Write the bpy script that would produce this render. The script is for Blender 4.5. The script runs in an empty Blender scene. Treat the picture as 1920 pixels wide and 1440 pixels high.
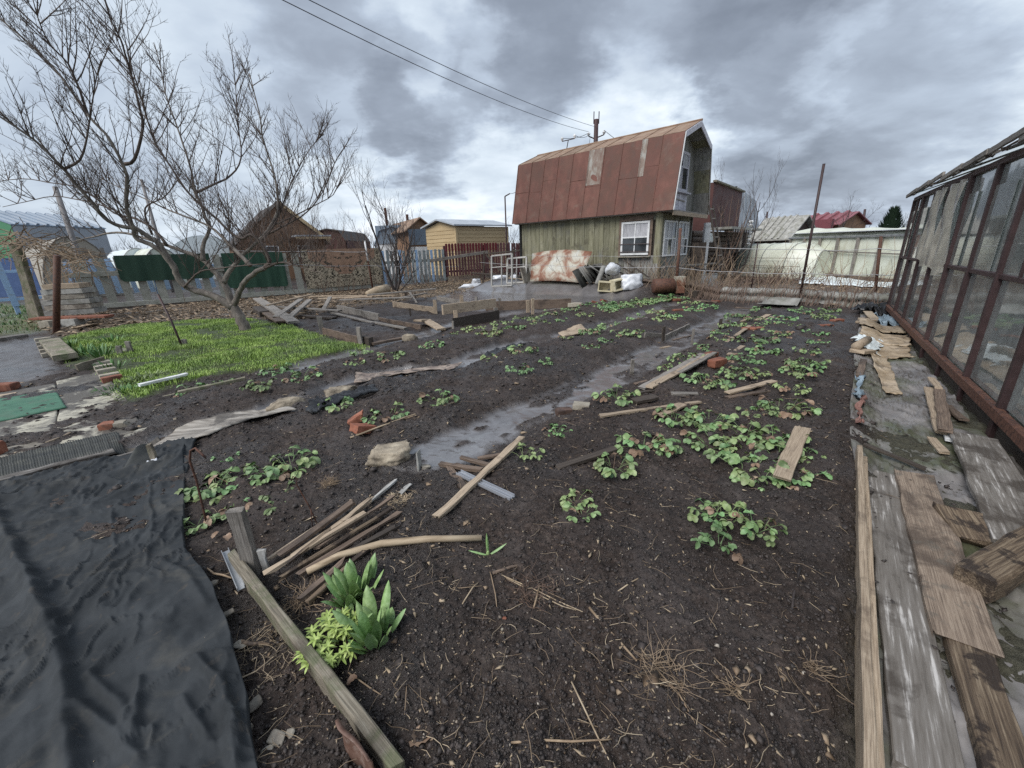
import bpy, math, random
import numpy as np
from mathutils import Vector, Matrix
random.seed(7); np.random.seed(7)
R = random.random
def U(a, b): return a + (b-a)*random.random()
C = bpy.context.scene.collection
SC = bpy.context.scene
# ---------------------------------------------------------------- camera
PITCH, ROLL, CAMH, FPX = math.radians(18.1), math.radians(1.95), 1.6, 760.0
_F = Vector((0, math.cos(PITCH), -math.sin(PITCH))); _U0 = Vector((0, math.sin(PITCH), math.cos(PITCH))); _R0 = Vector((1, 0, 0))
_R = _R0*math.cos(ROLL) - _U0*math.sin(ROLL); _U = _U0*math.cos(ROLL) + _R0*math.sin(ROLL)
cam = bpy.data.objects.new('camera', bpy.data.cameras.new('camera')); C.objects.link(cam)
cam.matrix_world = Matrix(((_R.x, _U.x, -_F.x, 0), (_R.y, _U.y, -_F.y, 0), (_R.z, _U.z, -_F.z, CAMH), (0, 0, 0, 1)))
cam.data.sensor_fit = 'HORIZONTAL'; cam.data.sensor_width = 36; cam.data.lens = 36*FPX/1920
cam.data.clip_start = .05; cam.data.clip_end = 3000
SC.camera = cam
# ---------------------------------------------------------------- world: overcast sky
SUN_EL, SUN_AZ = math.radians(48), math.radians(-130)
world = bpy.data.worlds.new('World'); SC.world = world; world.use_nodes = True
nt = world.node_tree; N = nt.nodes; L = nt.links; N.clear()
def nd(tree, kind, **kw):
    n = tree.nodes.new(kind)
    for k, v in kw.items(): setattr(n, k, v)
    return n
def mth(tree, op, a, b=None, c=None, clamp=False):
    n = tree.nodes.new('ShaderNodeMath'); n.operation = op; n.use_clamp = clamp
    for i, v in enumerate((a, b, c)):
        if v is None: continue
        if isinstance(v, (int, float)): n.inputs[i].default_value = v
        else: tree.links.new(v, n.inputs[i])
    return n.outputs[0]
sky = nd(nt, 'ShaderNodeTexSky', sky_type='NISHITA', sun_disc=False, sun_elevation=SUN_EL, sun_rotation=SUN_AZ, air_density=1.5, dust_density=3)
tc = nd(nt, 'ShaderNodeTexCoord'); sep = nd(nt, 'ShaderNodeSeparateXYZ'); L.new(tc.outputs['Generated'], sep.inputs[0])
zz = mth(nt, 'ADD', mth(nt, 'MAXIMUM', sep.outputs[2], 0.0), 0.30)
cmb = nd(nt, 'ShaderNodeCombineXYZ')
L.new(mth(nt, 'DIVIDE', sep.outputs[0], zz), cmb.inputs[0]); L.new(mth(nt, 'DIVIDE', sep.outputs[1], zz), cmb.inputs[1])
def wnoise(scale, detail, dist, off, rough=.5):
    m = nd(nt, 'ShaderNodeMapping'); m.inputs['Location'].default_value = (off, off*.7, off*.3); m.inputs['Rotation'].default_value = (0, 0, -.5)
    m.inputs['Scale'].default_value = (1.0, 1.5, 1)
    L.new(cmb.outputs[0], m.inputs[0])
    n = nd(nt, 'ShaderNodeTexNoise'); n.inputs['Scale'].default_value = scale; n.inputs['Detail'].default_value = detail
    n.inputs['Distortion'].default_value = dist; n.inputs['Roughness'].default_value = rough; L.new(m.outputs[0], n.inputs['Vector']); return n.outputs[0]
cl = mth(nt, 'ADD', mth(nt, 'MULTIPLY', wnoise(.8, 3, .3, 3.1), .62), mth(nt, 'MULTIPLY', wnoise(2.2, 5, .4, 8.2, .5), .38))
acc = mth(nt, 'SUBTRACT', cl, .5); acc = mth(nt, 'MULTIPLY', acc, 1.4)
wn3 = nd(nt, 'ShaderNodeTexNoise'); wn3.inputs['Scale'].default_value = 3.2; wn3.inputs['Detail'].default_value = 7; wn3.inputs['Roughness'].default_value = .58; L.new(cmb.outputs[0], wn3.inputs['Vector'])
wsc = nd(nt, 'ShaderNodeVectorMath', operation='MULTIPLY_ADD'); L.new(wn3.outputs['Color'], wsc.inputs[0]); wsc.inputs[1].default_value = (.34, .34, .34); wsc.inputs[2].default_value = (-.17, -.17, -.17)
wad = nd(nt, 'ShaderNodeVectorMath', operation='ADD'); L.new(tc.outputs['Generated'], wad.inputs[0]); L.new(wsc.outputs[0], wad.inputs[1])
wnm = nd(nt, 'ShaderNodeVectorMath', operation='NORMALIZE'); L.new(wad.outputs[0], wnm.inputs[0])
def raydir(x, y): return (_F + _R*((x-960)/FPX) + _U*((720-y)/FPX))
# the cloud banks of the day: (pixel of the photo giving the direction, angular radius, brightness)
for (x, y, rad, amp) in [(700, 150, 9, -.40), (790, 215, 6.5, -.40), (600, 90, 10, -.16), (1000, 60, 8, -.40), (950, 130, 6, -.16), (1320, 50, 7, -.28), (1450, 30, 7, -.18),
                         (1180, 130, 6, -.16), (1400, 130, 5, -.16), (1600, 240, 9, -.30), (1750, 190, 8, -.26), (1450, 265, 5, -.2), (1180, 190, 6, .18), (1330, 175, 5, .16), (1250, 290, 6, .14), (770, 110, 4, .22), (1620, 90, 8, -.12), (250, 40, 12, -.10),
                         (820, 60, 6, .30), (900, 250, 9, .24), (1180, 240, 6, .12), (1480, 185, 4.5, .30), (1840, 110, 9, .22), (1650, 20, 7, .12), (1560, 140, 6, .1), (560, 20, 7, .20), (760, 300, 8, .22),
                         (480, 200, 10, .08), (1880, 250, 7, .1), (100, 420, 16, .05), (1200, 20, 5, .14), (640, 330, 8, .16), (1750, 360, 12, .12)]:
    d = raydir(x, y).normalized()
    dt = nd(nt, 'ShaderNodeVectorMath', operation='DOT_PRODUCT'); L.new(wnm.outputs[0], dt.inputs[0]); dt.inputs[1].default_value = d
    mr = nd(nt, 'ShaderNodeMapRange', interpolation_type='SMOOTHERSTEP'); L.new(dt.outputs['Value'], mr.inputs[0])
    mr.inputs[1].default_value = math.cos(math.radians(rad*1.55)); mr.inputs[2].default_value = 1.0; mr.inputs[3].default_value = 0; mr.inputs[4].default_value = amp
    acc = mth(nt, 'ADD', acc, mr.outputs[0])
low = nd(nt, 'ShaderNodeMapRange'); L.new(sep.outputs[2], low.inputs[0]); low.inputs[1].default_value = 0; low.inputs[2].default_value = .3; low.inputs[3].default_value = .10; low.inputs[4].default_value = 0
acc = mth(nt, 'ADD', acc, low.outputs[0]); acc = mth(nt, 'ADD', mth(nt, 'MULTIPLY', acc, .95), .035)
# the clouds are ragged at their edges
acc = mth(nt, 'ADD', acc, mth(nt, 'MULTIPLY', mth(nt, 'SUBTRACT', wnoise(4.2, 7, .7, 1.7, .6), .5), .22))
rp = nd(nt, 'ShaderNodeValToRGB'); L.new(mth(nt, 'ADD', acc, .5, clamp=True), rp.inputs[0])
e = rp.color_ramp.elements; e[0].position = .0; e[0].color = (.185, .215, .27, 1); e[1].position = 1; e[1].color = (.84, .90, .97, 1)
for p_, c_ in ((.3, (.29, .335, .41)), (.52, (.43, .50, .60)), (.74, (.60, .68, .765))):
    q = e.new(p_); q.color = c_ + (1,)
SKYK = 0.1
mul = nd(nt, 'ShaderNodeVectorMath', operation='SCALE'); L.new(rp.outputs[0], mul.inputs[0]); mul.inputs['Scale'].default_value = .565/SKYK
mx = nd(nt, 'ShaderNodeMix', data_type='RGBA'); mx.inputs[0].default_value = .03; L.new(mul.outputs[0], mx.inputs[6]); L.new(sky.outputs[0], mx.inputs[7])
bg = nd(nt, 'ShaderNodeBackground'); bg.inputs[1].default_value = SKYK; L.new(mx.outputs[2], bg.inputs[0])
wo = nd(nt, 'ShaderNodeOutputWorld'); L.new(bg.outputs[0], wo.inputs[0])
sl = bpy.data.lights.new('sun', 'SUN'); sl.energy = 1.5; sl.angle = math.radians(38); sl.color = (1, .97, .93)
sun = bpy.data.objects.new('sun', sl); C.objects.link(sun)
sun.rotation_euler = Vector((math.cos(SUN_EL)*math.sin(SUN_AZ), math.cos(SUN_EL)*math.cos(SUN_AZ), math.sin(SUN_EL))).to_track_quat('Z', 'Y').to_euler()
SC.view_settings.view_transform = 'Standard'; SC.view_settings.look = 'None'; SC.view_settings.gamma = 1; SC.view_settings.exposure = 1.12
SC.view_settings.use_curve_mapping = False
SC.render.engine = 'CYCLES'; SC.cycles.max_bounces = 6; SC.cycles.transparent_max_bounces = 24; SC.cycles.use_denoising = False
# ---------------------------------------------------------------- geometry helpers
CAM0 = Vector((0, 0, CAMH))
def G0(x, y, z=0.0):
    d = raydir(x, y); t = (z-CAMH)/d.z; return (d.x*t, d.y*t)
def PY(x, y, Y):
    d = raydir(x, y); return CAM0 + d*(Y/d.y)
def _h(ix, iy, s):
    a = (ix.astype(np.int64)*374761393 + iy.astype(np.int64)*668265263 + s*974711) & 0xffffffff
    a = ((a ^ (a >> 13))*1274126177) & 0xffffffff
    return ((a ^ (a >> 16)) & 0xffff)/65535.0
def vn(x, y, s=0):
    ix = np.floor(x); iy = np.floor(y); fx = x-ix; fy = y-iy
    fx = fx*fx*fx*(fx*(fx*6-15)+10); fy = fy*fy*fy*(fy*(fy*6-15)+10)
    a = _h(ix, iy, s); b = _h(ix+1, iy, s); c = _h(ix, iy+1, s); d = _h(ix+1, iy+1, s)
    return (a*(1-fx)+b*fx)*(1-fy) + (c*(1-fx)+d*fx)*fy - .5
def fbm(x, y, f, o=3, s=0, g=.5):
    r = 0; a = 1
    for i in range(o): r = r + a*vn(x*f+i*17.3, y*f-i*9.1, s+i); f *= 2.03; a *= g
    return r
def worley(x, y, f, s=0):
    x = x*f; y = y*f; ix = np.floor(x); iy = np.floor(y); best = np.full(x.shape, 9.0)
    for dx in (-1, 0, 1):
        for dy in (-1, 0, 1):
            cx = ix+dx; cy = iy+dy
            d = (cx+_h(cx, cy, s+5)-x)**2 + (cy+_h(cx, cy, s+11)-y)**2
            best = np.minimum(best, d)
    return np.sqrt(best)
def sm(x, a, b):
    t = np.clip((x-a)/(b-a), 0, 1); return t*t*(3-2*t)
def pdist(x, y, pts):
    best = np.full(x.shape, 1e9)
    for (ax, ay), (bx, by) in zip(pts[:-1], pts[1:]):
        vx, vy = bx-ax, by-ay; l = vx*vx+vy*vy+1e-12
        t = np.clip(((x-ax)*vx+(y-ay)*vy)/l, 0, 1)
        best = np.minimum(best, np.hypot(x-ax-t*vx, y-ay-t*vy))
    return best
def psd(x, y, poly):           # signed distance, negative inside
    d = pdist(x, y, list(poly)+[poly[0]]); ins = np.zeros(x.shape, bool); n = len(poly)
    for i in range(n):
        (ax, ay), (bx, by) = poly[i], poly[(i+1) % n]
        c = ((ay > y) != (by > y)) & (x < (bx-ax)*(y-ay)/((by-ay) if by != ay else 1e-9)+ax)
        ins ^= c
    return np.where(ins, -d, d)
def gpoly(*p): return [G0(a, b) for a, b in p]
TR1 = gpoly((800, 868), (830, 850), (960, 780), (1130, 715), (1240, 655), (1370, 590), (1405, 573))
TR2 = gpoly((270, 838), (450, 790), (600, 745), (700, 708), (850, 690), (960, 650), (1110, 620), (1250, 578), (1265, 570))
TR3 = gpoly((560, 690), (700, 650), (780, 632), (850, 607), (960, 588), (1090, 572))
LAWN = gpoly((105, 640), (230, 612), (350, 603), (470, 600), (540, 612), (620, 640), (690, 652), (600, 668), (540, 690), (430, 705), (345, 722), (300, 735), (250, 760), (228, 745), (200, 700), (140, 690))
WETB = gpoly((815, 560), (870, 543), (960, 545), (1100, 550), (1190, 558), (1130, 572), (1060, 574), (930, 585), (870, 580))
WETL = gpoly((-300, 700), (-200, 650), (0, 645), (75, 632), (100, 665), (115, 700), (60, 715), (0, 722), (-300, 760))
YARD = gpoly((905, 532), (1010, 538), (1120, 546), (1215, 553), (1290, 557), (1500, 566), (1690, 577), (1700, 540), (1500, 512), (1340, 508), (1000, 512))
LITT = gpoly((120, 632), (60, 600), (390, 566), (560, 553), (720, 541), (835, 528), (1000, 515), (1010, 532), (900, 541), (820, 556), (700, 572), (600, 585), (560, 600), (480, 598), (350, 602), (230, 612))
GBACK = gpoly((-900, 640), (-500, 590), (0, 570), (55, 575), (75, 600), (70, 625), (-100, 632), (-600, 690))
HO = Vector((5.34, 14.0, 0)); HU = Vector((.6626, .749, 0)); HV = Vector((-.749, .6626, 0))
def ground(x, y, full=False):
    x = np.asarray(x, float); y = np.asarray(y, float); r = np.hypot(x, y)
    s = x*.663+y*.749; t = -x*.749+y*.663
    wx = x+.12*fbm(x, y, 3, 3, 40); wy = y+.12*fbm(x, y, 3, 3, 50)
    d1 = pdist(wx, wy, TR1); d2 = pdist(wx, wy, TR2); d3 = pdist(wx, wy, TR3)
    w1 = 1-sm(d1, .20, .33); w2 = 1-sm(d2, .15, .28); w3 = (1-sm(d3, .12, .26))*.9
    wb = 1-sm(psd(wx, wy, WETB), -.3, .3); wl = 1-sm(psd(wx, wy, WETL), -.2, .2)
    wet = np.maximum.reduce([w1, w2, w3, wb*.9, wl*.5])
    wet = wet*(1-.85*(1-sm(psd(wx, wy, YARD), -.2, .3)))
    lawn = 1-sm(psd(x+.16*fbm(x, y, 4, 3, 7), y+.16*fbm(x, y, 4, 3, 9), LAWN), -.06, .10)
    litt = np.maximum(1-sm(psd(wx, wy, LITT), -.3, .4), .8*(1-sm(psd(wx, wy, YARD), -.3, .4))); gback = 1-sm(psd(wx, wy, GBACK), -.3, .4)
    bed = sm(t, -.2, .05)*sm(-t, -6.4, -6.0)*sm(s, .2, 1.0)*sm(-s, -12.2, -11.4)
    h = .06*bed - .105*(1-sm(d1, .22, .58))*sm(s, 1.5, 2.6) - .085*(1-sm(d2, .12, .36)) - .04*w3 + .03*bed*fbm(x, y, .9, 2, 19)
    h = h - .07*sm(-t, .12, .3)*sm(s, .5, 1.5)*sm(-s, -13, -11.5) + .03*lawn
    hx = (x-HO.x)*HU.x + (y-HO.y)*HU.y; hy = (x-HO.x)*HV.x + (y-HO.y)*HV.y
    h = h + .42*sm(hx, -1.7, -.5)*sm(-hx, -5.2, -4.0)*sm(hy, -1.2, .2)*sm(-hy, -9, -7.5)
    far = sm(r, 60, 400); h = h + far*1.5*fbm(x, y, .006, 3, 3)
    if not full: return h
    rough = (1-.85*wet)*(1-.5*lawn)
    fade = 1-sm(r, 14, 40)
    clod = np.clip(1-worley(x+.01*fbm(x, y, 30, 2, 3), y, 21, 3)*1.15, 0, 1)**1.3
    clod2 = np.clip(1-worley(x, y, 52, 9)*1.2, 0, 1)
    patch = .35+.65*sm(fbm(x, y, 2.2, 3, 77), -.25, .25)
    h = h + rough*fade*(.055*fbm(x, y, 1.6, 2, 21) + .040*fbm(x, y, 6, 3, 22) + .017*clod*patch*(.45+.55*sm(r, 1.5, 4)) + .007*clod2 + .017*fbm(x, y, 34, 4, 23, .68) + .010*np.clip(.35-np.abs(fbm(x, y, 17, 3, 24)), 0, 1) + .045*np.clip(fbm(x, y, 4.2, 4, 27, .62)-.10, 0, 1)*sm(r, 1.6, 3.5) + .020*sm(r, 3, 6)*np.clip(1-worley(x, y, 11, 31)*1.2, 0, 1)*patch)
    h = h + (1-rough)*fade*(.004*fbm(x, y, 14, 3, 31))
    # mud churned up in crusts beside and inside the wet furrows
    crust = (1-sm(np.abs(np.minimum(d1, d2)-.30), .0, .16))*(1-lawn)
    h = h + crust*fade*.018*np.clip(fbm(x, y, 7, 3, 61)+.05, 0, 1)
    isl = np.maximum(w1, w2)*sm(fbm(s*.45, t, 6, 4, 66), .02, .14); h = h + isl*(.014+.02*np.clip(fbm(x, y, 16, 3, 67), 0, 1))*fade; wet = wet*(1-.9*isl)
    damp = sm(fbm(x, y, 1.3, 4, 90), -.05, .3)
    return h, dict(wet=wet, lawn=lawn, litter=litt*(1-lawn), gback=gback, damp=damp*(1-lawn), path=sm(-t, .12, .35)*sm(s, .3, 1.2)*sm(-s, -13, -11.5))
def gz(x, y, full=False):
    g = ground(np.array([x]), np.array([y]), full); return float((g[0] if full else g)[0])
def G(x, y, dz=0.0):
    a = G0(x, y); z = gz(*a); return Vector((a[0], a[1], z+dz))
# ---------------------------------------------------------------- mesh builder
class MB:
    def __init__(s): s.v = []; s.f = []; s.m = []
    def add(s, vs, fs, mi=0):
        o = len(s.v); s.v.extend([tuple(q) for q in vs]); s.f.extend([tuple(i+o for i in f) for f in fs]); s.m.extend([mi]*len(fs)); return s
    def box(s, c, sz, rot=None, mi=0, taper=1.0):
        hx, hy, hz = sz[0]/2, sz[1]/2, sz[2]/2; vs = []
        for z in (-hz, hz):
            k = taper if z > 0 else 1
            for x, y in ((-hx, -hy), (hx, -hy), (hx, hy), (-hx, hy)):
                q = Vector((x*k, y*k, z)); q = (rot @ q) if rot is not None else q; vs.append(q+Vector(c))
        return s.add(vs, [(0, 3, 2, 1), (4, 5, 6, 7), (0, 1, 5, 4), (1, 2, 6, 5), (2, 3, 7, 6), (3, 0, 4, 7)], mi)
    def tube(s, pts, rad, n=6, cap=True, mi=0):
        pts = [Vector(p) for p in pts]
        if not isinstance(rad, (list, tuple)): rad = [rad]*len(pts)
        vs = []; fs = []; up = None
        for i, p in enumerate(pts):
            d = (pts[min(i+1, len(pts)-1)]-pts[max(i-1, 0)])
            d = d.normalized() if d.length > 1e-9 else Vector((0, 0, 1))
            if up is None: up = d.orthogonal().normalized()
            up = (up-d*up.dot(d)); up = up.normalized() if up.length > 1e-6 else d.orthogonal().normalized()
            w = d.cross(up)
            for k in range(n):
                a = 2*math.pi*k/n; vs.append(p+(up*math.cos(a)+w*math.sin(a))*rad[i])
        for i in range(len(pts)-1):
            for k in range(n):
                a = i*n+k; b = i*n+(k+1) % n; fs.append((a, b, b+n, a+n))
        if cap: fs.append(tuple(range(n-1, -1, -1))); fs.append(tuple(range((len(pts)-1)*n, len(pts)*n)))
        return s.add(vs, fs, mi)
    def prism(s, prof, a, b, mi=0):   # profile polygon list of Vector offsets swept from a to b
        a = Vector(a); b = Vector(b); n = len(prof)
        vs = [a+Vector(p) for p in prof]+[b+Vector(p) for p in prof]
        fs = [(i, (i+1) % n, (i+1) % n+n, i+n) for i in range(n)]+[tuple(range(n-1, -1, -1)), tuple(range(n, 2*n))]
        return s.add(vs, fs, mi)
    def build(s, name, mat, parent=None, smooth=False, mw=None):
        me = bpy.data.meshes.new(name); me.from_pydata(s.v, [], s.f)
        mats = mat if isinstance(mat, (list, tuple)) else [mat]
        for m in mats: me.materials.append(m)
        if len(mats) > 1: me.polygons.foreach_set('material_index', s.m)
        if smooth: me.polygons.foreach_set('use_smooth', [True]*len(me.polygons))
        me.update(); return link(name, me, parent, mw)
def link(name, me, parent=None, mw=None):
    o = bpy.data.objects.new(name, me); C.objects.link(o)
    if parent is not None:
        o.parent = parent; o.matrix_local = mw if mw is not None else Matrix()
    elif mw is not None: o.matrix_world = mw
    return o
def tag(o, label=None, cat=None, group=None, kind=None):
    if label: o['label'] = label
    if cat: o['category'] = cat
    if group: o['group'] = group
    if kind: o['kind'] = kind
    return o
def empty(name, loc, label, cat, group=None, rz=0):
    o = bpy.data.objects.new(name, None); C.objects.link(o); o.empty_display_size = .1
    o.matrix_world = Matrix.Translation(Vector(loc)) @ Matrix.Rotation(rz, 4, 'Z'); return tag(o, label, cat, group)
# ---------------------------------------------------------------- materials
def M(name, cols, scale=6, stretch=(1, 1, 1), detail=6, rough=(.6, .8), bump=.3, bdist=.01, bscale=None, blotch=None, rnd=.18, metal=0, dist=.0, spec=.5, coord='Object', hue=.0, wetcoat=0):
    m = bpy.data.materials.new(name); m.use_nodes = True; t = m.node_tree; t.nodes.clear()
    out = nd(t, 'ShaderNodeOutputMaterial'); b = nd(t, 'ShaderNodeBsdfPrincipled'); t.links.new(b.outputs[0], out.inputs[0])
    tcn = nd(t, 'ShaderNodeTexCoord'); oi = nd(t, 'ShaderNodeObjectInfo')
    off = nd(t, 'ShaderNodeVectorMath', operation='SCALE'); off.inputs[0].default_value = (37, 19, 53); t.links.new(oi.outputs['Random'], off.inputs['Scale'])
    ad = nd(t, 'ShaderNodeVectorMath', operation='ADD'); t.links.new(tcn.outputs[coord], ad.inputs[0]); t.links.new(off.outputs[0], ad.inputs[1])
    mp = nd(t, 'ShaderNodeMapping'); mp.inputs['Scale'].default_value = stretch; t.links.new(ad.outputs[0], mp.inputs[0])
    n1 = nd(t, 'ShaderNodeTexNoise'); n1.inputs['Scale'].default_value = scale; n1.inputs['Detail'].default_value = detail; n1.inputs['Roughness'].default_value = .62; n1.inputs['Distortion'].default_value = dist
    t.links.new(mp.outputs[0], n1.inputs['Vector'])
    r = nd(t, 'ShaderNodeValToRGB'); t.links.new(n1.outputs[0], r.inputs[0]); el = r.color_ramp.elements
    k = len(cols); el[0].position = .32; el[1].position = .68
    for i, c in enumerate(cols):
        q = el[0] if i == 0 else el[-1] if i == k-1 else el.new(.32+.36*i/(k-1))
        q.color = (*c, 1)
    col = r.outputs[0]
    if blotch:
        for bi, (bc, bs, lo, hi, amt) in enumerate(blotch):
            nb = nd(t, 'ShaderNodeTexNoise'); nb.inputs['Scale'].default_value = bs; nb.inputs['Detail'].default_value = 5; nb.inputs['Roughness'].default_value = .65; nb.inputs['Distortion'].default_value = .4
            ab = nd(t, 'ShaderNodeVectorMath', operation='ADD'); ab.inputs[1].default_value = (11*bi+3, 7, 5*bi); t.links.new(ad.outputs[0], ab.inputs[0]); t.links.new(ab.outputs[0], nb.inputs['Vector'])
            mr = nd(t, 'ShaderNodeMapRange'); mr.inputs[1].default_value = lo; mr.inputs[2].default_value = hi; mr.inputs[4].default_value = amt; t.links.new(nb.outputs[0], mr.inputs[0])
            mx = nd(t, 'ShaderNodeMix', data_type='RGBA'); t.links.new(mr.outputs[0], mx.inputs[0]); t.links.new(col, mx.inputs[6]); mx.inputs[7].default_value = (*bc, 1); col = mx.outputs[2]
    hs = nd(t, 'ShaderNodeHueSaturation'); t.links.new(col, hs.inputs['Color'])
    mv = nd(t, 'ShaderNodeMapRange'); t.links.new(oi.outputs['Random'], mv.inputs[0]); mv.inputs[3].default_value = 1-rnd; mv.inputs[4].default_value = 1+rnd; t.links.new(mv.outputs[0], hs.inputs['Value'])
    if hue:
        mh = nd(t, 'ShaderNodeMapRange'); t.links.new(mth(t, 'FRACT', mth(t, 'MULTIPLY', oi.outputs['Random'], 7.3)), mh.inputs[0]); mh.inputs[3].default_value = .5-hue; mh.inputs[4].default_value = .5+hue; t.links.new(mh.outputs[0], hs.inputs['Hue'])
    t.links.new(hs.outputs[0], b.inputs['Base Color'])
    mr = nd(t, 'ShaderNodeMapRange'); t.links.new(n1.outputs[0], mr.inputs[0]); mr.inputs[1].default_value = .3; mr.inputs[2].default_value = .7; mr.inputs[3].default_value = rough[0]; mr.inputs[4].default_value = rough[1]
    t.links.new(mr.outputs[0], b.inputs['Roughness']); b.inputs['Metallic'].default_value = metal; b.inputs['Specular IOR Level'].default_value = spec
    if bump:
        bp = nd(t, 'ShaderNodeBump'); bp.inputs['Strength'].default_value = bump; bp.inputs['Distance'].default_value = bdist
        if bscale:
            n2 = nd(t, 'ShaderNodeTexNoise'); n2.inputs['Scale'].default_value = bscale; n2.inputs['Detail'].default_value = 5; t.links.new(mp.outputs[0], n2.inputs['Vector']); t.links.new(n2.outputs[0], bp.inputs['Height'])
        else: t.links.new(n1.outputs[0], bp.inputs['Height'])
        t.links.new(bp.outputs[0], b.inputs['Normal'])
    return m
WG = dict(scale=2.6, stretch=(1.8, 75, 75), detail=10, bump=.8, bdist=.005, rough=(.62, .85), dist=.3)
m_grey = M('weathered_grey_wood', [(.11, .097, .086), (.205, .185, .165), (.31, .285, .255)], blotch=[((.06, .052, .042), 3, .52, .66, .7)], **WG)
m_tan = M('pale_tan_wood', [(.19, .14, .10), (.36, .28, .20), (.49, .40, .30)], blotch=[((.10, .07, .05), 4, .54, .68, .75)], **WG)
m_brown = M('wet_brown_wood', [(.06, .042, .032), (.13, .092, .068), (.22, .165, .125)], blotch=[((.03, .022, .018), 3, .5, .62, .7)], **WG)
m_dark = M('dark_rotten_wood', [(.022, .016, .013), (.05, .038, .030), (.085, .07, .056)], **WG)
m_moss = M('mossy_wood', [(.11, .095, .07), (.21, .18, .135), (.33, .30, .24)], blotch=[((.09, .11, .045), 5, .48, .6, .7), ((.055, .04, .03), 2, .52, .64, .7)], **WG)
m_worn = M('worn_painted_board', [(.085, .075, .065), (.135, .12, .105), (.17, .155, .14), (.46, .44, .42)], scale=2.2, stretch=(1.6, 26, 26), detail=9, bump=.6, bdist=.004, rough=(.5, .8), blotch=[((.05, .04, .032), 3, .48, .58, .85)])
m_rot = M('rotten_split_wood', [(.05, .034, .023), (.13, .092, .06), (.27, .21, .145)], scale=3, stretch=(1.4, 42, 42), detail=9, bump=.9, bdist=.008, rough=(.6, .85), blotch=[((.025, .016, .012), 7, .5, .56, .9)])
m_fence = M('fence_grey_wood', [(.19, .19, .165), (.28, .28, .245), (.37, .37, .33)], blotch=[((.10, .11, .07), 4, .5, .7, .5)], **WG)
m_fblue = M('pale_blue_paint', [(.24, .38, .56), (.34, .50, .72), (.42, .58, .80)], blotch=[((.30, .32, .33), 6, .56, .64, .7)], **WG)
m_fgb = M('grey_blue_fence_wood', [(.18, .21, .21), (.27, .31, .32), (.36, .40, .42)], blotch=[((.13, .12, .10), 3, .5, .6, .6)], **WG)
m_burg = M('burgundy_fence_paint', [(.065, .030, .032), (.12, .046, .05), (.17, .07, .074)], blotch=[((.10, .08, .075), 2, .52, .62, .5)], **WG)
m_burgtop = M('fresh_burgundy_paint', [(.10, .012, .014), (.13, .016, .02)], **WG)
m_white = M('chipped_white_paint', [(.50, .50, .49), (.68, .69, .70), (.76, .77, .78)], scale=5, bump=.2, blotch=[((.20, .19, .17), 9, .60, .68, .7)])
m_lilac = M('faded_lilac_paint', [(.30, .29, .33), (.44, .43, .48), (.55, .54, .58)], scale=3, stretch=(8, 8, 1.5), bump=.3, blotch=[((.2, .18, .16), 9, .6, .68, .6)])
m_dirtyw = M('dirty_white_paint', [(.22, .21, .19), (.36, .35, .33), (.52, .51, .49)], scale=9, stretch=(1, 6, 6), bump=.4, bdist=.004)
m_foam = M('yellowed_foam', [(.48, .42, .27), (.66, .60, .43)], scale=8, bump=.3)
m_rust = M('rusty_roof_metal', [(.090, .036, .026), (.135, .056, .042), (.175, .082, .064)], scale=3.5, stretch=(1, 1, .6), rough=(.55, .8), bump=.35, bdist=.006, spec=.35,
           blotch=[((.22, .185, .145), 1.8, .58, .74, .4), ((.10, .055, .04), 1.2, .45, .62, .6)], rnd=.14)
m_rustlight = M('scraped_roof_metal', [(.13, .065, .048), (.20, .155, .125), (.33, .325, .30)], scale=5, stretch=(1.5, 1.5, .5), rough=(.5, .75), bump=.3, bdist=.004, rnd=.05)
m_ochre = M('upper_roof_ochre_rust', [(.17, .10, .065), (.23, .15, .10), (.29, .22, .16)], scale=2.5, bump=.3, rough=(.6, .8))
m_iron = M('rusty_iron', [(.035, .018, .014), (.09, .038, .024), (.13, .06, .036)], scale=25, bump=.5, rough=(.6, .85), rnd=.1)
m_pole = M('dark_painted_iron', [(.030, .016, .016), (.055, .028, .028)], scale=9, bump=.2, rough=(.5, .7))
m_rustsheet = M('rusted_enamel_sheet', [(.46, .46, .42), (.40, .37, .30), (.22, .10, .06), (.13, .055, .038)], scale=1.6, dist=.8, detail=9, bump=.2, rough=(.45, .75), rnd=.0)
m_zinc = M('dull_zinc', [(.24, .25, .26), (.36, .37, .38)], scale=5, rough=(.35, .6), bump=.15, metal=.5)
m_alu = M('aluminium_profile', [(.32, .34, .38), (.50, .52, .56)], scale=8, stretch=(.4, 6, 6), rough=(.3, .5), bump=.1, metal=.35, blotch=[((.05, .04, .035), 8, .56, .62, .8)])
m_slate = M('asbestos_cement', [(.17, .165, .15), (.28, .275, .255), (.37, .365, .345)], scale=5, bump=.4, rough=(.65, .85), blotch=[((.13, .13, .09), 2.5, .5, .62, .5)])
m_stone = M('sandy_stone', [(.14, .115, .085), (.28, .235, .175), (.42, .365, .28)], scale=9, detail=12, bump=1, bdist=.03, rough=(.7, .9), blotch=[((.07, .055, .045), 4, .55, .66, .6)])
m_conc = M('crumbly_concrete', [(.15, .13, .11), (.26, .235, .195), (.36, .33, .28)], scale=14, detail=10, bump=.9, bdist=.012, rough=(.75, .92), blotch=[((.08, .065, .05), 3, .52, .62, .6)])
m_brick = M('red_brick_clay', [(.12, .042, .026), (.22, .078, .045), (.29, .125, .08)], scale=9, detail=8, bump=.6, bdist=.006, rough=(.7, .9), blotch=[((.07, .045, .035), 7, .54, .64, .6)])
m_brickdk = M('dark_wet_brick', [(.05, .032, .026), (.10, .06, .045), (.16, .10, .08)], scale=12, bump=.6, bdist=.006, rough=(.6, .85))
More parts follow.
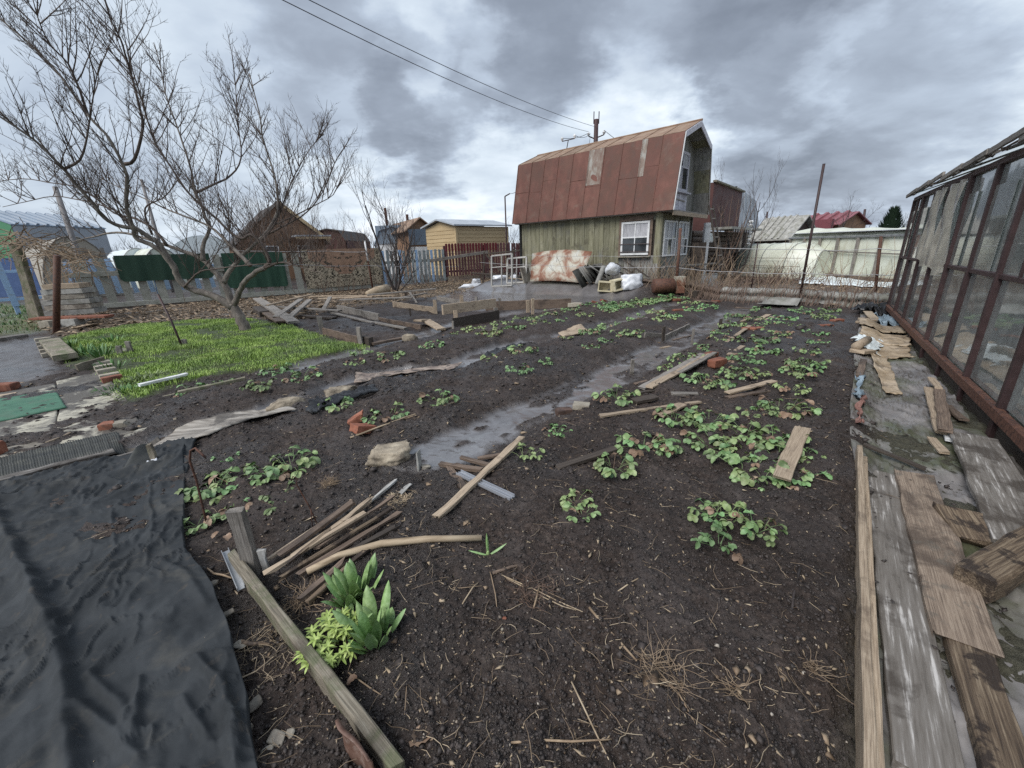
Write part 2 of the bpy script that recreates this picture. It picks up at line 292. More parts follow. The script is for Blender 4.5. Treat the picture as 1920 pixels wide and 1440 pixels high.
m_mortar = M('old_mortar', [(.22, .19, .15), (.36, .33, .27)], scale=14, bump=.8, bdist=.01, rough=(.8, .92))
m_sgreen = M('strawberry_leaf', [(.085, .145, .052), (.16, .245, .095), (.25, .33, .17)], scale=16, bump=.4, bdist=.003, rough=(.42, .6), hue=.035, rnd=.3, blotch=[((.16, .10, .06), 14, .66, .74, .7)])
m_sdead = M('dead_strawberry_leaf', [(.10, .055, .035), (.20, .13, .085), (.27, .2, .15)], scale=14, bump=.5, rough=(.6, .8), rnd=.3)
m_tulip = M('broad_blue_green_leaf', [(.15, .25, .085), (.22, .335, .13), (.29, .41, .20)], scale=2, stretch=(.5, 26, 26), bump=.25, bdist=.002, rough=(.4, .52), rnd=.16, hue=.012)
m_lime = M('lime_green_leaf', [(.19, .27, .06), (.29, .38, .10), (.40, .46, .17)], scale=12, bump=.2, rough=(.45, .6), rnd=.2)
m_iris = M('iris_blade', [(.07, .15, .045), (.12, .24, .075)], scale=4, bump=.2, rough=(.45, .6), rnd=.2)
m_bark = M('apple_bark', [(.085, .072, .062), (.17, .145, .125), (.28, .25, .215)], scale=9, stretch=(1, 1, .35), detail=10, bump=1, bdist=.02, rough=(.75, .92), rnd=.05, coord='Object')
m_twig = M('dark_twig_bark', [(.035, .027, .025), (.06, .047, .043)], scale=9, bump=.2, rough=(.6, .8), rnd=.1)
m_twigbr = M('brown_cane', [(.07, .042, .030), (.14, .09, .064)], scale=9, bump=0, rough=(.6, .8))
m_straw = M('dry_straw', [(.20, .145, .09), (.36, .28, .19), (.46, .38, .27)], scale=3, bump=0, rough=(.6, .8), coord='Generated', rnd=.2)
m_stalk = M('pale_dry_stalk', [(.18, .12, .075), (.32, .24, .16)], scale=30, bump=.3, rough=(.6, .8), rnd=.3)
m_cloth = M('black_garden_fabric', [(.020, .023, .026), (.032, .036, .040), (.048, .053, .058)], scale=4, detail=9, bump=.35, bscale=260, bdist=.0012, rough=(.78, .92), spec=.25, rnd=0, blotch=[((.10, .095, .083), 3.6, .54, .72, .5), ((.075, .065, .055), 11, .60, .68, .5)])
m_plast = M('black_plastic_film', [(.010, .010, .011), (.02, .02, .022)], scale=6, bump=.4, rough=(.2, .4))
m_felt = M('soaked_grey_felt', [(.10, .092, .088), (.175, .163, .158), (.26, .245, .24)], scale=3, detail=10, bump=.8, bdist=.015, rough=(.26, .6), rnd=0, blotch=[((.066, .074, .034), 1.3, .44, .60, .85), ((.03, .026, .022), 4, .58, .68, .7)])
m_card = M('sodden_cardboard', [(.22, .16, .10), (.34, .265, .18), (.45, .37, .28)], scale=3, detail=8, bump=.5, bdist=.01, rough=(.4, .7), blotch=[((.10, .075, .055), 5, .55, .64, .7)])
m_ragb = M('dirty_blue_rag', [(.10, .14, .18), (.28, .36, .42)], scale=14, bump=.6, bdist=.01)
m_ragp = M('dirty_pink_rag', [(.16, .07, .055), (.34, .19, .16)], scale=14, bump=.6, bdist=.01)
m_bag = M('white_plastic_bag', [(.50, .52, .56), (.72, .74, .78)], scale=7, bump=.5, bdist=.02, rough=(.3, .5))
m_glassd = None
# special materials ------------------------------------------------
def attr(t, n): a = nd(t, 'ShaderNodeAttribute'); a.attribute_name = n; return a.outputs['Fac']
def noise(t, vec, scale, det=6, rough=.6, dist=0):
    n = nd(t, 'ShaderNodeTexNoise'); n.inputs['Scale'].default_value = scale; n.inputs['Detail'].default_value = det; n.inputs['Roughness'].default_value = rough; n.inputs['Distortion'].default_value = dist
    t.links.new(vec, n.inputs['Vector']); return n.outputs[0]
def rng(t, v, a, b, c=0., d=1.):
    m = nd(t, 'ShaderNodeMapRange'); t.links.new(v, m.inputs[0])
    for i, q in enumerate((a, b, c, d)): m.inputs[i+1].default_value = q
    return m.outputs[0]
def mixc(t, f, a, b):
    m = nd(t, 'ShaderNodeMix', data_type='RGBA')
    if isinstance(f, float): m.inputs[0].default_value = f
    else: t.links.new(f, m.inputs[0])
    for i, q in ((6, a), (7, b)):
        if isinstance(q, tuple): m.inputs[i].default_value = (*q, 1)
        else: t.links.new(q, m.inputs[i])
    return m.outputs[2]
def ramp(t, v, stops):
    r = nd(t, 'ShaderNodeValToRGB'); t.links.new(v, r.inputs[0]); e = r.color_ramp.elements
    for i, (p, c) in enumerate(stops):
        q = e[0] if i == 0 else e[-1] if i == len(stops)-1 else e.new(p)
        q.position = p; q.color = (*c, 1)
    return r.outputs[0]
def soil_mat():
    m = bpy.data.materials.new('wet_garden_soil'); m.use_nodes = True; t = m.node_tree; t.nodes.clear()
    out = nd(t, 'ShaderNodeOutputMaterial'); b = nd(t, 'ShaderNodeBsdfPrincipled'); t.links.new(b.outputs[0], out.inputs[0])
    v = nd(t, 'ShaderNodeTexCoord').outputs['Object']
    n1 = noise(t, v, 2.2, 8); n2 = noise(t, v, 38, 8, .7); n3 = noise(t, v, 170, 4, .7)
    c = ramp(t, n2, [(.30, (.013, .0095, .0080)), (.5, (.046, .0330, .0275)), (.70, (.122, .093, .079))])
    c = mixc(t, rng(t, n1, .46, .62, 0, .7), c, ramp(t, noise(t, v, 60, 6, .75), [(.36, (.030, .024, .0225)), (.66, (.115, .098, .093))]))
    c = mixc(t, mth(t, 'MULTIPLY', attr(t, 'damp'), .55), c, mixc(t, rng(t, n2, .4, .7), (.009, .007, .006), (.034, .026, .023)))
    c = mixc(t, rng(t, noise(t, v, .8, 5, .6), .42, .60, .45, 0), c, (.016, .012, .0105)); c = mixc(t, rng(t, noise(t, v, 5.5, 6, .65), .54, .68, 0, .5), c, ramp(t, n2, [(.3, (.05, .040, .036)), (.7, (.14, .117, .106))]))
    # scattered pale grit and chips of straw
    sp = noise(t, v, 95, 2, .5); c = mixc(t, rng(t, sp, .715, .75, 0, .75), c, (.30, .25, .19))
    c = mixc(t, rng(t, noise(t, v, 330, 1, .5), .72, .77, 0, .55), c, (.22, .20, .18))
    path = attr(t, 'path'); c = mixc(t, path, c, ramp(t, n2, [(.3, (.035, .033, .022)), (.7, (.09, .085, .06))]))
    lit = attr(t, 'litter'); c = mixc(t, lit, c, ramp(t, noise(t, v, 24, 7, .75), [(.34, (.035, .024, .017)), (.5, (.10, .075, .052)), (.66, (.24, .19, .135))]))
    gb = attr(t, 'gback'); c = mixc(t, gb, c, ramp(t, noise(t, v, 9, 7, .7), [(.3, (.06, .065, .028)), (.55, (.12, .125, .05)), (.7, (.17, .15, .075))]))
    lw = attr(t, 'lawn'); c = mixc(t, mth(t, 'MULTIPLY', lw, .8), c, ramp(t, n2, [(.3, (.03, .04, .015)), (.6, (.07, .10, .028))]))
    wet = attr(t, 'wet'); wn = mth(t, 'MULTIPLY', wet, rng(t, noise(t, v, 7, 6, .7), .26, .42, .3, 1), clamp=True)
    c = mixc(t, wn, c, ramp(t, n1, [(.3, (.115, .108, .108)), (.7, (.19, .183, .186))]))
    t.links.new(c, b.inputs['Base Color'])
    damp = attr(t, 'damp')
    dr = mth(t, 'SUBTRACT', rng(t, n2, .3, .7, .42, .66), mth(t, 'MULTIPLY', damp, .22))
    rr = nd(t, 'ShaderNodeMix'); t.links.new(wn, rr.inputs[0]); t.links.new(dr, rr.inputs[2]); rr.inputs[3].default_value = .045
    t.links.new(rr.outputs[0], b.inputs['Roughness']); t.links.new(mth(t, 'ADD', rng(t, wn, 0, 1, .28, 1.0), mth(t, 'MULTIPLY', attr(t, 'damp'), .25)), b.inputs['Specular IOR Level'])
    bp = nd(t, 'ShaderNodeBump'); bp.inputs['Distance'].default_value = .02
    hh = mth(t, 'ADD', mth(t, 'ADD', n2, mth(t, 'MULTIPLY', noise(t, v, 13, 6, .7), 1.6)), mth(t, 'MULTIPLY', n3, .35)); t.links.new(hh, bp.inputs['Height'])
    t.links.new(rng(t, wn, 0, 1, .85, .06), bp.inputs['Strength']); t.links.new(bp.outputs[0], b.inputs['Normal'])
    return m
m_soil = soil_mat()
def carpet_mat():
    m = bpy.data.materials.new('patterned_carpet'); m.use_nodes = True; t = m.node_tree; b = t.nodes['Principled BSDF']
    v = nd(t, 'ShaderNodeTexCoord').outputs['Object']; s = nd(t, 'ShaderNodeSeparateXYZ'); t.links.new(v, s.inputs[0])
    x = mth(t, 'ABSOLUTE', s.outputs[0]); z = s.outputs[2]
    cm = nd(t, 'ShaderNodeCombineXYZ'); t.links.new(x, cm.inputs[0]); t.links.new(z, cm.inputs[2])
    vo = nd(t, 'ShaderNodeTexVoronoi'); vo.inputs['Scale'].default_value = 3.4; t.links.new(cm.outputs[0], vo.inputs['Vector'])
    n = noise(t, cm.outputs[0], 9, 4, .7, 1.5)
    c = ramp(t, n, [(.40, (.025, .022, .018)), (.47, (.06, .055, .045)), (.50, (.34, .29, .21)), (.60, (.42, .37, .29)), (.64, (.14, .11, .08))])
    c = mixc(t, rng(t, vo.outputs['Distance'], .10, .14, .8, 0), c, (.40, .33, .25))
    # the rose field: a zig-zag edged medallion in the middle
    edge = mth(t, 'ADD', mth(t, 'MULTIPLY', x, -.55), mth(t, 'MULTIPLY', mth(t, 'PINGPONG', x, .28), .5))
    f = mth(t, 'MULTIPLY', mth(t, 'GREATER_THAN', z, mth(t, 'SUBTRACT', -.30, edge)), mth(t, 'LESS_THAN', x, 1.55))
    c2 = mixc(t, rng(t, noise(t, cm.outputs[0], 6, 3, .6, 1.), .56, .6), (.30, .19, .135), (.06, .05, .04))
    c = mixc(t, mth(t, 'MULTIPLY', f, .9), c, c2)
    t.links.new(c, b.inputs['Base Color']); b.inputs['Roughness'].default_value = .9; b.inputs['Specular IOR Level'].default_value = .2
    return m
m_carpet = carpet_mat()
def glass_mat(name, tint, film, fr, rough=.05):
    m = bpy.data.materials.new(name); m.use_nodes = True; t = m.node_tree; t.nodes.clear()
    out = nd(t, 'ShaderNodeOutputMaterial'); v = nd(t, 'ShaderNodeTexCoord').outputs['Object']
    oi = nd(t, 'ShaderNodeObjectInfo'); off = nd(t, 'ShaderNodeVectorMath', operation='SCALE'); off.inputs[0].default_value = (5, 9, 13); t.links.new(oi.outputs['Random'], off.inputs['Scale'])
    ad = nd(t, 'ShaderNodeVectorMath', operation='ADD'); t.links.new(v, ad.inputs[0]); t.links.new(off.outputs[0], ad.inputs[1])
    tr = nd(t, 'ShaderNodeBsdfTransparent'); tr.inputs[0].default_value = (*tint, 1)
    df = nd(t, 'ShaderNodeBsdfDiffuse'); df.inputs[0].default_value = (*film, 1)
    tl = nd(t, 'ShaderNodeBsdfTranslucent'); tl.inputs[0].default_value = (*film, 1)
    m2 = nd(t, 'ShaderNodeMixShader'); m2.inputs[0].default_value = .5; t.links.new(df.outputs[0], m2.inputs[1]); t.links.new(tl.outputs[0], m2.inputs[2])
    m1 = nd(t, 'ShaderNodeMixShader'); t.links.new(rng(t, noise(t, ad.outputs[0], 3.2, 7, .65, .6), .35, .7, fr[0], fr[1]), m1.inputs[0]); t.links.new(tr.outputs[0], m1.inputs[1]); t.links.new(m2.outputs[0], m1.inputs[2])
    gl = nd(t, 'ShaderNodeBsdfGlossy'); gl.inputs['Roughness'].default_value = rough
    fz = nd(t, 'ShaderNodeFresnel'); fz.inputs[0].default_value = 1.5
    bp = nd(t, 'ShaderNodeBump'); bp.inputs['Strength'].default_value = .12; bp.inputs['Distance'].default_value = .02; t.links.new(noise(t, ad.outputs[0], 2.0, 2), bp.inputs['Height']); t.links.new(bp.outputs[0], gl.inputs['Normal'])
    m3 = nd(t, 'ShaderNodeMixShader'); t.links.new(mth(t, 'MULTIPLY', fz.outputs[0], 1.4, clamp=True), m3.inputs[0]); t.links.new(m1.outputs[0], m3.inputs[1]); t.links.new(gl.outputs[0], m3.inputs[2])
    t.links.new(m3.outputs[0], out.inputs[0]); return m
m_glassd = glass_mat('dirty_greenhouse_glass', (.93, .97, .96), (.84, .87, .83), (.30, .60))
m_glassc = glass_mat('cleaner_far_glass', (.95, .98, .97), (.56, .60, .57), (.01, .08))
m_film = glass_mat('torn_plastic_film', (.9, .86, .8), (.92, .85, .72), (.50, .85), .4)
m_pane = M('dark_window_pane', [(.02, .024, .028), (.035, .04, .046)], scale=2, bump=.05, rough=(.04, .1), spec=.8)
m_curt = M('net_curtain_behind_glass', [(.20, .20, .215), (.33, .33, .35), (.46, .46, .49)], scale=4, stretch=(14, 14, .7), bump=.4, rough=(.3, .5), spec=.7)
m_poly = M('cream_polytunnel_film', [(.50, .52, .42), (.61, .63, .53), (.70, .72, .64)], scale=1.2, bump=.15, bdist=.05, rough=(.3, .5), blotch=[((.36, .33, .22), .8, .56, .72, .6)], rnd=.05)
m_polyw = M('white_polycarbonate', [(.60, .66, .67), (.72, .78, .80)], scale=1, bump=.1, rough=(.3, .5), rnd=.05)
m_polyb = M('beige_tunnel_film', [(.30, .265, .21), (.38, .34, .28)], scale=1.2, bump=.1, rough=(.4, .6))
m_yellow = M('yellow_tarpaulin', [(.52, .50, .10), (.60, .58, .16)], scale=1.5, bump=.2, rough=(.5, .7))
m_grn = M('dark_green_mesh_mat', [(.008, .034, .020), (.016, .058, .034)], scale=40, bump=.3, rough=(.7, .85))
m_gmat = M('faded_green_mat', [(.030, .105, .065), (.062, .165, .105)], scale=7, bump=.3, rough=(.6, .8), blotch=[((.10, .12, .09), 5, .55, .7, .5)])
m_bmat = M('black_rubber_mat', [(.022, .023, .021), (.045, .047, .042)], scale=9, bump=.3, rough=(.55, .75), blotch=[((.08, .08, .065), 7, .56, .7, .6)])
m_pave = M('worn_painted_plywood', [(.30, .275, .215), (.40, .375, .30), (.46, .44, .37)], scale=3, detail=9, bump=.35, bdist=.004, rough=(.45, .7), blotch=[((.060, .052, .046), 2.2, .43, .52, .93), ((.12, .105, .085), 7, .55, .62, .7)])
m_strip = M('dirty_linoleum', [(.16, .12, .10), (.28, .22, .18), (.37, .31, .26)], scale=6, stretch=(1, 1, 1), bump=.5, bdist=.005, rough=(.45, .7), blotch=[((.04, .032, .028), 9, .52, .58, .8)])
m_wetboard = M('wet_pale_board', [(.11, .095, .08), (.24, .215, .185), (.38, .35, .31)], scale=2.2, stretch=(1, 9, 9), detail=8, bump=.4, bdist=.004, rough=(.25, .55), blotch=[((.05, .042, .036), 3, .52, .6, .8)])
m_wall = M('mossy_vertical_boards', [(.115, .110, .066), (.18, .172, .112), (.245, .235, .17)], scale=2.0, stretch=(9, 9, .9), detail=8, bump=.4, bdist=.006, rough=(.7, .88), blotch=[((.13, .13, .12), 1.6, .54, .68, .7), ((.055, .045, .030), 2.3, .56, .68, .6)], rnd=.22)
m_wallg = M('bare_grey_boards', [(.14, .135, .125), (.21, .205, .19), (.28, .275, .26)], scale=2.0, stretch=(9, 9, .9), detail=8, bump=.4, bdist=.006, rough=(.7, .88), blotch=[((.10, .11, .06), 1.6, .52, .66, .6)], rnd=.2)
m_log = M('dark_brown_logs', [(.040, .026, .020), (.075, .052, .040), (.11, .08, .064)], scale=2, stretch=(1, 8, 8), bump=.4, rough=(.7, .85))
m_shing = M('dark_red_cladding', [(.055, .020, .018), (.085, .032, .028)], scale=3, bump=.3, rough=(.6, .8))
m_silver = M('aged_sheet_roof', [(.30, .33, .36), (.40, .43, .47)], scale=1.2, bump=.15, rough=(.4, .6))
m_blueg = M('blue_grey_metal_roof', [(.155, .20, .26), (.21, .265, .33)], scale=.8, bump=.1, rough=(.4, .6))
m_roofbr = M('brown_bitumen_roof', [(.055, .048, .045), (.085, .076, .072)], scale=2, bump=.3, rough=(.7, .85))
m_brickw = M('orange_brown_wall', [(.19, .105, .06), (.25, .15, .09)], scale=3, bump=.2, rough=(.7, .85))
m_yel = M('honey_coloured_boards', [(.42, .31, .17), (.51, .39, .23)], scale=1.4, stretch=(.5, .5, 6), bump=.2, rough=(.5, .7), rnd=.05)
m_pink = M('pink_red_sheet_roof', [(.23, .075, .09), (.29, .11, .125)], scale=1, bump=.1, rough=(.4, .6))
m_maroon = M('maroon_sheet_wall', [(.13, .035, .045), (.17, .05, .06)], scale=1, bump=.1, rough=(.5, .7))
m_wire = M('galvanised_wire', [(.30, .30, .31), (.42, .42, .43)], scale=20, bump=0, rough=(.4, .6), rnd=0)
m_wiredk = M('dark_power_cable', [(.02, .02, .024), (.03, .03, .034)], scale=20, bump=0, rough=(.5, .6), rnd=0)
m_concp = M('concrete_post', [(.16, .15, .15), (.22, .21, .21)], scale=10, bump=.3)
m_conif = M('thuja_foliage', [(.008, .022, .010), (.02, .045, .02)], scale=3, bump=.5, rough=(.7, .85))
m_crumb = M('soil_crumbs', [(.018, .014, .0125), (.036, .028, .025), (.075, .06, .055)], scale=30, bump=.4, rough=(.5, .8), rnd=0)
m_pebble = M('small_pebbles', [(.09, .07, .055), (.24, .20, .16), (.42, .38, .33)], scale=14, detail=1, bump=.2, rough=(.5, .8), rnd=0)
m_leaf = M('dead_leaf_bits', [(.10, .065, .04), (.24, .17, .11), (.38, .30, .21)], scale=9, detail=1, bump=.2, rough=(.6, .8), rnd=0)
m_grass = M('fresh_lawn_grass', [(.14, .23, .04), (.26, .39, .075), (.40, .53, .15)], scale=3.2, detail=8, bump=0, rough=(.5, .7), rnd=0, blotch=[((.22, .20, .10), 2.3, .55, .68, .55), ((.09, .15, .05), 1.1, .5, .6, .6)])
m_seed = M('yellow_shoots', [(.36, .34, .06), (.50, .46, .12)], scale=6, bump=0, rough=(.5, .6))
# ---------------------------------------------------------------- ground
def build_ground():
    rr = [0.30]; 
    while rr[-1] < 13: rr.append(rr[-1]*1.0058)
    while rr[-1] < 40: rr.append(rr[-1]*1.016)
    while rr[-1] < 900: rr.append(rr[-1]*1.06)
    a1 = np.radians(np.arange(-63, 63.01, .34)); a2 = np.radians(np.arange(66, 294.1, 4))
    an = np.concatenate([a1, a2]); nr, na = len(rr), len(an)
    r = np.array(rr)[:, None]; x = (r*np.sin(an)[None, :]); y = (r*np.cos(an)[None, :])
    z, at = ground(x.ravel(), y.ravel(), True)
    co = np.stack([x.ravel(), y.ravel(), z], 1); co = np.vstack([co, [[0, 0, 0]]])
    i = np.arange(nr-1)[:, None]*na; j = np.arange(na)[None, :]; j2 = (j+1) % na
    q = np.stack([i+j, i+na+j, i+na+j2, i+j2], -1).reshape(-1, 4)[:, ::-1]
    c = len(co)-1; tri = [(c, int((k+1) % na), k) for k in range(na)]
    me = bpy.data.meshes.new('ground')
    nq = len(q); me.vertices.add(len(co)); me.vertices.foreach_set('co', co.ravel())
    loops = np.concatenate([q.ravel(), np.array([(c, k, (k+1) % na) for k in range(na)])[:, ::-1].ravel()])
    me.loops.add(len(loops)); me.loops.foreach_set('vertex_index', loops.astype(np.int32))
    st = np.concatenate([np.arange(nq)*4, nq*4+np.arange(na)*3]); me.polygons.add(len(st)); me.polygons.foreach_set('loop_start', st.astype(np.int32))
    me.polygons.foreach_set('use_smooth', np.ones(len(st), bool)); me.materials.append(m_soil)
    for k, v in at.items():
        A = me.attributes.new(k, 'FLOAT', 'POINT'); A.data.foreach_set('value', np.append(v, 0).astype(np.float32))
    me.update(); me.validate(); o = link('ground', me); tag(o, kind='structure')
    me.calc_loop_triangles()
    return o
ground_obj = build_ground()
# ---------------------------------------------------------------- small builders
_pm = {}
def plank_mesh(Ln, w, t, mat, seed, jag=.0, bow=0., warp=1.):
    rs = random.Random(seed); n = max(3, min(14, int(Ln/.12)+1)); vs = []; fs = []
    for i in range(n+1):
        x = -Ln/2+Ln*i/n; e = (i == 0 or i == n)
        bz = bow*(1-(2*i/n-1)**2); k = .006*warp
        b = min(w, t)*.12
        prof = [(-w/2, -t/2+b), (-w/2+b, -t/2), (w/2-b, -t/2), (w/2, -t/2+b), (w/2, t/2-b), (w/2-b, t/2), (-w/2+b, t/2), (-w/2, t/2-b)]
        s1 = rs.uniform(-k, k); s2 = rs.uniform(-k, k)
        for (y, z) in prof:
            jx = rs.uniform(-jag, jag) if e else 0
            vs.append((x+jx, y+(s1 if y < 0 else s2), z+bz+rs.uniform(-k, k)*.4))
    for i in range(n):
        for k_ in range(8):
            a = i*8+k_; b_ = i*8+(k_+1) % 8; fs.append((a, b_, b_+8, a+8))
    fs.append(tuple(range(7, -1, -1))); fs.append(tuple(range(n*8, n*8+8)))
    me = bpy.data.meshes.new('plank'); me.from_pydata(vs, [], fs); me.materials.append(mat); me.update(); return me
def frame_m(a, b, roll=0, upv=Vector((0, 0, 1))):
    a = Vector(a); b = Vector(b); X = (b-a).normalized(); 
    if abs(X.dot(upv)) > .98: upv = Vector((0, 1, 0))
    Y = upv.cross(X).normalized(); Z = X.cross(Y)
    m = Matrix(((X.x, Y.x, Z.x), (X.y, Y.y, Z.y), (X.z, Y.z, Z.z))).to_4x4(); m = m @ Matrix.Rotation(roll, 4, 'X')
    m.translation = (a+b)/2; return m
_sd = [0]
def plank(name, a, b, w, t, mat, parent=None, roll=0, jag=.008, bow=0, share=None, upv=Vector((0, 0, 1)), warp=1.):
    a = Vector(a); b = Vector(b); _sd[0] += 1
    key = share
    if key is not None and key in _pm: me = _pm[key]
    else:
        me = plank_mesh((b-a).length, w, t, mat, _sd[0], jag, bow, warp)
        if key is not None: _pm[key] = me
    return link(name, me, parent, frame_m(a, b, roll, upv))
def gplank(x1, y1, x2, y2, w, t, mat, label, name='board', cat='board', group=None, edge=False, z1=0., z2=0., jag=.012, bow=0., sink=0.):
    a = G(x1, y1); b = G(x2, y2); hh = (w if edge else t)/2 - sink
    a.z += hh+z1+.003; b.z += hh+z2+.003
    o = plank(name, a, b, w, t, mat, roll=math.pi/2 if edge else 0, jag=jag, bow=bow); return tag(o, label, cat, group)
def stake(x, y, ytop, w, t, mat, label, name='stake', cat='stake', group=None, xtop=None, pointed=False, rz=None):
    a = G(x, y); d = raydir(xtop if xtop is not None else x, ytop); s = a.y/d.y; top = CAM0+d*s
    if xtop is None: top.x = a.x; top.y = a.y
    m = frame_m(a-Vector((0, 0, .05)), top, rz if rz is not None else U(-.5, .5))
    me = plank_mesh((top-a).length+.05, w, t, mat, _sd[0]+900, .006); _sd[0] += 1
    return tag(link(name, me, None, m), label, cat, group)
def rock(name, c, sz, mat, label, cat, seed=0, rz=0, flat=1.0, cut=8, group=None, tilt=0):
    rs = random.Random(seed); import bmesh
    bm = bmesh.new(); bmesh.ops.create_icosphere(bm, subdivisions=4, radius=1)
    pl = []
    for _ in range(cut):
        n = Vector((rs.gauss(0, 1), rs.gauss(0, 1), rs.gauss(0, .7))).normalized(); pl.append((n, rs.uniform(.62, .86)))
    pl += [(Vector((0, 0, 1)), .55*flat+.1), (Vector((0, 0, -1)), .6)]
    for v in bm.verts:
        for n, d in pl:
            k = v.co.dot(n)-d
            if k > 0: v.co -= n*k*.93
    cs = np.array([v.co[:] for v in bm.verts]); nn = fbm(cs[:, 0]*2+seed, cs[:, 1]*2+cs[:, 2]*3, 1.5, 5, seed, .62)
    for v, q in zip(bm.verts, nn): v.co *= 1+.15*q
    for v in bm.verts: v.co = Vector((v.co.x*sz[0]/2, v.co.y*sz[1]/2, v.co.z*sz[2]/2/.6))
    me = bpy.data.meshes.new(name); bm.to_mesh(me); bm.free(); me.materials.append(mat)
    for p in me.polygons: p.use_smooth = True
    o = link(name, me, None, Matrix.Translation(Vector(c)) @ Matrix.Rotation(rz, 4, 'Z') @ Matrix.Rotation(tilt, 4, 'X')); return tag(o, label, cat, group)
def brick(x, y, mat, label, L_=.25, W_=.12, H_=.065, rz=0, tilt=0, broken=0, group='loose bricks lying on the garden beds', z=0):
    rs = random.Random(int(x*7+y)); import bmesh
    bm = bmesh.new(); bmesh.ops.create_cube(bm, size=1); bmesh.ops.subdivide_edges(bm, edges=bm.edges[:], cuts=4, use_grid_fill=True)
    n1 = Vector((1, rs.uniform(-.5, .5), rs.uniform(-.4, .4))).normalized()
    for v in bm.verts:
        if broken:
            k = v.co.dot(n1)-(.5-broken)
            if k > 0: v.co -= n1*k*.9; v.co += Vector((rs.uniform(-.04, .04), rs.uniform(-.05, .05), rs.uniform(-.06, .06)))
        c = v.co; e = sum(1 for q in c if abs(abs(q)-.5) < .02)
        if e >= 2: v.co *= 1-rs.uniform(.01, .05)*(e-1)
        v.co = Vector((v.co.x*L_, v.co.y*W_, v.co.z*H_))
    me = bpy.data.meshes.new('brick'); bm.to_mesh(me); bm.free(); me.materials.append(mat)
    p = G(x, y); p.z += H_/2+.002+z
    return tag(link('brick', me, None, Matrix.Translation(p) @ Matrix.Rotation(rz, 4, 'Z') @ Matrix.Rotation(tilt, 4, 'Y')), label, 'brick', group)
def grid_obj(name, X, Y, Z, mat, skirt=.02, smooth=True, closed=False):
    nv, nu = X.shape; co = np.stack([X.ravel(), Y.ravel(), Z.ravel()], 1).tolist()
    fs = [(i*nu+j, i*nu+j+1, (i+1)*nu+j+1, (i+1)*nu+j) for i in range(nv-1) for j in range(nu-1)]
    if skirt:
        rim = [j for j in range(nu)]+[i*nu+nu-1 for i in range(1, nv)]+[(nv-1)*nu+j for j in range(nu-2, -1, -1)]+[i*nu for i in range(nv-2, 0, -1)]
        o = len(co)
        for k in rim: co.append([co[k][0], co[k][1], co[k][2]-skirt])
        n = len(rim)
        for k in range(n): fs.append((rim[k], o+k, o+(k+1) % n, rim[(k+1) % n]))
    me = bpy.data.meshes.new(name); me.from_pydata(co, [], fs)
    for m in (mat if isinstance(mat, list) else [mat]): me.materials.append(m)
    if smooth:
        me.polygons.foreach_set('use_smooth', [True]*len(me.polygons))
    me.update(); return link(name, me)
def sheet(name, rows, mat, label, cat, nu=40, nv=40, lift=.022, skirt=.02, wr=(.0, 8), fine=(0., 30), ridges=(), ragged=0., curl=0., zoff=None, group=None, crease=0, seed=0):
    Ls = np.array([G0(*r[0]) for r in rows]); Rs = np.array([G0(*r[1]) for r in rows])
    mid = (Ls+Rs)/2; d = np.r_[0, np.cumsum(np.hypot(*(mid[1:]-mid[:-1]).T))]; d /= d[-1]
    v = np.linspace(0, 1, nv); u = np.linspace(0, 1, nu)
    lx, ly, rx, ry = (np.interp(v, d, a) for a in (Ls[:, 0], Ls[:, 1], Rs[:, 0], Rs[:, 1]))
    if ragged:
        k = ragged*fbm(v*9, v*0+seed, 1, 4, 5); lx = lx+k; k = ragged*fbm(v*9, v*0+3+seed, 1, 4, 8); rx = rx+k
    X = lx[:, None]*(1-u)+rx[:, None]*u; Y = ly[:, None]*(1-u)+ry[:, None]*u
    if ragged:
        kk = ragged*fbm(u*7, u*0+seed, 1, 4, 15); e = np.exp(-((v[:, None])/.1)**2); Y = Y+kk[None, :]*e
        kk = ragged*fbm(u*7, u*0+seed+4, 1, 4, 25); e = np.exp(-((1-v[:, None])/.1)**2); Y = Y+kk[None, :]*e
    Z = ground(X.ravel(), Y.ravel()).reshape(X.shape)+lift
    Z = Z+wr[0]*(np.clip(1-np.abs(fbm(X, Y*.8, wr[1], 3, 60+seed))*3.2, 0, 1)**2 + .6*fbm(X, Y, wr[1]*.6, 2, 61+seed))
    Z = Z+fine[0]*fbm(X, Y, fine[1], 3, 62+seed)
    if crease: Z = Z+crease*np.clip(1-np.abs(fbm(X*1.5+Y*.4, Y*.6, 6.5, 3, 91))*5.5, 0, 1)**2*sm(fbm(X, Y, 1.5, 2, 92), -.15, .2) + crease*.7*np.clip(1-np.abs(fbm(X*.5, Y*1.7-X*.5, 8, 3, 95))*6, 0, 1)**2*sm(fbm(X, Y, 1.8, 2, 96), -.1, .25)
    for pts, w_, a_ in ridges:
        Z = Z+a_*np.exp(-(pdist(X+.02*fbm(X, Y, 8, 2, 3), Y, [G0(*p) for p in pts])/w_)**2)
    if curl: Z = Z+curl*(np.abs(2*u-1)**4)[None, :]
    if zoff is not None: Z = Z+zoff(u[None, :], v[:, None])
    return tag(grid_obj(name, X, Y, Z, mat, skirt), label, cat, group)
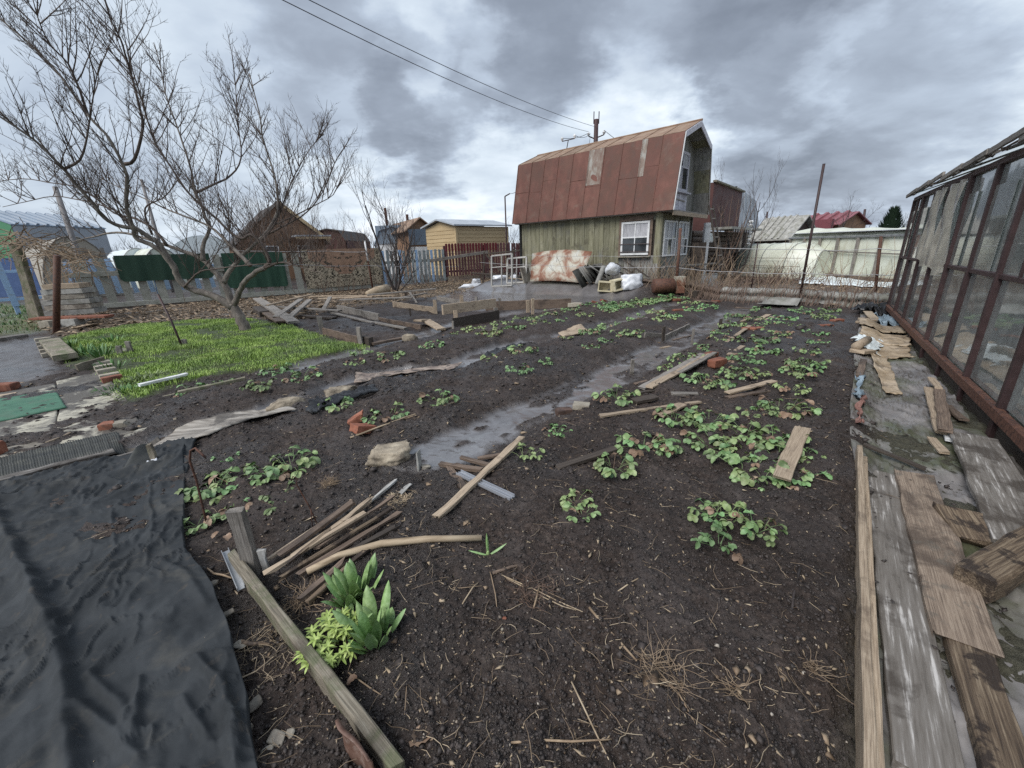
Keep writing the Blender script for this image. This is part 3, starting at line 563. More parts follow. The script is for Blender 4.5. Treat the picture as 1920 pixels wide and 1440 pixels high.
# ================================================================ main house
def house():
    rz = math.atan2(HU.y, HU.x)
    h = empty('house', HO, 'small mossy wooden house under a tall rust-red gambrel roof', 'house', None, rz)
    V = Vector
    prof = [(0, 2.70), (.50, 4.98), (1.82, 5.50), (3.16, 4.98), (3.64, 2.70)]; LEN = 6.78
    seams = [0, .70, 1.38, 2.08, 2.76, 3.40, 4.08, 4.74, 5.40, 6.05, LEN]
    def roofseg(p, q, y0, y1, mat, nm, off=.02, j=0):
        b = MB(); (x0, z0), (x1, z1) = p, q; nx, nz = -(z1-z0), (x1-x0); l = math.hypot(nx, nz); nx, nz = nx/l, nz/l
        n = 5; vs = []
        for i in range(n+1):
            f = i/n; k = .006*math.sin(i*2.1+y0*3)
            for yy, o in ((y0+.006, 0), ((y0+y1)/2, k), (y1-.006, 0), (y1-.006, -.012), (y0+.006, -.012)):
                vs.append((x0+(x1-x0)*f+nx*(off+o), yy, z0+(z1-z0)*f+nz*(off+o)))
        fs = []
        for i in range(n):
            for k in range(5): a = i*5+k; c = i*5+(k+1) % 5; fs.append((a, c, c+5, a+5))
        fs.append((0, 1, 2, 3, 4)); fs.append(tuple(n*5+k for k in (4, 3, 2, 1, 0)))
        b.add(vs, fs)
        # standing seam on the joint
        P = [V((x0+(x1-x0)*f+nx*(off+.008), y1, z0+(z1-z0)*f+nz*(off+.008))) for f in (0, 1)]
        b.tube(P, .014, 4)
        return b.build(nm, mat, h)
    for i in range(10):
        y0, y1 = seams[i], seams[i+1]
        m = m_rust
        o = roofseg(prof[0], prof[1], y0, y1, m, 'roof_panel')
        if i == 4:
            ps = (.02+(.5-.02)*.48, 2.7+2.28*.48)
            p = roofseg(ps, (.5, 4.98), y0+.03, y1-.03, m_rustlight, 'roof_panel', .034); p['label'] = 'pale scraped upper half of a roof panel'
        if i == 1:
            x = .5*.5; p = roofseg((x, 2.7+2.28*.5), (.5, 4.98), y1-.20, y1-.02, m_rustlight, 'roof_patch', .03); p['label'] = 'pale strip beside a roof seam'
        roofseg(prof[1], prof[2], y0, y1, m_ochre, 'upper_roof_panel'); roofseg(prof[2], prof[3], y0, y1, m_ochre, 'upper_roof_panel'); roofseg(prof[3], prof[4], y0, y1, m_rust, 'roof_panel')
    # horizontal lap across the panels
    for i, f in ((1, .62), (2, .50), (4, .46), (5, .58), (7, .66), (8, .50), (9, .52)):
        x, z = .5*f, 2.7+2.28*f; MB().tube([(x-.02, seams[i]+.02, z), (x-.02, seams[i+1]-.02, z+.01)], .009, 4).build('roof_lap', m_rust, h)
    MB().tube([(1.82, -.04, 5.53), (1.82, LEN+.02, 5.53)], .035, 6).build('ridge_cap', m_ochre, h)
    # bargeboards of the near gable
    for i in range(4):
        (x0, z0), (x1, z1) = prof[i], prof[i+1]
        w = .05 if i in (0, 3) else .16
        cx, cz = 1.82, 3.6
        d = V((x1-x0, 0, z1-z0)).normalized(); n = V((-d.z, 0, d.x)); 
        if n.dot(V((cx-x0, 0, cz-z0))) < 0: n = -n
        a = V((x0, -.012, z0))+n*w/2; b = V((x1, -.012, z1))+n*w/2
        plank('bargeboard', a-d*.0, b+d*(.03 if i == 1 else 0), .03, w, m_white if i in (0,) else m_lilac if i < 3 else m_wallg, h, upv=n, warp=.4)
    # inner boarding of the roof (soffit seen inside the gable niche)
    for i in range(4):
        (x0, z0), (x1, z1) = prof[i], prof[i+1]
        for k in range(3):
            f0, f1 = k/3, (k+1)/3
            b = MB(); q0 = (x0+(x1-x0)*f0, z0+(z1-z0)*f0); q1 = (x0+(x1-x0)*f1, z0+(z1-z0)*f1)
            sx, sz = (1.82-(q0[0]+q1[0])/2), (3.7-(q0[1]+q1[1])/2); l = math.hypot(sx, sz); sx, sz = sx/l*.05, sz/l*.05
            b.add([(q0[0]+sx, .02, q0[1]+sz), (q1[0]+sx, .02, q1[1]+sz), (q1[0]+sx, .60, q1[1]+sz), (q0[0]+sx, .60, q0[1]+sz),
                   (q0[0]+sx*.5, .02, q0[1]+sz*.5), (q1[0]+sx*.5, .02, q1[1]+sz*.5), (q1[0]+sx*.5, .60, q1[1]+sz*.5), (q0[0]+sx*.5, .60, q0[1]+sz*.5)],
                  [(0, 1, 2, 3), (4, 7, 6, 5), (0, 4, 5, 1), (2, 6, 7, 3)]); b.build('soffit_board', m_wallg if (i+k) % 2 else m_wall, h)
    # recessed gable wall of vertical boards, door and window
    GY = .56
    def roofz(x):
        for (x0, z0), (x1, z1) in zip(prof[:-1], prof[1:]):
            if x0 <= x <= x1: return z0+(z1-z0)*(x-x0)/(x1-x0)
        return 2.7
    x = .12
    while x < 3.5:
        x1 = min(x+.17, 3.52); t0, t1 = roofz(x)-.08, roofz(x1)-.08
        MB().add([(x+.004, GY, 2.72), (x1-.004, GY, 2.72), (x1-.004, GY, t1), (x+.004, GY, t0), (x+.004, GY+.03, 2.72), (x1-.004, GY+.03, 2.72), (x1-.004, GY+.03, t1), (x+.004, GY+.03, t0)],
                 [(0, 1, 2, 3), (4, 7, 6, 5), (0, 3, 7, 4), (1, 5, 6, 2), (3, 2, 6, 7), (0, 4, 5, 1)]).build('gable_board', m_wallg, h)
        x = x1
    def window(x0, x1, z0, z1, y, nx, nz, mat, pm, fr=.05, axis='x', rail=None, x_at=None):
        w = MB(); g = MB()
        def bx(a0, a1, c0, c1, th=.05, o=0):
            if axis == 'x': w.box(((a0+a1)/2, y-o, (c0+c1)/2), (a1-a0, th, c1-c0))
            else: w.box((y-o, (a0+a1)/2, (c0+c1)/2), (th, a1-a0, c1-c0))
        bx(x0, x0+fr, z0, z1); bx(x1-fr, x1, z0, z1); bx(x0+fr, x1-fr, z0, z0+fr); bx(x0+fr, x1-fr, z1-fr, z1)
        for i in range(1, nx): c = x0+(x1-x0)*i/nx; bx(c-.016, c+.016, z0+fr, z1-fr, .04)
        zs = rail if rail else [z0+(z1-z0)*i/nz for i in range(1, nz)]
        for c in zs: bx(x0+fr, x1-fr, c-.02, c+.02, .044)
        o = w.build('window', mat, h)
        xs = [x0+fr]+[x0+(x1-x0)*i/nx for i in range(1, nx)]+[x1-fr]; zz_ = [z0+fr]+list(zs)+[z1-fr]
        for i in range(nx):
            for j in range(len(zz_)-1):
                g = MB(); a = ((xs[i]+xs[i+1])/2, (zz_[j]+zz_[j+1])/2); s = (xs[i+1]-xs[i], zz_[j+1]-zz_[j])
                if axis == 'x': g.box((a[0], y+.004, a[1]), (s[0], .006, s[1]))
                else: g.box((y+.004, a[0], a[1]), (.006, s[0], s[1]))
                pn = pm[(i+j*nx) % len(pm)] if isinstance(pm, list) else pm
                g.build('pane', pn, o)
        return o
    window(1.36, 2.56, 3.44, 4.72, GY-.03, 2, 2, m_lilac, [m_curt, m_pane, m_pane, m_curt], .09, rail=[4.22])
    for k in range(7):
        xx = 1.30+k*.19; plank('door_board', (xx+.09, GY-.03, 2.78), (xx+.09, GY-.03, 3.36), .025, .18, m_lilac, h, upv=V((1, 0, 0)))
    plank('window_sill', (1.25, GY-.10, 3.40), (2.68, GY-.10, 3.40), .14, .06, m_lilac, h)
    plank('door_rail', (1.3, GY-.055, 3.18), (2.4, GY-.055, 3.13), .03, .04, m_grey, h)
    # balcony floor
    plank('balcony_board', (.1, .28, 2.70), (3.56, .28, 2.70), .54, .05, m_grey, h)
    plank('balcony_beam', (.1, .03, 2.62), (3.6, .03, 2.62), .05, .13, m_tan, h)
    plank('ledge_board', (1.2, .40, 2.76), (2.7, .36, 2.76), .16, .03, m_lilac, h)
    # lower side wall (x = .3): boards, window opening y .84..1.88, z 1.34..2.45
    y = .47; k = 0
    while y < 6.5:
        y1 = min(y+.215+.03*math.sin(y*9), 6.52); m = m_wall
        if y1 > .84 and y < 1.88:
            for (a, b, mm) in ((.02, 1.31, m_wallg), (2.47, 2.66, m_wall)):
                MB().box((.3, (y+y1)/2, (a+b)/2), (.04, y1-y-.010, b-a)).build('wall_board', mm, h)
        else:
            MB().box((.3+.006*(k % 2), (y+y1)/2, 1.34+.7*.5), (.04, y1-y-.010, 2.66-.68)).build('wall_board', m_wall, h)
            MB().box((.294+.006*(k % 2), (y+y1)/2, .5), (.044, y1-y-.012, 1.0+.25*R())).build('wall_board', m_wallg, h)
        y = y1; k += 1
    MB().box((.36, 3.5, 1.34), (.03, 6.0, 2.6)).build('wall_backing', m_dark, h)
    window(.84, 1.88, 1.34, 2.45, .262, 2, 2, m_white, [m_pane, m_pane, m_curt, m_curt], .07, 'y', rail=[1.93])
    for z in (1.44, 1.70): MB().tube([(.215, .80, z), (.215, 1.92, z+.01)], .014, 5).build('window_bar', m_pole, h)
    MB().box((.20, 1.36, 1.28), (.16, 1.25, .035)).build('window_sill', m_moss, h)
    for (a, b) in ((.74, .84), (1.88, 1.98)): MB().box((.272, (a+b)/2, 1.9), (.03, b-a-.004, 1.26)).build('window_trim', m_brown, h)
    MB().box((.272, 1.36, 2.55), (.03, 1.24, .15)).build('window_trim', m_brown, h)
    # eave soffit
    MB().box((.17, 3.6, 2.69), (.30, 6.2, .03)).build('eave_board', m_grey, h)
    # front wall (y = .45) with two glazed casements
    FY = .45
    for (a, b, z0, z1, mm) in ((.28, .46, 0, 2.66, m_wall), (1.62, 1.76, 0, 2.66, m_wallg), (2.82, 3.0, 0, 2.66, m_wallg), (.46, 1.62, 2.46, 2.66, m_wall), (1.76, 2.82, 2.46, 2.66, m_wall)):
        n = max(1, int(round((b-a)/.2))); 
        for i in range(n):
            q0, q1 = a+(b-a)*i/n, a+(b-a)*(i+1)/n; MB().box(((q0+q1)/2, FY, (z0+z1)/2), (q1-q0-.006, .05, z1-z0)).build('wall_board', mm, h)
    for (a, b) in ((.46, 1.62), (1.76, 2.82)):
        for i in range(6):
            q0, q1 = a+(b-a)*i/6, a+(b-a)*(i+1)/6; MB().box(((q0+q1)/2, FY, .62), (q1-q0-.006, .04, 1.24)).build('wall_board', m_wallg, h)
    window(.47, 1.61, 1.26, 2.44, FY-.03, 3, 2, m_white, [m_curt, m_pane, m_curt, m_curt, m_curt, m_pane], .06)
    window(1.77, 2.81, 1.26, 2.44, FY-.03, 3, 2, m_white, [m_pane, m_curt, m_pane, m_curt], .06)
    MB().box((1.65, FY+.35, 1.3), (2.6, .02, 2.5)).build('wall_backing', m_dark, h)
    # back gable
    MB().add([(a, LEN-.1, b) for a, b in [(.3, 0), (3.3, 0), (3.3, 2.7), (3.6, 2.7), (3.1, 4.95), (1.82, 5.45), (.55, 4.95), (.06, 2.7), (.3, 2.7)]], [tuple(range(9))]).build('back_gable', m_wallg, h)
    MB().box((3.32, 3.5, 1.35), (.05, 6.1, 2.7)).build('side_wall', m_wallg, h)
    # insulator bracket on the ridge
    b = MB(); x, y, z = 1.82, 5.3, 5.5
    b.tube([(x, y, z), (x-.05, y-.12, z+.34)], .018, 5); b.tube([(x-.05, y+.18, z+.34), (x-.05, y-.42, z+.34)], .018, 5)
    o = b.build('bracket', m_pole, h)
    for dy in (.18, -.42): MB().tube([(x-.05, y+dy, z+.34), (x-.05, y+dy, z+.40), (x-.05, y+dy, z+.44), (x-.05, y+dy, z+.50)], [.02, .05, .06, .02], 8).build('insulator', m_white, o)
    return h
house_obj = house()
def HP(x, y, z): return HO+HU*x+HV*y+Vector((0, 0, z))
HM = Matrix.Translation(HO) @ Matrix.Rotation(math.atan2(HU.y, HU.x), 4, 'Z')
# ---- junk leaning on and lying before the house wall
def junk():
    def g(x, y): p = HP(x, y, 0); return gz(p.x, p.y)
    z0 = g(-.6, 4)
    o = MB(); n = 8; vs = []
    for i in range(n+1):
        for j in range(n+1):
            u, v = i/n, j/n; y = 5.15-2.35*u+(.35*v if u < .5 else -.1*v)*1.0-.3*v*(1-u)*0; x = -.95+.62*v
            z = z0+.02+1.12*v-(.12*v*abs(u-.5)); z -= .0
            vs.append((x-.05*math.sin(u*7)*v+.02*math.sin(v*9+u*5), y, z+.05*math.sin(u*3)))
    o.add(vs, [(i*(n+1)+j, (i+1)*(n+1)+j, (i+1)*(n+1)+j+1, i*(n+1)+j+1) for i in range(n) for j in range(n)])
    s = o.build('enamel_sheet', m_rustsheet, None, True, HM); md = s.modifiers.new('t', 'SOLIDIFY'); md.thickness = .01
    tag(s, 'big rusty enamelled metal sheet leaning against the mossy house wall', 'metal sheet')
    # white window frames
    for k, (y, x, tilt, sc, lab) in enumerate([(6.55, -1.1, .25, 1.0, 'old white window frame with glazing bars leaning near the far house corner'), (5.95, -.85, .4, .8, 'smaller white window frame propped behind the first one')]):
        w, hh = 1.15*sc, 1.25*sc; b = MB(); t = .06
        for (cx, cz, sx, sz) in ((0, hh, w, t), (0, 0, w, t), (-w/2, hh/2, t, hh), (w/2, hh/2, t, hh), (0, hh/2, t*.6, hh), (0, hh*.62, w, t*.6)): b.box((cx, 0, cz+t/2), (sx, .05, sz))
        q = HP(x, y, 0); q.z = gz(q.x, q.y)
        m = Matrix.Translation(q) @ Matrix.Rotation(math.atan2(HU.y, HU.x)+math.pi/2+.15*k, 4, 'Z') @ Matrix.Rotation(tilt*.5, 4, 'X') @ Matrix.Rotation(.06, 4, 'Y')
        tag(b.build('window_frame', m_dirtyw, None, False, m), lab, 'window frame', 'discarded white window frames')
    q = HP(-.75, 5.5, 0); q.z = gz(q.x, q.y)+.28
    tag(MB().box((0, 0, 0), (.55, .05, .6)).build('panel', m_conc, None, False, Matrix.Translation(q) @ Matrix.Rotation(.9, 4, 'Z') @ Matrix.Rotation(-.3, 4, 'X')), 'grey chipboard panel beside the white window frames', 'board')
    # slates: a slumped dark heap
    for k in range(5):
        y = 2.75-.12*k; q = HP(-.75+.1*k, y, 0); q.z = gz(q.x, q.y)+.30+.03*k
        b = MB(); n = 10; vs = []
        for i in range(n+1):
            for z in (-.35, .35): vs.append((-.4+.8*i/n, .03*math.sin(i*1.9), z))
        b.add(vs, [(2*i, 2*i+2, 2*i+3, 2*i+1) for i in range(n)])
        o = b.build('slate_sheet', m_wallg if k % 2 else m_bmat, None, True, Matrix.Translation(q) @ Matrix.Rotation(.5+.35*k, 4, 'Z') @ Matrix.Rotation(-.5-.15*k, 4, 'X') @ Matrix.Rotation(.2*k-.3, 4, 'Y')); md = o.modifiers.new('t', 'SOLIDIFY'); md.thickness = .012
        tag(o, ['grey slate at the left edge of the slumped heap beside the rusty sheet', 'second dark slate sheet in the slumped heap', 'middle slate sheet of the slumped heap', 'fourth slate sheet of the slumped heap, tipped sideways', 'topmost slate of the slumped heap, nearest the foam boxes'][k], 'slate sheet', 'slumped heap of slates by the house wall')
    # foam boxes: open tray, rolls, slabs
    def openbox(y, x, sz, rz, tilt, mat, lab, zadd=0):
        b = MB(); X, Y, Z = sz; t = .04
        b.box((0, Y/2-t/2, 0), (X, t, Z)); b.box((-X/2+t/2, -t/2, 0), (t, Y-t, Z)); b.box((X/2-t/2, -t/2, 0), (t, Y-t, Z)); b.box((0, -t/2, Z/2-t/2), (X-2*t, Y-t, t)); b.box((0, -t/2, -Z/2+t/2), (X-2*t, Y-t, t))
        q = HP(x, y, 0); q.z = gz(q.x, q.y)+Z/2+zadd
        tag(b.build('foam_box', mat, None, False, Matrix.Translation(q) @ Matrix.Rotation(rz, 4, 'Z') @ Matrix.Rotation(tilt, 4, 'Y')), lab, 'box', 'foam boxes dumped before the house')
    openbox(1.60, -1.15, (.62, .3, .34), -.25, .08, m_foam, 'open yellowed foam box lying on its side by the wall')
    openbox(1.15, -1.0, (.7, .35, .36), .2, -.15, m_foam, 'second foam box with a yellow side right of the open one')
    q = HP(-.85, .85, 0); q.z = gz(q.x, q.y)+.14
    rock('sack', q, (.95, .5, .42), m_bag, 'bulging white plastic sack beside the foam boxes', 'sack', 5, .1, 1.2, 3)
    for (y, x, z, a, tt, lab) in ((2.05, -.85, .36, .9, .7, 'grey roll of roofing felt standing askew behind the foam boxes'),):
        q = HP(x, y, 0); q.z = gz(q.x, q.y)+z
        b = MB(); b.tube([(0, 0, -.36), (0, 0, .36)], [.09, .09], 12)
        tag(b.build('felt_roll', m_slate, None, True, Matrix.Translation(q) @ Matrix.Rotation(a, 4, 'Z') @ Matrix.Rotation(tt, 4, 'Y')), lab, 'roll')
    q = HP(-.7, 1.65, 0); q.z = gz(q.x, q.y)+.5
    rock('foam_lump', q, (.6, .4, .34), m_bag, 'tilted dirty white foam block on top of the heap by the window', 'foam block', 8, .5, 1.3, 5, tilt=.4)
    q = HP(-.45, 1.3, 0); q.z = gz(q.x, q.y)+.55
    for k in range(3):
        aa = HP(-.5, 1.9-.25*k, 0); bb = HP(-.35, 1.2-.35*k, 0); aa.z = q.z+.12*k; bb.z = q.z-.35
        tag(plank('board', aa, bb, .12, .03, m_dark), ['dark charred board leaning under the house window', 'middle charred board leaning under the window', 'lowest charred board leaning under the window sill'][k], 'board', 'charred boards under the window')
    # rusty open drum lying on its side, right of the sack
    q = HP(-1.0, -.35, 0); q.z = gz(q.x, q.y)+.25
    b = MB(); b.tube([(-.40, 0, 0), (-.38, 0, 0), (.22, 0, 0), (.24, 0, 0)], [.19, .22, .22, .19], 16)
    tag(b.build('rusty_tank', m_iron, None, True, Matrix.Translation(q) @ Matrix.Rotation(.0, 4, 'Z')), 'rusty brown tank lying by the white post behind the wire', 'tank')
    q += Vector((.42, .02, .02)); b = MB(); b.box((0, 0, 0), (.26, .3, .5)); b.box((-.0, -.155, .1), (.2, .01, .2))
    tag(b.build('enamel_cabinet', m_rustsheet, None, False, Matrix.Translation(q)), 'rust-stained white enamel cabinet next to the rusty tank', 'cabinet')
    q = PY(1330, 520, 14.2); q.z = gz(q.x, q.y)+.32
    b = MB(); b.box((0, 0, 0), (.55, .02, .62)); b.box((0, -.01, .31), (.57, .04, .03)); b.box((.28, -.01, 0), (.02, .03, .6))
    tag(b.build('zinc_sheet', m_zinc, None, False, Matrix.Translation(q) @ Matrix.Rotation(.1, 4, 'Z') @ Matrix.Rotation(-.15, 4, 'X')), 'upright grey zinc panel right of the rusty tank', 'metal panel')
    # rail of grey poles across the front of the porch
    tag(plank('rail', HP(-.9, -.2, .98), HP(3.1, -.6, .92), .09, .06, m_grey), 'weathered grey rail across the front of the house porch', 'rail')
junk()
# ladder at the right-hand corner of the house
def ladder():
    Y = 15.4; b0 = PY(1362, 520, Y-.5); t0 = PY(1333, 385, Y)
    b0.z = 0.1; e = empty('ladder', b0, 'dark wooden ladder leaning beside the house corner', 'ladder'); mw = Matrix.Translation(-b0)
    off = Vector((.30, .22, 0)); A = [(b0-off*.5, t0-off*.35), (b0+off*.5, t0+off*.35)]
    for a, b in A: plank('rail', a-b0, b-b0, .07, .05, m_dark, e)
    for k in range(9):
        f = (k+.6)/9; plank('rung', A[0][0].lerp(A[0][1], f)-b0, A[1][0].lerp(A[1][1], f)-b0, .04, .04, m_grey, e)
ladder()
# ================================================================ generic gabled building
def gable(name, label, cat, A, B, depth, zw, zr, mw, mr, side=None, over=.25, ridge='along', windows=(), boards=0, roofth=.08, ribs=0, gm=None, z0=-.3):
    A = Vector((A[0], A[1], 0)); B = Vector((B[0], B[1], 0)); X = (B-A); W = X.length; X.normalize(); Y = Vector((-X.y, X.x, 0))
    e = empty(name, A, label, cat, None, math.atan2(X.y, X.x))
    w = MB()
    if ridge == 'along': pent = [(0, z0), (depth, z0), (depth, zw), (depth/2, zr), (0, zw)]; vs = [(0, a, b) for a, b in pent]+[(W, a, b) for a, b in pent]
    else: pent = [(0, z0), (W, z0), (W, zw), (W/2, zr), (0, zw)]; vs = [(a, 0, b) for a, b in pent]+[(a, depth, b) for a, b in pent]
    w.add(vs, [(0, 1, 2, 3, 4), (9, 8, 7, 6, 5), (0, 5, 6, 1), (1, 6, 7, 2), (4, 9, 5, 0)] if True else [])
    w.build('wall', mw, e)
    r = MB(); o = over
    if ridge == 'along':
        sl = (zr-zw)/(depth/2)
        for (ya, za, yb, zb) in ((-o, zw-sl*o, depth/2, zr), (depth+o, zw-sl*o, depth/2, zr)):
            r.add([(-o, ya, za+.03), (W+o, ya, za+.03), (W+o, yb, zb+.03), (-o, yb, zb+.03), (-o, ya, za+.03+roofth), (W+o, ya, za+.03+roofth), (W+o, yb, zb+.03+roofth), (-o, yb, zb+.03+roofth)],
                  [(0, 1, 2, 3), (4, 5, 6, 7), (0, 1, 5, 4), (1, 2, 6, 5), (2, 3, 7, 6), (3, 0, 4, 7)])
            if ribs:
                for i in range(int(W/ribs)): x = (i+.5)*ribs; r.tube([(x, ya, za+.04+roofth), (x, yb, zb+.04+roofth)], ribs*.22, 5)
    else:
        sl = (zr-zw)/(W/2)
        for (xa, za, xb, zb) in ((-o, zw-sl*o, W/2, zr), (W+o, zw-sl*o, W/2, zr)):
            r.add([(xa, -o, za+.03), (xb, -o, zb+.03), (xb, depth+o, zb+.03), (xa, depth+o, za+.03), (xa, -o, za+.03+roofth), (xb, -o, zb+.03+roofth), (xb, depth+o, zb+.03+roofth), (xa, depth+o, za+.03+roofth)],
                  [(0, 1, 2, 3), (4, 5, 6, 7), (0, 1, 5, 4), (1, 2, 6, 5), (2, 3, 7, 6), (3, 0, 4, 7)])
            if ribs:
                for i in range(int(depth/ribs)): y = (i+.5)*ribs; r.tube([(xa, y, za+.04+roofth), (xb, y, zb+.04+roofth)], ribs*.22, 5)
    r.build('roof', mr, e)
    if boards:
        n = int((zw-.1)/boards)
        for i in range(n): MB().box((W/2, -.012, .1+(i+.5)*boards), (W, .024, boards*.88)).build('wall_board', mw, e)
    for (x, z, ww, hh, mt) in windows:
        f = MB()
        for (cx, cz, sx, sz) in ((0, hh/2, ww+.1, .06), (0, -hh/2, ww+.1, .06), (-ww/2, 0, .06, hh), (ww/2, 0, .06, hh)): f.box((x+cx, -.05, z+cz), (sx, .06, sz))
        fo = f.build('window', m_white, e); MB().box((x, -.035, z), (ww-.06, .02, hh-.06)).build('pane', mt, fo)
    return e, X, Y, W
def xy(v): return (v.x, v.y)
def background():
    # far left: long blue-grey building with green gable
    Y = 46; a = PY(28, 440, Y); b = PY(200, 440, Y+9)
    e, X, Yv, W = gable('long_building', 'long pale blue-grey metal building with a green gable end, far left', 'building', xy(a), xy(b), 9, PY(60, 447-27, Y).z, PY(60, 404, Y+5).z+.2, m_silver, m_blueg, ribs=.9, over=.1, windows=[(3+3*i, 2.4, .8, .9, m_pane) for i in range(4)])
    zw = PY(60, 420, Y).z; MB().add([(-.05, 0, 0), (-.05, 9, 0), (-.05, 9, zw), (-.05, 4.5, zw+1.6), (-.05, 0, zw)], [(0, 1, 2, 3, 4)]).build('gable_panel', M('green_gable_paint', [(.06, .22, .11), (.09, .28, .15)], bump=0), e)
    # beige arched tunnel
    def tunnel(name, label, A, B, depth, Hh, mat, ends=True, hoops=0, hm=None, cat='greenhouse', front_panels=0, n=16, xr=2.0, shift=0):
        A = Vector((A[0], A[1], 0)); B = Vector((B[0], B[1], 0)); X = (B-A); W = X.length; X.normalize()
        e = empty(name, A, label, cat, None, math.atan2(X.y, X.x)); pr = []
        for i in range(n+1):
            t = math.pi*i/n; c, s_ = math.cos(t), math.sin(t)
            pr.append((W/2-W/2*math.copysign(abs(c)**(2/xr), c), Hh*abs(s_)**(2/xr)))
        m = MB(); ny = max(2, int(depth/1.0)); vs = []
        for j in range(ny+1):
            for (x, z) in pr: vs.append((x, depth*j/ny, z+.03*math.sin(j*2.2)*(z > .2)))
        k = n+1
        m.add(vs, [(j*k+i, j*k+i+1, (j+1)*k+i+1, (j+1)*k+i) for j in range(ny) for i in range(n)]); m.build('cover', mat, e, True)
        if ends:
            
            for yy in (.01, depth-.01): MB().add([(x, yy, z) for x, z in pr], [tuple(range(k))]).build('end_wall', mat, e)
        for h_ in range(hoops):
            y = -.02 if h_ == 0 else depth*h_/(hoops-1 if hoops > 1 else 1); MB().tube([(x, y, z+.02) for x, z in pr], .03, 5).build('hoop', hm or m_zinc, e)
        return e, W, pr
    a = PY(96, 480, 22); b = PY(216, 480, 23.5); a = PY(60, 480, 21)
    e, W, pr = tunnel('tunnel_greenhouse', 'beige arched tunnel greenhouse behind the left end of the picket fence', xy(a), xy(b), 7, PY(130, 444, 22.5).z, m_polyb, hoops=2, hm=m_grey)
    for fx in (.35, .62, .85): MB().box((W*fx, -.03, 1.3), (.16, .05, 2.4)).build('post', m_grey, e)
    MB().box((W*.5, -.045, 2.1), (W*.7, .03, .08)).build('crossbar', m_grey, e)
    a = PY(213, 480, 30); b = PY(300, 480, 32)
    tunnel('tunnel_greenhouse', 'low white tunnel greenhouse left of the green mats', xy(a), xy(b), 6, PY(250, 466, 31).z, m_polyw, hoops=2)
    e, W, pr = tunnel('tunnel_greenhouse', 'tall pale tunnel with a door frame beside the low white one', xy(PY(255, 480, 28)), xy(PY(345, 480, 30)), 6, PY(290, 464, 29).z, m_poly, hoops=2)
    MB().box((W*.3, -.05, 1.3), (.08, .05, 2.2)).build('door_post', m_grey, e)
    e, W, pr = tunnel('tunnel_greenhouse', 'long white polycarbonate greenhouse seen through the apple tree', xy(PY(292, 475, 38)), xy(PY(470, 475, 42)), 6, 2.0, m_polyw, hoops=0)
    e.location.z = 0; 
    for o in e.children: o.scale.z = (PY(380, 441, 40).z)/2.0
    # brown house with steep roof
    Y = 34; a = PY(452, 470, Y); b = PY(612, 470, Y+4)
    e, X, Yv, W = gable('brown_house', 'brown house with a steep dark roof behind the apple tree', 'house', xy(a), xy(b), 8, PY(500, 452, Y).z, PY(540, 381, Y+2).z, m_brickw, m_roofbr, over=.35, ridge='across', windows=[(W_, 2.2, .9, .9, m_pane) for W_ in (2.2, 4.6)])
    zr = PY(540, 381, Y+2).z; zw = PY(500, 452, Y).z
    MB().box((W*.52, -.38, (zr+zw)/2), (.1, .04, .1)).build('vent', m_grey, e)
    plank('bargeboard', (W/2, -.42, zr+.1), (W+.3, -.42, zw+.0), .06, .25, m_yel, e); plank('bargeboard', (W/2, -.42, zr+.1), (-.3, -.42, zw), .06, .2, m_grey, e)
    MB().box((W*.78, -1.2, zw+.35), (W*.42, 2.2, .12)).build('porch_roof', m_silver, e); MB().box((W*.78, -2.28, zw+.18), (W*.42, .05, .16)).build('porch_fascia', m_yel, e)
    # dark hangar
    def barn(name, label, a, b, depth, z1, z2, mr, mw, cat='building'):
        A = Vector((a[0], a[1], 0)); B = Vector((b[0], b[1], 0)); X = (B-A); W = X.length
        e = empty(name, A, label, cat, None, math.atan2(X.y, X.x))
        pr = [(0, 0), (0, z1), (W*.16, z1+(z2-z1)*.8), (W*.5, z2), (W*.84, z1+(z2-z1)*.8), (W, z1), (W, 0)]
        r = MB()
        for (p, q) in zip(pr[1:-2], pr[2:-1]):
            r.add([(p[0], -.2, p[1]), (q[0], -.2, q[1]), (q[0], depth, q[1]), (p[0], depth, p[1]), (p[0], -.2, p[1]-.1), (q[0], -.2, q[1]-.1), (q[0], depth, q[1]-.1), (p[0], depth, p[1]-.1)], [(0, 1, 2, 3), (4, 7, 6, 5), (0, 4, 5, 1), (2, 6, 7, 3)])
        r.build('roof', mr, e); w = MB(); w.add([(x, 0, z-.05 if z else -.3) for x, z in pr], [tuple(range(7))]); w.add([(x, depth-.1, z-.05 if z else -.3) for x, z in pr], [tuple(range(7))])
        w.box((.05, depth/2, z1/2-.15), (.1, depth, z1+.2)); w.box((W-.05, depth/2, z1/2-.15), (.1, depth, z1+.2)); w.build('wall', mw, e); return e, W
    e, W = barn('barn', 'dark grey barn with a rounded roof and dark red front', xy(PY(588, 470, 46)), xy(PY(652, 470, 46)), 8, PY(600, 452, 46).z, PY(620, 428, 46).z, m_roofbr, m_shing)
    # blue-grey barn and gabled middle house
    e, W = barn('barn', 'blue-grey metal barn over white walls behind the bare tree', xy(PY(704, 470, 38)), xy(PY(776, 470, 38)), 8, PY(720, 459, 38).z, PY(740, 423, 38).z, m_blueg, m_white)
    zz1 = PY(720, 459, 38).z; MB().box((W/2, -.06, (zz1+PY(740, 425, 38).z)/2+.1), (W*.86, .04, 1.5)).build('front_panel', m_blueg, e)
    MB().tube([(W*.3, 1, 3.5), (W*.3, 1, PY(718, 390, 39).z)], .12, 8).build('chimney_pipe', m_iron, e)
    MB().tube([(W*.85, 1, 3.5), (W*.85, 1, PY(762, 402, 39).z)], .12, 8).build('chimney_pipe', m_iron, e)
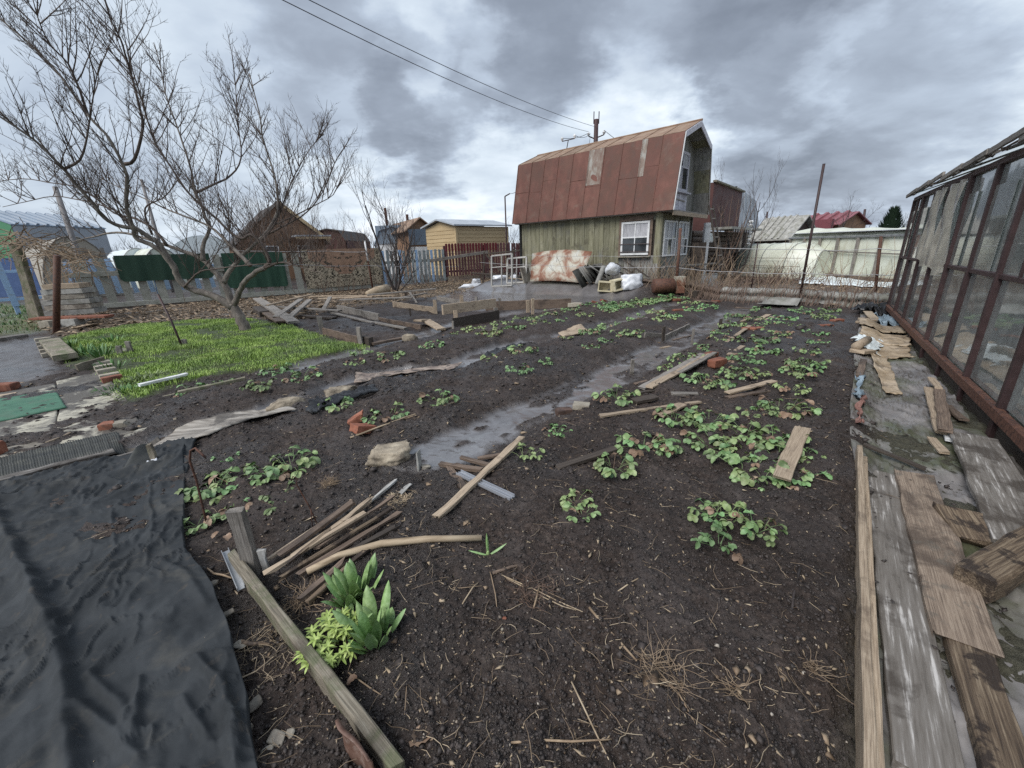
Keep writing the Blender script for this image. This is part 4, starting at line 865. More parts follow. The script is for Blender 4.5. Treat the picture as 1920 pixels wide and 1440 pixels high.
    e, X, Yv, W = gable('gabled_house', 'tan gabled house with a dark upper front, left of the yellow shed', 'house', xy(PY(769, 470, 35)), xy(PY(812, 470, 36)), 7, PY(780, 428, 35).z, PY(795, 409, 35).z, m_brickw, m_ochre, ridge='across', over=.4)
    zz2 = PY(780, 459, 35).z; MB().box((W/2, -.03, (zz2+PY(780, 429, 35).z)/2), (W, .05, PY(780, 429, 35).z-zz2)).build('front_panel', m_blueg, e); MB().box((W/2, -.03, zz2/2-.1), (W, .05, zz2-.1)).build('plinth', m_white, e)
    # yellow board house
    Y = 31; a = PY(802, 470, Y+2.4); c = PY(857, 470, Y); b = PY(952, 470, Y+3)
    zt = PY(857, 424, Y).z
    A = Vector((c.x, c.y, 0)); B = Vector((b.x, b.y, 0)); X = (B-A); W = X.length; dp = (Vector((a.x, a.y, 0))-A).length
    e = empty('yellow_shed', A, 'honey-yellow boarded shed with a low grey roof behind the burgundy fence', 'shed', None, math.atan2(X.y, X.x))
    la = e.matrix_world.inverted() @ Vector((a.x, a.y, 0)); l = la.length
    w = MB(); q = Vector((la.x, la.y, 0)); w.add([(0, 0, 0), (W, 0, 0), (W, 0, zt), (0, 0, zt), q, (q.x, q.y, zt), (q.x*.5, q.y*.5, zt+.42), (W+q.x, q.y, 0), (W+q.x, q.y, zt)],
                                                  [(0, 1, 2, 3), (0, 3, 6, 5, 4), (4, 5, 8, 7), (1, 7, 8, 2)]); w.build('wall', m_yel, e)
    nb = 13; bh = zt/nb
    for i in range(nb):
        MB().box((W/2, -.02, (i+.5)*bh), (W, .04, bh*.86)).build('wall_board', m_yel, e)
        plank('wall_board', (q.x*.02, q.y*.02, (i+.5)*bh), (q.x, q.y, (i+.5)*bh), .06, bh*.86, m_yel, e, warp=0)
    MB().box((0, -.03, zt/2), (.16, .16, zt)).build('corner_board', m_yel, e); MB().box((W, -.03, zt/2), (.12, .12, zt)).build('corner_board', m_yel, e)
    r = MB(); m_ = q*.5; n_ = Vector((0, -.25, 0))
    r.add([(-.3, -.3, zt+.02), (W+.3, -.3, zt+.02), (W+.3+m_.x, m_.y, zt+.5), (m_.x-.3, m_.y, zt+.5), (W+.3+q.x, q.y+.3, zt+.02), (q.x-.3, q.y+.3, zt+.02),
           (-.3, -.3, zt+.12), (W+.3, -.3, zt+.12), (W+.3+m_.x, m_.y, zt+.6), (m_.x-.3, m_.y, zt+.6), (W+.3+q.x, q.y+.3, zt+.12), (q.x-.3, q.y+.3, zt+.12)],
          [(6, 7, 8, 9), (9, 8, 10, 11), (0, 1, 7, 6), (0, 6, 9, 3), (3, 9, 11, 5), (1, 2, 8, 7), (0, 3, 2, 1), (3, 5, 4, 2)]); r.build('roof', m_silver, e)
    # house behind (right): dark red cladding, log base, silver gambrel
    a = PY(1322, 500, 19.5); b = PY(1374, 500, 23); zt = PY(1330, 342, 19.5).z; zb = PY(1372, 362, 23).z; zs = PY(1330, 432, 19.5).z
    A = Vector((a.x, a.y, 0)); X = Vector((b.x, b.y, 0))-A; W = X.length
    e = empty('red_clad_house', A, 'dark red clad house on a log base right of the mossy house', 'house', None, math.atan2(X.y, X.x))
    MB().add([(0, 0, zs), (W, 0, zs), (W, 0, zb), (0, 0, zt), (0, 5, zs), (0, 5, zt)], [(0, 1, 2, 3), (0, 3, 5, 4)]).build('gable_wall', m_shing, e)
    plank('roof_edge', (-.1, -.05, zt+.04), (W+.02, -.05, zb+.04), .16, .08, m_moss, e)
    for i in range(9): MB().tube([(-2.4, -.05, .15+i*(zs-.2)/9+.12), (W*1.0, -.05, .15+i*(zs-.2)/9+.12)], (zs-.2)/9*.53, 8).build('log', m_log, e)
    MB().box((W*.5, -.6, zs+.05), (W*1.2, .9, .1)).build('porch_roof', m_slate, e)
    for k in range(8): MB().box((W*.08*k+.1, -1.02, zs-.05), (.1, .02, .12)).build('lace_trim', m_lilac, e)
    MB().box((-.42, -.2, 1.9), (.75, .08, .4)).build('window', m_white, e); MB().box((-.42, -.25, 1.9), (.6, .02, .26)).build('pane', m_polyw, e)
    for k in range(7): MB().tube([(W*.62, -1.0, 1.5+.17*k), (W*.62, -1.0, 1.58+.17*k), (W*.62, -1.0, 1.64+.17*k)], [.05, .12, .05], 8).build('carved_post', m_white, e)
    a = PY(1318, 500, 17.5); zt = PY(1318, 418, 17.5).z
    tag(MB().box((0, 0, zt/2), (.22, .16, zt)).build('porch_post', m_white, None, False, Matrix.Translation((a.x, a.y, 0))), 'white painted porch post between the house and the ladder', 'post')
    a = PY(1306, 500, 16.8)
    tag(MB().box((0, 0, .85), (.55, .1, 1.7)).build('board_screen', m_brown, None, False, Matrix.Translation((a.x, a.y, 0))), 'brown boarded screen under the small porch window', 'screen')
    # silver barrel roof
    a = PY(1372, 500, 27); b = PY(1415, 500, 30); A = Vector((a.x, a.y, 0)); X = Vector((b.x, b.y, 0))-A; W = X.length
    e = empty('silver_barn', A, 'grey barn with a tall silvery sheet-metal gambrel roof behind the bare tree', 'building', None, math.atan2(X.y, X.x))
    z1 = PY(1380, 432, 27).z; z2 = PY(1375, 348, 27).z; z3 = PY(1404, 378, 30).z
    MB().add([(-.5, 0, z1), (W, 0, z1-.1), (W*.86, .3, z3), (.1, .3, z2), (.1, 6, z2), (W*.6, 6, z2)], [(0, 1, 2, 3), (2, 5, 4, 3)]).build('roof', m_silver, e)
    for k in range(6): f = k/6; MB().tube([(-.5+(W+.5)*f, -.02, z1), (.1+(W*.86-.1)*f, .28, z2+(z3-z2)*f)], .025, 4).build('seam', m_silver, e)
    MB().box((W/2, .6, z1/2), (W*.8, .6, z1)).build('wall', m_log, e)
    for k in range(3): MB().box((W*(.3+.25*k), .1, z1/2), (.14, .14, z1)).build('post', m_grey, e)
    gable('corrugated_shed', 'dark shed under a ribbed grey asbestos roof', 'shed', xy(PY(1410, 480, 27)), xy(PY(1472, 480, 25.2)), 2.6, PY(1445, 444, 25).z, PY(1445, 411, 27).z, m_log, m_slate, over=.3, ribs=.36)
    e, X, Yv, W = gable('red_roofed_house', 'low house with a pink-red metal roof and maroon side', 'house', xy(PY(1484, 480, 38)), xy(PY(1560, 480, 35)), 4, PY(1520, 424, 38).z, PY(1520, 405, 38).z, m_brickw, m_pink, over=.3, ribs=.8)
    q = PY(1500, 440, 36); e2 = MB().box((0, 0, 0), (3.6, .3, PY(1500, 414, 36).z)).build('wing_wall', m_maroon, e); e2.location = (1.6, -1.0, PY(1500, 414, 36).z/2)
    # polytunnels
    e, W, pr = tunnel('polytunnel', 'long cream polytunnel with a white ridge across the back right', xy(PY(1700, 500, 15.5)), xy(PY(1735, 500, 17.5)), 1, 2, m_poly)
    for o in list(e.children)+[e]: bpy.data.objects.remove(o)
    A = PY(1473, 497, 22.5); B = PY(1694, 500, 15.0); A.z = B.z = 0; X = B-A; W = X.length
    e = empty('polytunnel', A, 'long cream polytunnel with a white ridge across the back right', 'greenhouse', None, math.atan2(X.y, X.x))
    zA = PY(1475, 447, 22.5).z; zB = PY(1694, 441, 15).z; tA = PY(1470, 431, 23.5).z; tB = PY(1700, 430, 16.5).z
    n = 12; vs = []; mb = MB()
    for i in range(n+1):
        f = i/n; zw = zA+(zB-zA)*f; zt = tA+(tB-tA)*f+.03*math.sin(i*2)
        for (y, z) in ((0, .0), (.02, zw*.5), (0, zw), (.25, zw+(zt-zw)*.75), (.9, zt), (2.2, zw), (2.4, 0)): vs.append((W*f, y+.02*math.sin(i*3+z), z))
    mb.add(vs, [(i*7+j, (i+1)*7+j, (i+1)*7+j+1, i*7+j+1) for i in range(n) for j in range(6)]); mb.add([vs[k] for k in range(7)], [tuple(range(7))]); mb.add([vs[-7+k] for k in range(7)], [tuple(range(7))])
    mb.build('cover', m_poly, e, True)
    for k in range(7):
        f = .02+k*.163; zw = zA+(zB-zA)*f; MB().box((W*f, -.05, zw/2), (.13, .06, zw)).build('post', m_grey, e)
    plank('top_rail', (0, -.06, zA), (W, -.06, zB), .06, .08, m_zinc, e); plank('mid_rail', (W*.45, -.07, (zA+zB)*.33), (W, -.07, zB*.62), .04, .05, m_grey, e); plank('bottom_rail', (0, -.08, .12), (W, -.08, .12), .06, .14, m_brown, e)
    plank('white_cap', (0, .35, zA+.22), (W, .35, zB+.2), .9, .03, m_bag, e)
    # small cream tunnel in front: rounded ends
    A = PY(1352, 505, 23); B = PY(1508, 505, 18.5); A.z = B.z = 0; X = B-A; W = X.length; zt = PY(1430, 457, 20.5).z
    e = empty('polytunnel', A, 'small yellowish polytunnel with rounded ends behind the dry canes', 'greenhouse', None, math.atan2(X.y, X.x))
    n = 18; k = 10; vs = []; mb = MB()
    for i in range(n+1):
        f = i/n; sc = min(1, .35+3.2*min(f, 1-f)+.1) if min(f, 1-f) < .2 else 1
        for j in range(k+1):
            t = math.pi*j/k; vs.append((W*f, 1.1-1.1*sc*math.copysign(abs(math.cos(t))**.8, math.cos(t)), zt*(.55+.45*sc)*abs(math.sin(t))**.75+.02*math.sin(i*2.7+j)))
    mb.add(vs, [(i*(k+1)+j, (i+1)*(k+1)+j, (i+1)*(k+1)+j+1, i*(k+1)+j+1) for i in range(n) for j in range(k)]); mb.add(vs[:k+1], [tuple(range(k+1))]); mb.add(vs[-k-1:], [tuple(range(k+1))]); mb.build('cover', m_poly, e, True)
    for f in (.0, .2, .26, .50, .78, 1): MB().tube([(W*f, vs[int(f*n)*(k+1)+j][1]-(.03 if j < 6 else 0), vs[int(f*n)*(k+1)+j][2]+.02) for j in range(k+1)], .012, 4).build('hoop', m_zinc, e)
    for z in (.6, 1.0): MB().tube([(0.2, -.03, z*.9), (W-.2, -.05, z*.9)], .012, 4).build('side_bar', m_iron, e)
    # greenhouses seen through the glass: yellow tarpaulin house
    A = PY(1845, 470, 11.5); B = PY(2200, 480, 7.5)
    e, X, Yv, W = gable('yellow_greenhouse', 'grey neighbour shed with a yellow tarpaulin seen through the right-hand glass', 'shed', xy(A), xy(B), 3, 2.55, 2.75, m_conc, m_yellow, over=.1)
    MB().box((W/2, -.06, 2.0), (W+.1, .05, 1.15)).build('tarpaulin', m_yellow, e)
    A = PY(1760, 480, 12.5); B = PY(1990, 500, 9.8)
    gable('low_greenhouse', 'low white covered bed frame in front of the yellow tarpaulin', 'bed frame', xy(A), xy(B), 1, .9, 1.15, m_polyw, m_polyw, over=.03)
    # conifer
    p = PY(1665, 445, 40); h_ = PY(1665, 394, 40).z
    e = empty('conifer', (p.x, p.y, 0), 'dark narrow conifer rising behind the long polytunnel', 'tree'); mb = MB()
    rs = random.Random(3)
    for i in range(900):
        z = h_*rs.random()**.8; rr_ = .95*min(1, (1-z/h_)*2.2+.12)*min(1, .4+z/h_*2); a = rs.uniform(0, 6.28); q = Vector((rr_*math.cos(a)*rs.uniform(.7, 1), rr_*math.sin(a)*rs.uniform(.7, 1), z))
        d = Vector((math.cos(a)*.25, math.sin(a)*.25, .45)); s_ = Vector((-math.sin(a), math.cos(a), 0))*.09; mb.add([q-s_, q+s_, q+d], [(0, 1, 2)])
    mb.tube([(0, 0, 0), (0, 0, h_*.95)], [.7, .05], 8); o = mb.build('crown', m_conif, e); MB().tube([(0, 0, 0), (0, 0, h_*.5)], [.14, .08], 6).build('trunk', m_bark, e)
background()
# ================================================================ poles and wires
def pole(x, yb, yt, Y, r, mat, label, name='utility_pole', xt=None, top=None, extra=None, cat='pole'):
    a = PY(x, yb, Y); t = PY(xt if xt is not None else x, yt, Y); a.z = gz(a.x, a.y)-.05
    if xt is None: t.x, t.y = a.x, a.y
    e = empty(name, a, label, cat); n = (t-a).length
    MB().tube([Vector((0, 0, 0)), (t-a)*.5, t-a], [r, r*.9, r*.75], 10).build('shaft', mat, e, True)
    if extra: extra(e, t-a)
    return e, t
def px_arm(e, t):
    for k, (dx, dz) in enumerate(((-.38, -.75), (.42, -.7))):
        MB().tube([t+Vector((0, 0, dz-.15)), t+Vector((dx, 0, dz))], .03, 5).build('arm', m_pole, e)
        MB().tube([t+Vector((dx, 0, dz)), t+Vector((dx, 0, dz+.1)), t+Vector((dx, 0, dz+.2))], [.03, .09, .03], 8).build('insulator', m_white, e)
    for dx in (-.13, .13): MB().tube([t+Vector((dx, 0, -.2)), t+Vector((dx, 0, .35))], .025, 5).build('spike', m_pole, e)
pe, PT = pole(1111, 480, 224, 24, .15, m_pole, 'dark utility pole with insulators standing behind the rust-red roof', extra=px_arm)
def wire(a, b, sag, r, mat, label, name='power_line', cat='wire', group=None, n=14):
    a = Vector(a); b = Vector(b); P = []
    for i in range(n+1): f = i/n; p = a.lerp(b, f); p.z -= sag*4*f*(1-f); P.append(p)
    return tag(MB().tube(P, r, 4).build(name, mat, None), label, cat, group)
wire(PT+Vector((-.38, 0, -.55)), PY(520, -5, 9.5), .25, .009, m_wiredk, 'lower of the two power lines running from the pole to the top left', group='power lines from the utility pole')
wire(PT+Vector((.02, 0, -.35)), PY(570, -5, 10), .2, .009, m_wiredk, 'upper of the two power lines running from the pole to the top left', group='power lines from the utility pole')
q1 = HP(1.77, 5.48, 5.96); q2 = HP(1.77, 4.88, 5.96)
wire(PT+Vector((-.38, 0, -.6)), q1, .1, .012, m_wiredk, 'service wire from the pole to the left insulator of the roof bracket', group='service wires to the house')
wire(PT+Vector((-.38, 0, -.7)), q2, .1, .012, m_wiredk, 'service wire from the pole to the right insulator of the roof bracket', group='service wires to the house')
wire(PT+Vector((.42, 0, -.5)), HP(3.3, 2.6, 5.0), .05, .012, m_wiredk, 'wire dropping from the pole behind the roof to the right', group='service wires to the house')
wire(PT+Vector((-.3, 0, -.8)), HP(1.9, 4.3, 5.4), .02, .012, m_wiredk, 'stay wire from the pole down to the roof ridge', group='service wires to the house')
def armt(e, t):
    MB().tube([t, t+Vector((.25, 0, .12))], .03, 5).build('hook', m_pole, e)
pole2, P2 = pole(950, 462, 368, 22, .045, m_pole, 'thin iron pole left of the mossy house', extra=armt, name='thin_pole')
wire(P2+Vector((.25, 0, .12)), HP(0.3, 6.7, 4.0), .03, .012, m_wiredk, 'wire from the thin pole to the far edge of the house roof')
pole(140, 460, 350, 16, .10, m_concp, 'leaning grey pole behind the picket fence at the left', xt=103, name='leaning_pole')
pole(303, 470, 335, 24, .09, m_concp, 'upright grey pole seen through the apple tree', name='grey_pole')
pole(1437, 418, 397, 60, .16, m_pole, 'small distant power pole above the ribbed shed roof', xt=1439)
pole(1619, 440, 392, 45, .14, m_pole, 'distant power pole between the red roof and the conifer', xt=1622)
pole(8, 440, 386, 48, .05, m_zinc, 'television mast on the far left building', extra=lambda e, t: MB().tube([t+Vector((-.8, 0, 0)), t+Vector((.8, 0, 0))], .04, 4).build('aerial', m_zinc, e), name='aerial_mast', cat='aerial')
# ================================================================ fences
def picket(x0, w, z0, z1, t, pointed=0, mat=None, parent=None, lx=0, jitter=.01, rounded=False, M_=None):
    h = z1-z0; b = MB()
    if rounded: prof = [(-w/2, 0), (w/2, 0), (w/2, h-w*.3), (w*.28, h), (-w*.28, h), (-w/2, h-w*.3)]
    elif pointed: prof = [(-w/2, 0), (w/2, 0), (w/2, h-w*.5), (0, h), (-w/2, h-w*.5)]
    else: k = U(-.02, .02); prof = [(-w/2, 0), (w/2, 0), (w/2-.006, h*.5), (w/2, h+k), (-w/2, h-k), (-w/2+.006, h*.5)]
    n = len(prof); vs = [(x, -t/2, z) for x, z in prof]+[(x, t/2, z) for x, z in prof]
    b.add(vs, [tuple(range(n)), tuple(range(2*n-1, n-1, -1))]+[(i, i+n, (i+1) % n+n, (i+1) % n) for i in range(n)])
    me = bpy.data.meshes.new('picket'); me.from_pydata(b.v, [], b.f); me.materials.append(mat); me.update(); return me
def fence(name, label, A, B, pitch, w, z0, z1, matf, rails=(), railm=None, posts=0, postm=None, back=False, rounded=False, tjit=.03, t=.03, cover=lambda f: None, railw=.1, group=None, f0=0, lean=.0):
    A = Vector((A[0], A[1], 0)); B = Vector((B[0], B[1], 0)); X = B-A; W = X.length
    zA = gz(A.x, A.y); A.z = zA
    e = empty(name, A, label, 'fence', group, math.atan2(X.y, X.x)); n = int(W/pitch); var = {}
    for i in range(n):
        x = (i+.5)*pitch; mt = matf(i)
        if mt is None: continue
        k = (mt.name, i % 5)
        if k not in var: var[k] = picket(0, w*U(.9, 1.08), z0, z1+U(-.02, .02), t, mat=mt, rounded=rounded)
        gzz = 0
        m = Matrix.Translation((x+U(-.01, .01), -.04 if not back else .06, z0+U(-tjit, tjit))) @ Matrix.Rotation(U(-.02, .02)+lean, 4, 'Y')
        link('picket', var[k], e, m)
    for z in rails:
        zz_ = z if isinstance(z, tuple) else (z, z)
        plank('rail', (-.1, .0, zz_[0]), (W+.1, .0, zz_[1]), .04, railw, railm, e)
    if posts:
        for i in range(int(W/posts)+1):
            MB().box((i*posts, .07, (z1+.1)/2-.1), (.12, .1, z1-.05)).build('post', postm or railm, e)
    return e, W
FA = Vector((-15.6, 15.3, 0)); FB = Vector((-6.5, 21.8, 0))
# grey picket fence, main run (wide pale pickets), rails on our side
fence('picket_fence', 'long weathered grey picket fence along the left side', FA, FB, .50, .27, .12, 1.86, lambda i: m_fence, rails=[], railm=m_fence, posts=2.2, tjit=.02)
e = C.objects['picket_fence']; Wf = (FB-FA).length
plank('rail', (-.3, -.10, 1.30), (5.4, -.10, 1.30), .05, .17, m_fence, e); plank('rail', (-.3, -.09, .14), (Wf, -.09, .16), .05, .20, m_fence, e); plank('base_board', (0, -.12, .02), (Wf, -.12, .0), .05, .12, m_dark, e)
dv = (FB-FA).normalized(); nv_ = Vector((-dv.y, dv.x, 0))
FC = FA-dv*.3+nv_*.55
fence('picket_fence', 'light blue picket fence standing just behind the grey one', FC, FC+dv*6.2, .50, .17, .55, 1.84, lambda i: m_fblue, rails=[(1.45, 1.45)], railm=m_fblue, posts=2.4, lean=-.05)
FC2 = FA+dv*8.6+nv_*.4
fence('picket_fence', 'short run of light blue pickets between the dark green mats and the carpet', FC2-dv*.6, FC2+dv*1.6, .50, .19, .2, 1.8, lambda i: m_fblue, rails=[(1.4, 1.4)], railm=m_fblue)
# blue fence and gate at the far left, in front (neighbour's path)
fence('picket_fence', 'bright blue picket panel at the far left edge beyond the rusty post', PY(-120, 560, 13.6), PY(66, 545, 15.4), .46, .18, .3, 1.95, lambda i: m_fblue, rails=[1.5, .55], railm=m_fblue, posts=1.6, lean=-.04)
sg = PY(10, 520, 16.6); sg.z = .0
e = MB().box((0, 0, 1.25), (1.3, .08, 1.5)).build('blue_hut_wall', M('deep_blue_paint', [(.12, .19, .40), (.18, .26, .50)], bump=.1), None, False, Matrix.Translation((sg.x-.3, sg.y+.5, 0)) @ Matrix.Rotation(.6, 4, 'Z')); tag(e, 'deep blue painted board behind the far left pickets', 'panel')
# blue-grey run and burgundy run
FD = Vector((-3.55, 24.2, 0)); FE = Vector((1.9, 27.2, 0))
fence('picket_fence', 'blue-grey picket fence right of the hanging carpet', FB, FD, .235, .15, .12, 1.82, lambda i: m_fgb if i % 4 else m_fblue, rails=[(1.25, 1.30), (.22, .22)], railm=m_fence, posts=2, railw=.14)
fence('picket_fence', 'dark burgundy picket fence with rounded fresh red tips', FD, FE, .185, .125, .35, 2.10, lambda i: m_burg, rails=[(.62, .62)], railm=m_burg, rounded=True, posts=2.4)
be = C.objects['picket_fence.005'] if 'picket_fence.005' in C.objects else e
Wb = (FE-FD).length
pk = picket(0, .125, 0, .42, .034, mat=m_burgtop, rounded=True)
for i in range(18): link('picket_tip', pk, be, Matrix.Translation(((i+.5)*.185, -.045, 1.72)))
plank('rail', (-1.0, -.22, 1.25), (2.6, -.22, 1.62), .06, .16, m_grey, be)
# sagging gate frame of dark bars
g0 = PY(905, 520, 22); g1 = PY(962, 515, 21)
for (a, b, lab) in ((PY(912, 476, 22), PY(990, 468, 20.5), 'dark upper rail of the old gate near the house'), (PY(912, 478, 22), PY(938, 508, 21.5), 'diagonal brace hanging from the dark gate rail'), (PY(908, 472, 22), Vector((g0.x, g0.y, 0)), 'dark gate post in front of the burgundy fence'),
                    (PY(962, 466, 21), Vector((g1.x, g1.y, 0)), 'second dark gate post before the house corner'), (PY(885, 512, 21.5), PY(1000, 520, 18.8), 'low dark bar across the foot of the gate')):
    tag(plank('gate_bar', a, b, .08, .07, m_dark), lab, 'bar', 'bars of the derelict gate')
# mats and carpet hanging on the fence
FMAT = Matrix.Translation(FA) @ Matrix.Rotation(math.atan2(dv.y, dv.x), 4, 'Z')
def fx(px_):   # position along the fence for a pixel column
    d = raydir(px_, 520); s = (FA.x*d.y-FA.y*d.x)/(dv.y*d.x-dv.x*d.y); return s
def hang(name, x0, x1, ztop, zb0, zb1, mat, label, cat, off=-.16, nx=30, nz=14, wave=.02, corner=0.1):
    a, b = fx(x0), fx(x1); mb = MB(); vs = []; c = (a+b)/2
    for i in range(nx+1):
        for j in range(nz+1):
            f = i/nx; g = j/nz; zb = zb0+(zb1-zb0)*f+(corner*max(0, 1-min(f, 1-f)/.05)**2 if corner else 0); x = a+(b-a)*f-c; z = ztop-(ztop-zb)*g
            vs.append((x, off+wave*math.sin(f*23+g)*g+.01*math.sin(f*51), z))
    vs2 = [(x, y+.015, z) for x, y, z in vs]; k = nz+1
    mb.add(vs, [(i*k+j, (i+1)*k+j, (i+1)*k+j+1, i*k+j+1) for i in range(nx) for j in range(nz)]); mb.add(vs2, [(i*k+j, i*k+j+1, (i+1)*k+j+1, (i+1)*k+j) for i in range(nx) for j in range(nz)])
    zc = (ztop+(zb0+zb1)/2)/2; mb.v = [(x, y, z-zc) for x, y, z in mb.v]
    o = mb.build(name, mat, None, True, FMAT @ Matrix.Translation((c, 0, zc))); return tag(o, label, cat)
tag(hang('green_mat', 226, 402, 1.93, .98, .96, m_grn, 'dark green mesh mat hanging over the left part of the grey fence', 'mat'), group='dark green mats over the fence')
tag(hang('green_mat', 424, 537, 1.92, .50, .42, m_grn, 'second dark green mat hanging right of the apple trunk', 'mat'), group='dark green mats over the fence')
hang('carpet', 571, 716, 1.99, .24, .26, m_carpet, 'patterned black and beige carpet hung over the fence', 'carpet', corner=0, wave=.015)
# ================================================================ greenhouse on the right
def greenhouse():
    B0 = Vector((4.14, 3.15, 0)); w = Vector((.59, .807, 0)).normalized(); n = Vector((-w.y, w.x, 0)); sp = 1.035
    e = empty('greenhouse', B0, 'long old glass greenhouse with dark red-brown posts along the right side', 'greenhouse', None, math.atan2(w.y, w.x))
    # local: x along the wall (far = +), y = n (towards the garden), z up
    X0, X1 = -3.3*sp, 7*sp; EV = 2.33; RL = 1.22; SILL = .16
    def bx(nm, a, b, wd, th, mat, par=e): return plank(nm, a, b, wd, th, mat, par, upv=Vector((0, 1, 0)) if abs((Vector(b)-Vector(a)).z) < .01 else Vector((1, 0, 0)), warp=.4)
    for k in range(-3, 8):
        x = k*sp; bx('post', (x, 0, -.15), (x, U(-.01, .01), EV), .075, .07, m_pole)
    bx('sill', (X0, .03, SILL), (X1, .03, SILL), .10, .06, m_iron); 
    bx('base_board', (X0, -.02, .02), (X1, -.02, .02), .24, .04, m_dark)
    bx('rail', (X0, 0.0, RL), (X1, 0.0, RL), .05, .05, m_pole)
    bx('eave_rail', (X0, 0, EV+.02), (X1, 0, EV+.02), .07, .06, m_pole)
    # second, lapped bars in the upper half
    for k in range(-3, 7):
        if k in (2,): continue
        x = k*sp+.52
        if k % 2 == 0: bx('bar', (x, .012, RL), (x, .012, EV), .03, .03, m_pole)
    # panes
    for k in range(-3, 7):
        x0, x1 = k*sp+.03, (k+1)*sp-.03
        for (z0, z1, nm) in ((SILL+.05, RL-.02, 'lower'), (RL+.02, EV-.02, 'upper')):
            MB().box(((x0+x1)/2, -.01+U(-.004, .004), (z0+z1)/2), (x1-x0, .005, z1-z0)).build('pane', m_glassd, e)
            if nm == 'upper': 
                xx = x0+(x1-x0)*U(.3, .6); MB().box(((xx+x1)/2, .006, (z0+z1)/2-.1), (x1-xx, .005, z1-z0-.2)).build('pane', m_glassd, e)
    # torn film hanging inside two upper bays
    for (k, a, b, zb) in ((3, .02, .98, 1.16), (4, .02, .90, 1.24)):
        mb = MB(); vs = []; nx, nz = 10, 12
        for i in range(nx+1):
            for j in range(nz+1):
                f, g = i/nx, j/nz; x = (k+a+(b-a)*f*(1-.25*(1-g)*0))*sp+.12*g*(1-f); z = EV-.03-(EV-zb+.06*math.sin(f*5))*g
                vs.append((x, .05+.035*math.sin(f*11+g*5)+.02*math.sin(f*23), z))
        mb.add(vs, [(i*(nz+1)+j, (i+1)*(nz+1)+j, (i+1)*(nz+1)+j+1, i*(nz+1)+j+1) for i in range(nx) for j in range(nz)]); mb.build('torn_film', m_film, e, True)
    # low gable roof, lapped sheets with an uneven eave
    W_ = 2.9; RZ = 3.0
    for k in range(-7, 14):
        x = k*sp/2; z = EV+.07+.015*(k % 3)
        mb = MB(); mb.add([(x-.06, .12, z-.02), (x+sp/2+.03, .12, z-.02), (x+sp/2+.03, -W_/2, RZ), (x-.06, -W_/2, RZ), (x-.06, .12, z+.015), (x+sp/2+.03, .12, z+.005), (x+sp/2+.03, -W_/2, RZ+.03), (x-.06, -W_/2, RZ+.03)],
                  [(0, 3, 2, 1), (4, 5, 6, 7), (0, 1, 5, 4), (1, 2, 6, 5), (2, 3, 7, 6), (3, 0, 4, 7)]); mb.build('roof_pane', m_glassc, e)
        bx('roof_bar', (x, .15, z+.0), (x, -W_/2, RZ), .035, .03, m_dark)
        if k % 2 == 0: bx('eave_slat', (x-.05, .15, z+.045+U(0, .02)), (x+sp+.08, .14, z+.02), .06, .03, m_grey)
    bx('ridge', (X0, -W_/2, RZ+.02), (X1, -W_/2, RZ+.02), .06, .05, m_pole)
    for k in range(-3, 8, 2): bx('far_post', (k*sp, -W_, 0), (k*sp, -W_, EV), .06, .06, m_pole)
    for k in range(-3, 7): MB().box(((k+.5)*sp, -W_, EV/2+.1), (sp-.06, .005, EV-.2)).build('far_pane', m_glassc, e)
    bx('far_rail', (X0, -W_, RL), (X1, -W_, RL), .05, .05, m_pole); bx('far_eave', (X0, -W_, EV), (X1, -W_, EV), .06, .06, m_pole)
    # end wall
    MB().add([(X1-.02, 0, .1), (X1-.02, -W_, .1), (X1-.02, -W_, EV), (X1-.02, -W_/2, RZ), (X1-.02, 0, EV)], [(0, 1, 2, 3, 4)]).build('end_pane', m_glassc, e)
    for y in (-.9, -1.9): bx('end_bar', (X1, y, 0), (X1, y, EV+.3), .05, .05, m_pole)
    return e
greenhouse()
# ================================================================ fabric, mats and sheets on the ground
sheet('black_fabric', [((-90, 935), (352, 838)), ((-90, 985), (350, 900)), ((-60, 1040), (348, 960)), ((-40, 1100), (352, 1040)), ((-15, 1150), (405, 1110)), ((5, 1230), (440, 1200)), ((10, 1320), (472, 1310)), ((12, 1400), (485, 1400)), ((15, 1520), (505, 1500)), ((15, 1640), (530, 1620))],
      m_cloth, 'crumpled black garden fabric spread over the ground at the lower left', 'fabric', nu=170, nv=220, lift=.055, skirt=.06, wr=(.020, 4.6), fine=(.008, 15), ragged=.02, crease=.020,
      ridges=[(((-10, 960), (60, 1100), (120, 1240), (140, 1340), (150, 1480)), .030, .045), (((60, 1100), (95, 1300), (70, 1480)), .06, .02), (((35, 1005), (120, 985), (200, 955), (290, 915), (350, 860)), .022, .022), (((-20, 960), (130, 925), (290, 885)), .05, .035),
              (((165, 1345), (215, 1385), (270, 1450)), .02, .035), (((180, 1290), (235, 1340), (262, 1400)), .018, .022), (((380, 1260), (430, 1310), (455, 1400)), .018, .03), (((300, 1070), (350, 1090), (395, 1150)), .02, .018), (((270, 1290), (262, 1380)), .015, .02), (((440, 1380), (455, 1460)), .02, .04), (((285, 905), (290, 1010), (282, 1080)), .012, .014), (((215, 970), (222, 1040)), .012, .012), (((240, 1230), (175, 1290)), .014, .016), (((350, 1330), (400, 1400)), .015, .02)])
sheet('fabric_flap', [((300, 832), (372, 838)), ((290, 850), (366, 850)), ((275, 905), (352, 900)), ((280, 920), (335, 915))], m_cloth, 'folded corner of black fabric hooked over a mossy stub of wood', 'fabric', nu=40, nv=30, lift=.05, wr=(.02, 7), fine=(.008, 20), ridges=[(((300, 850), (355, 845)), .03, .04)])
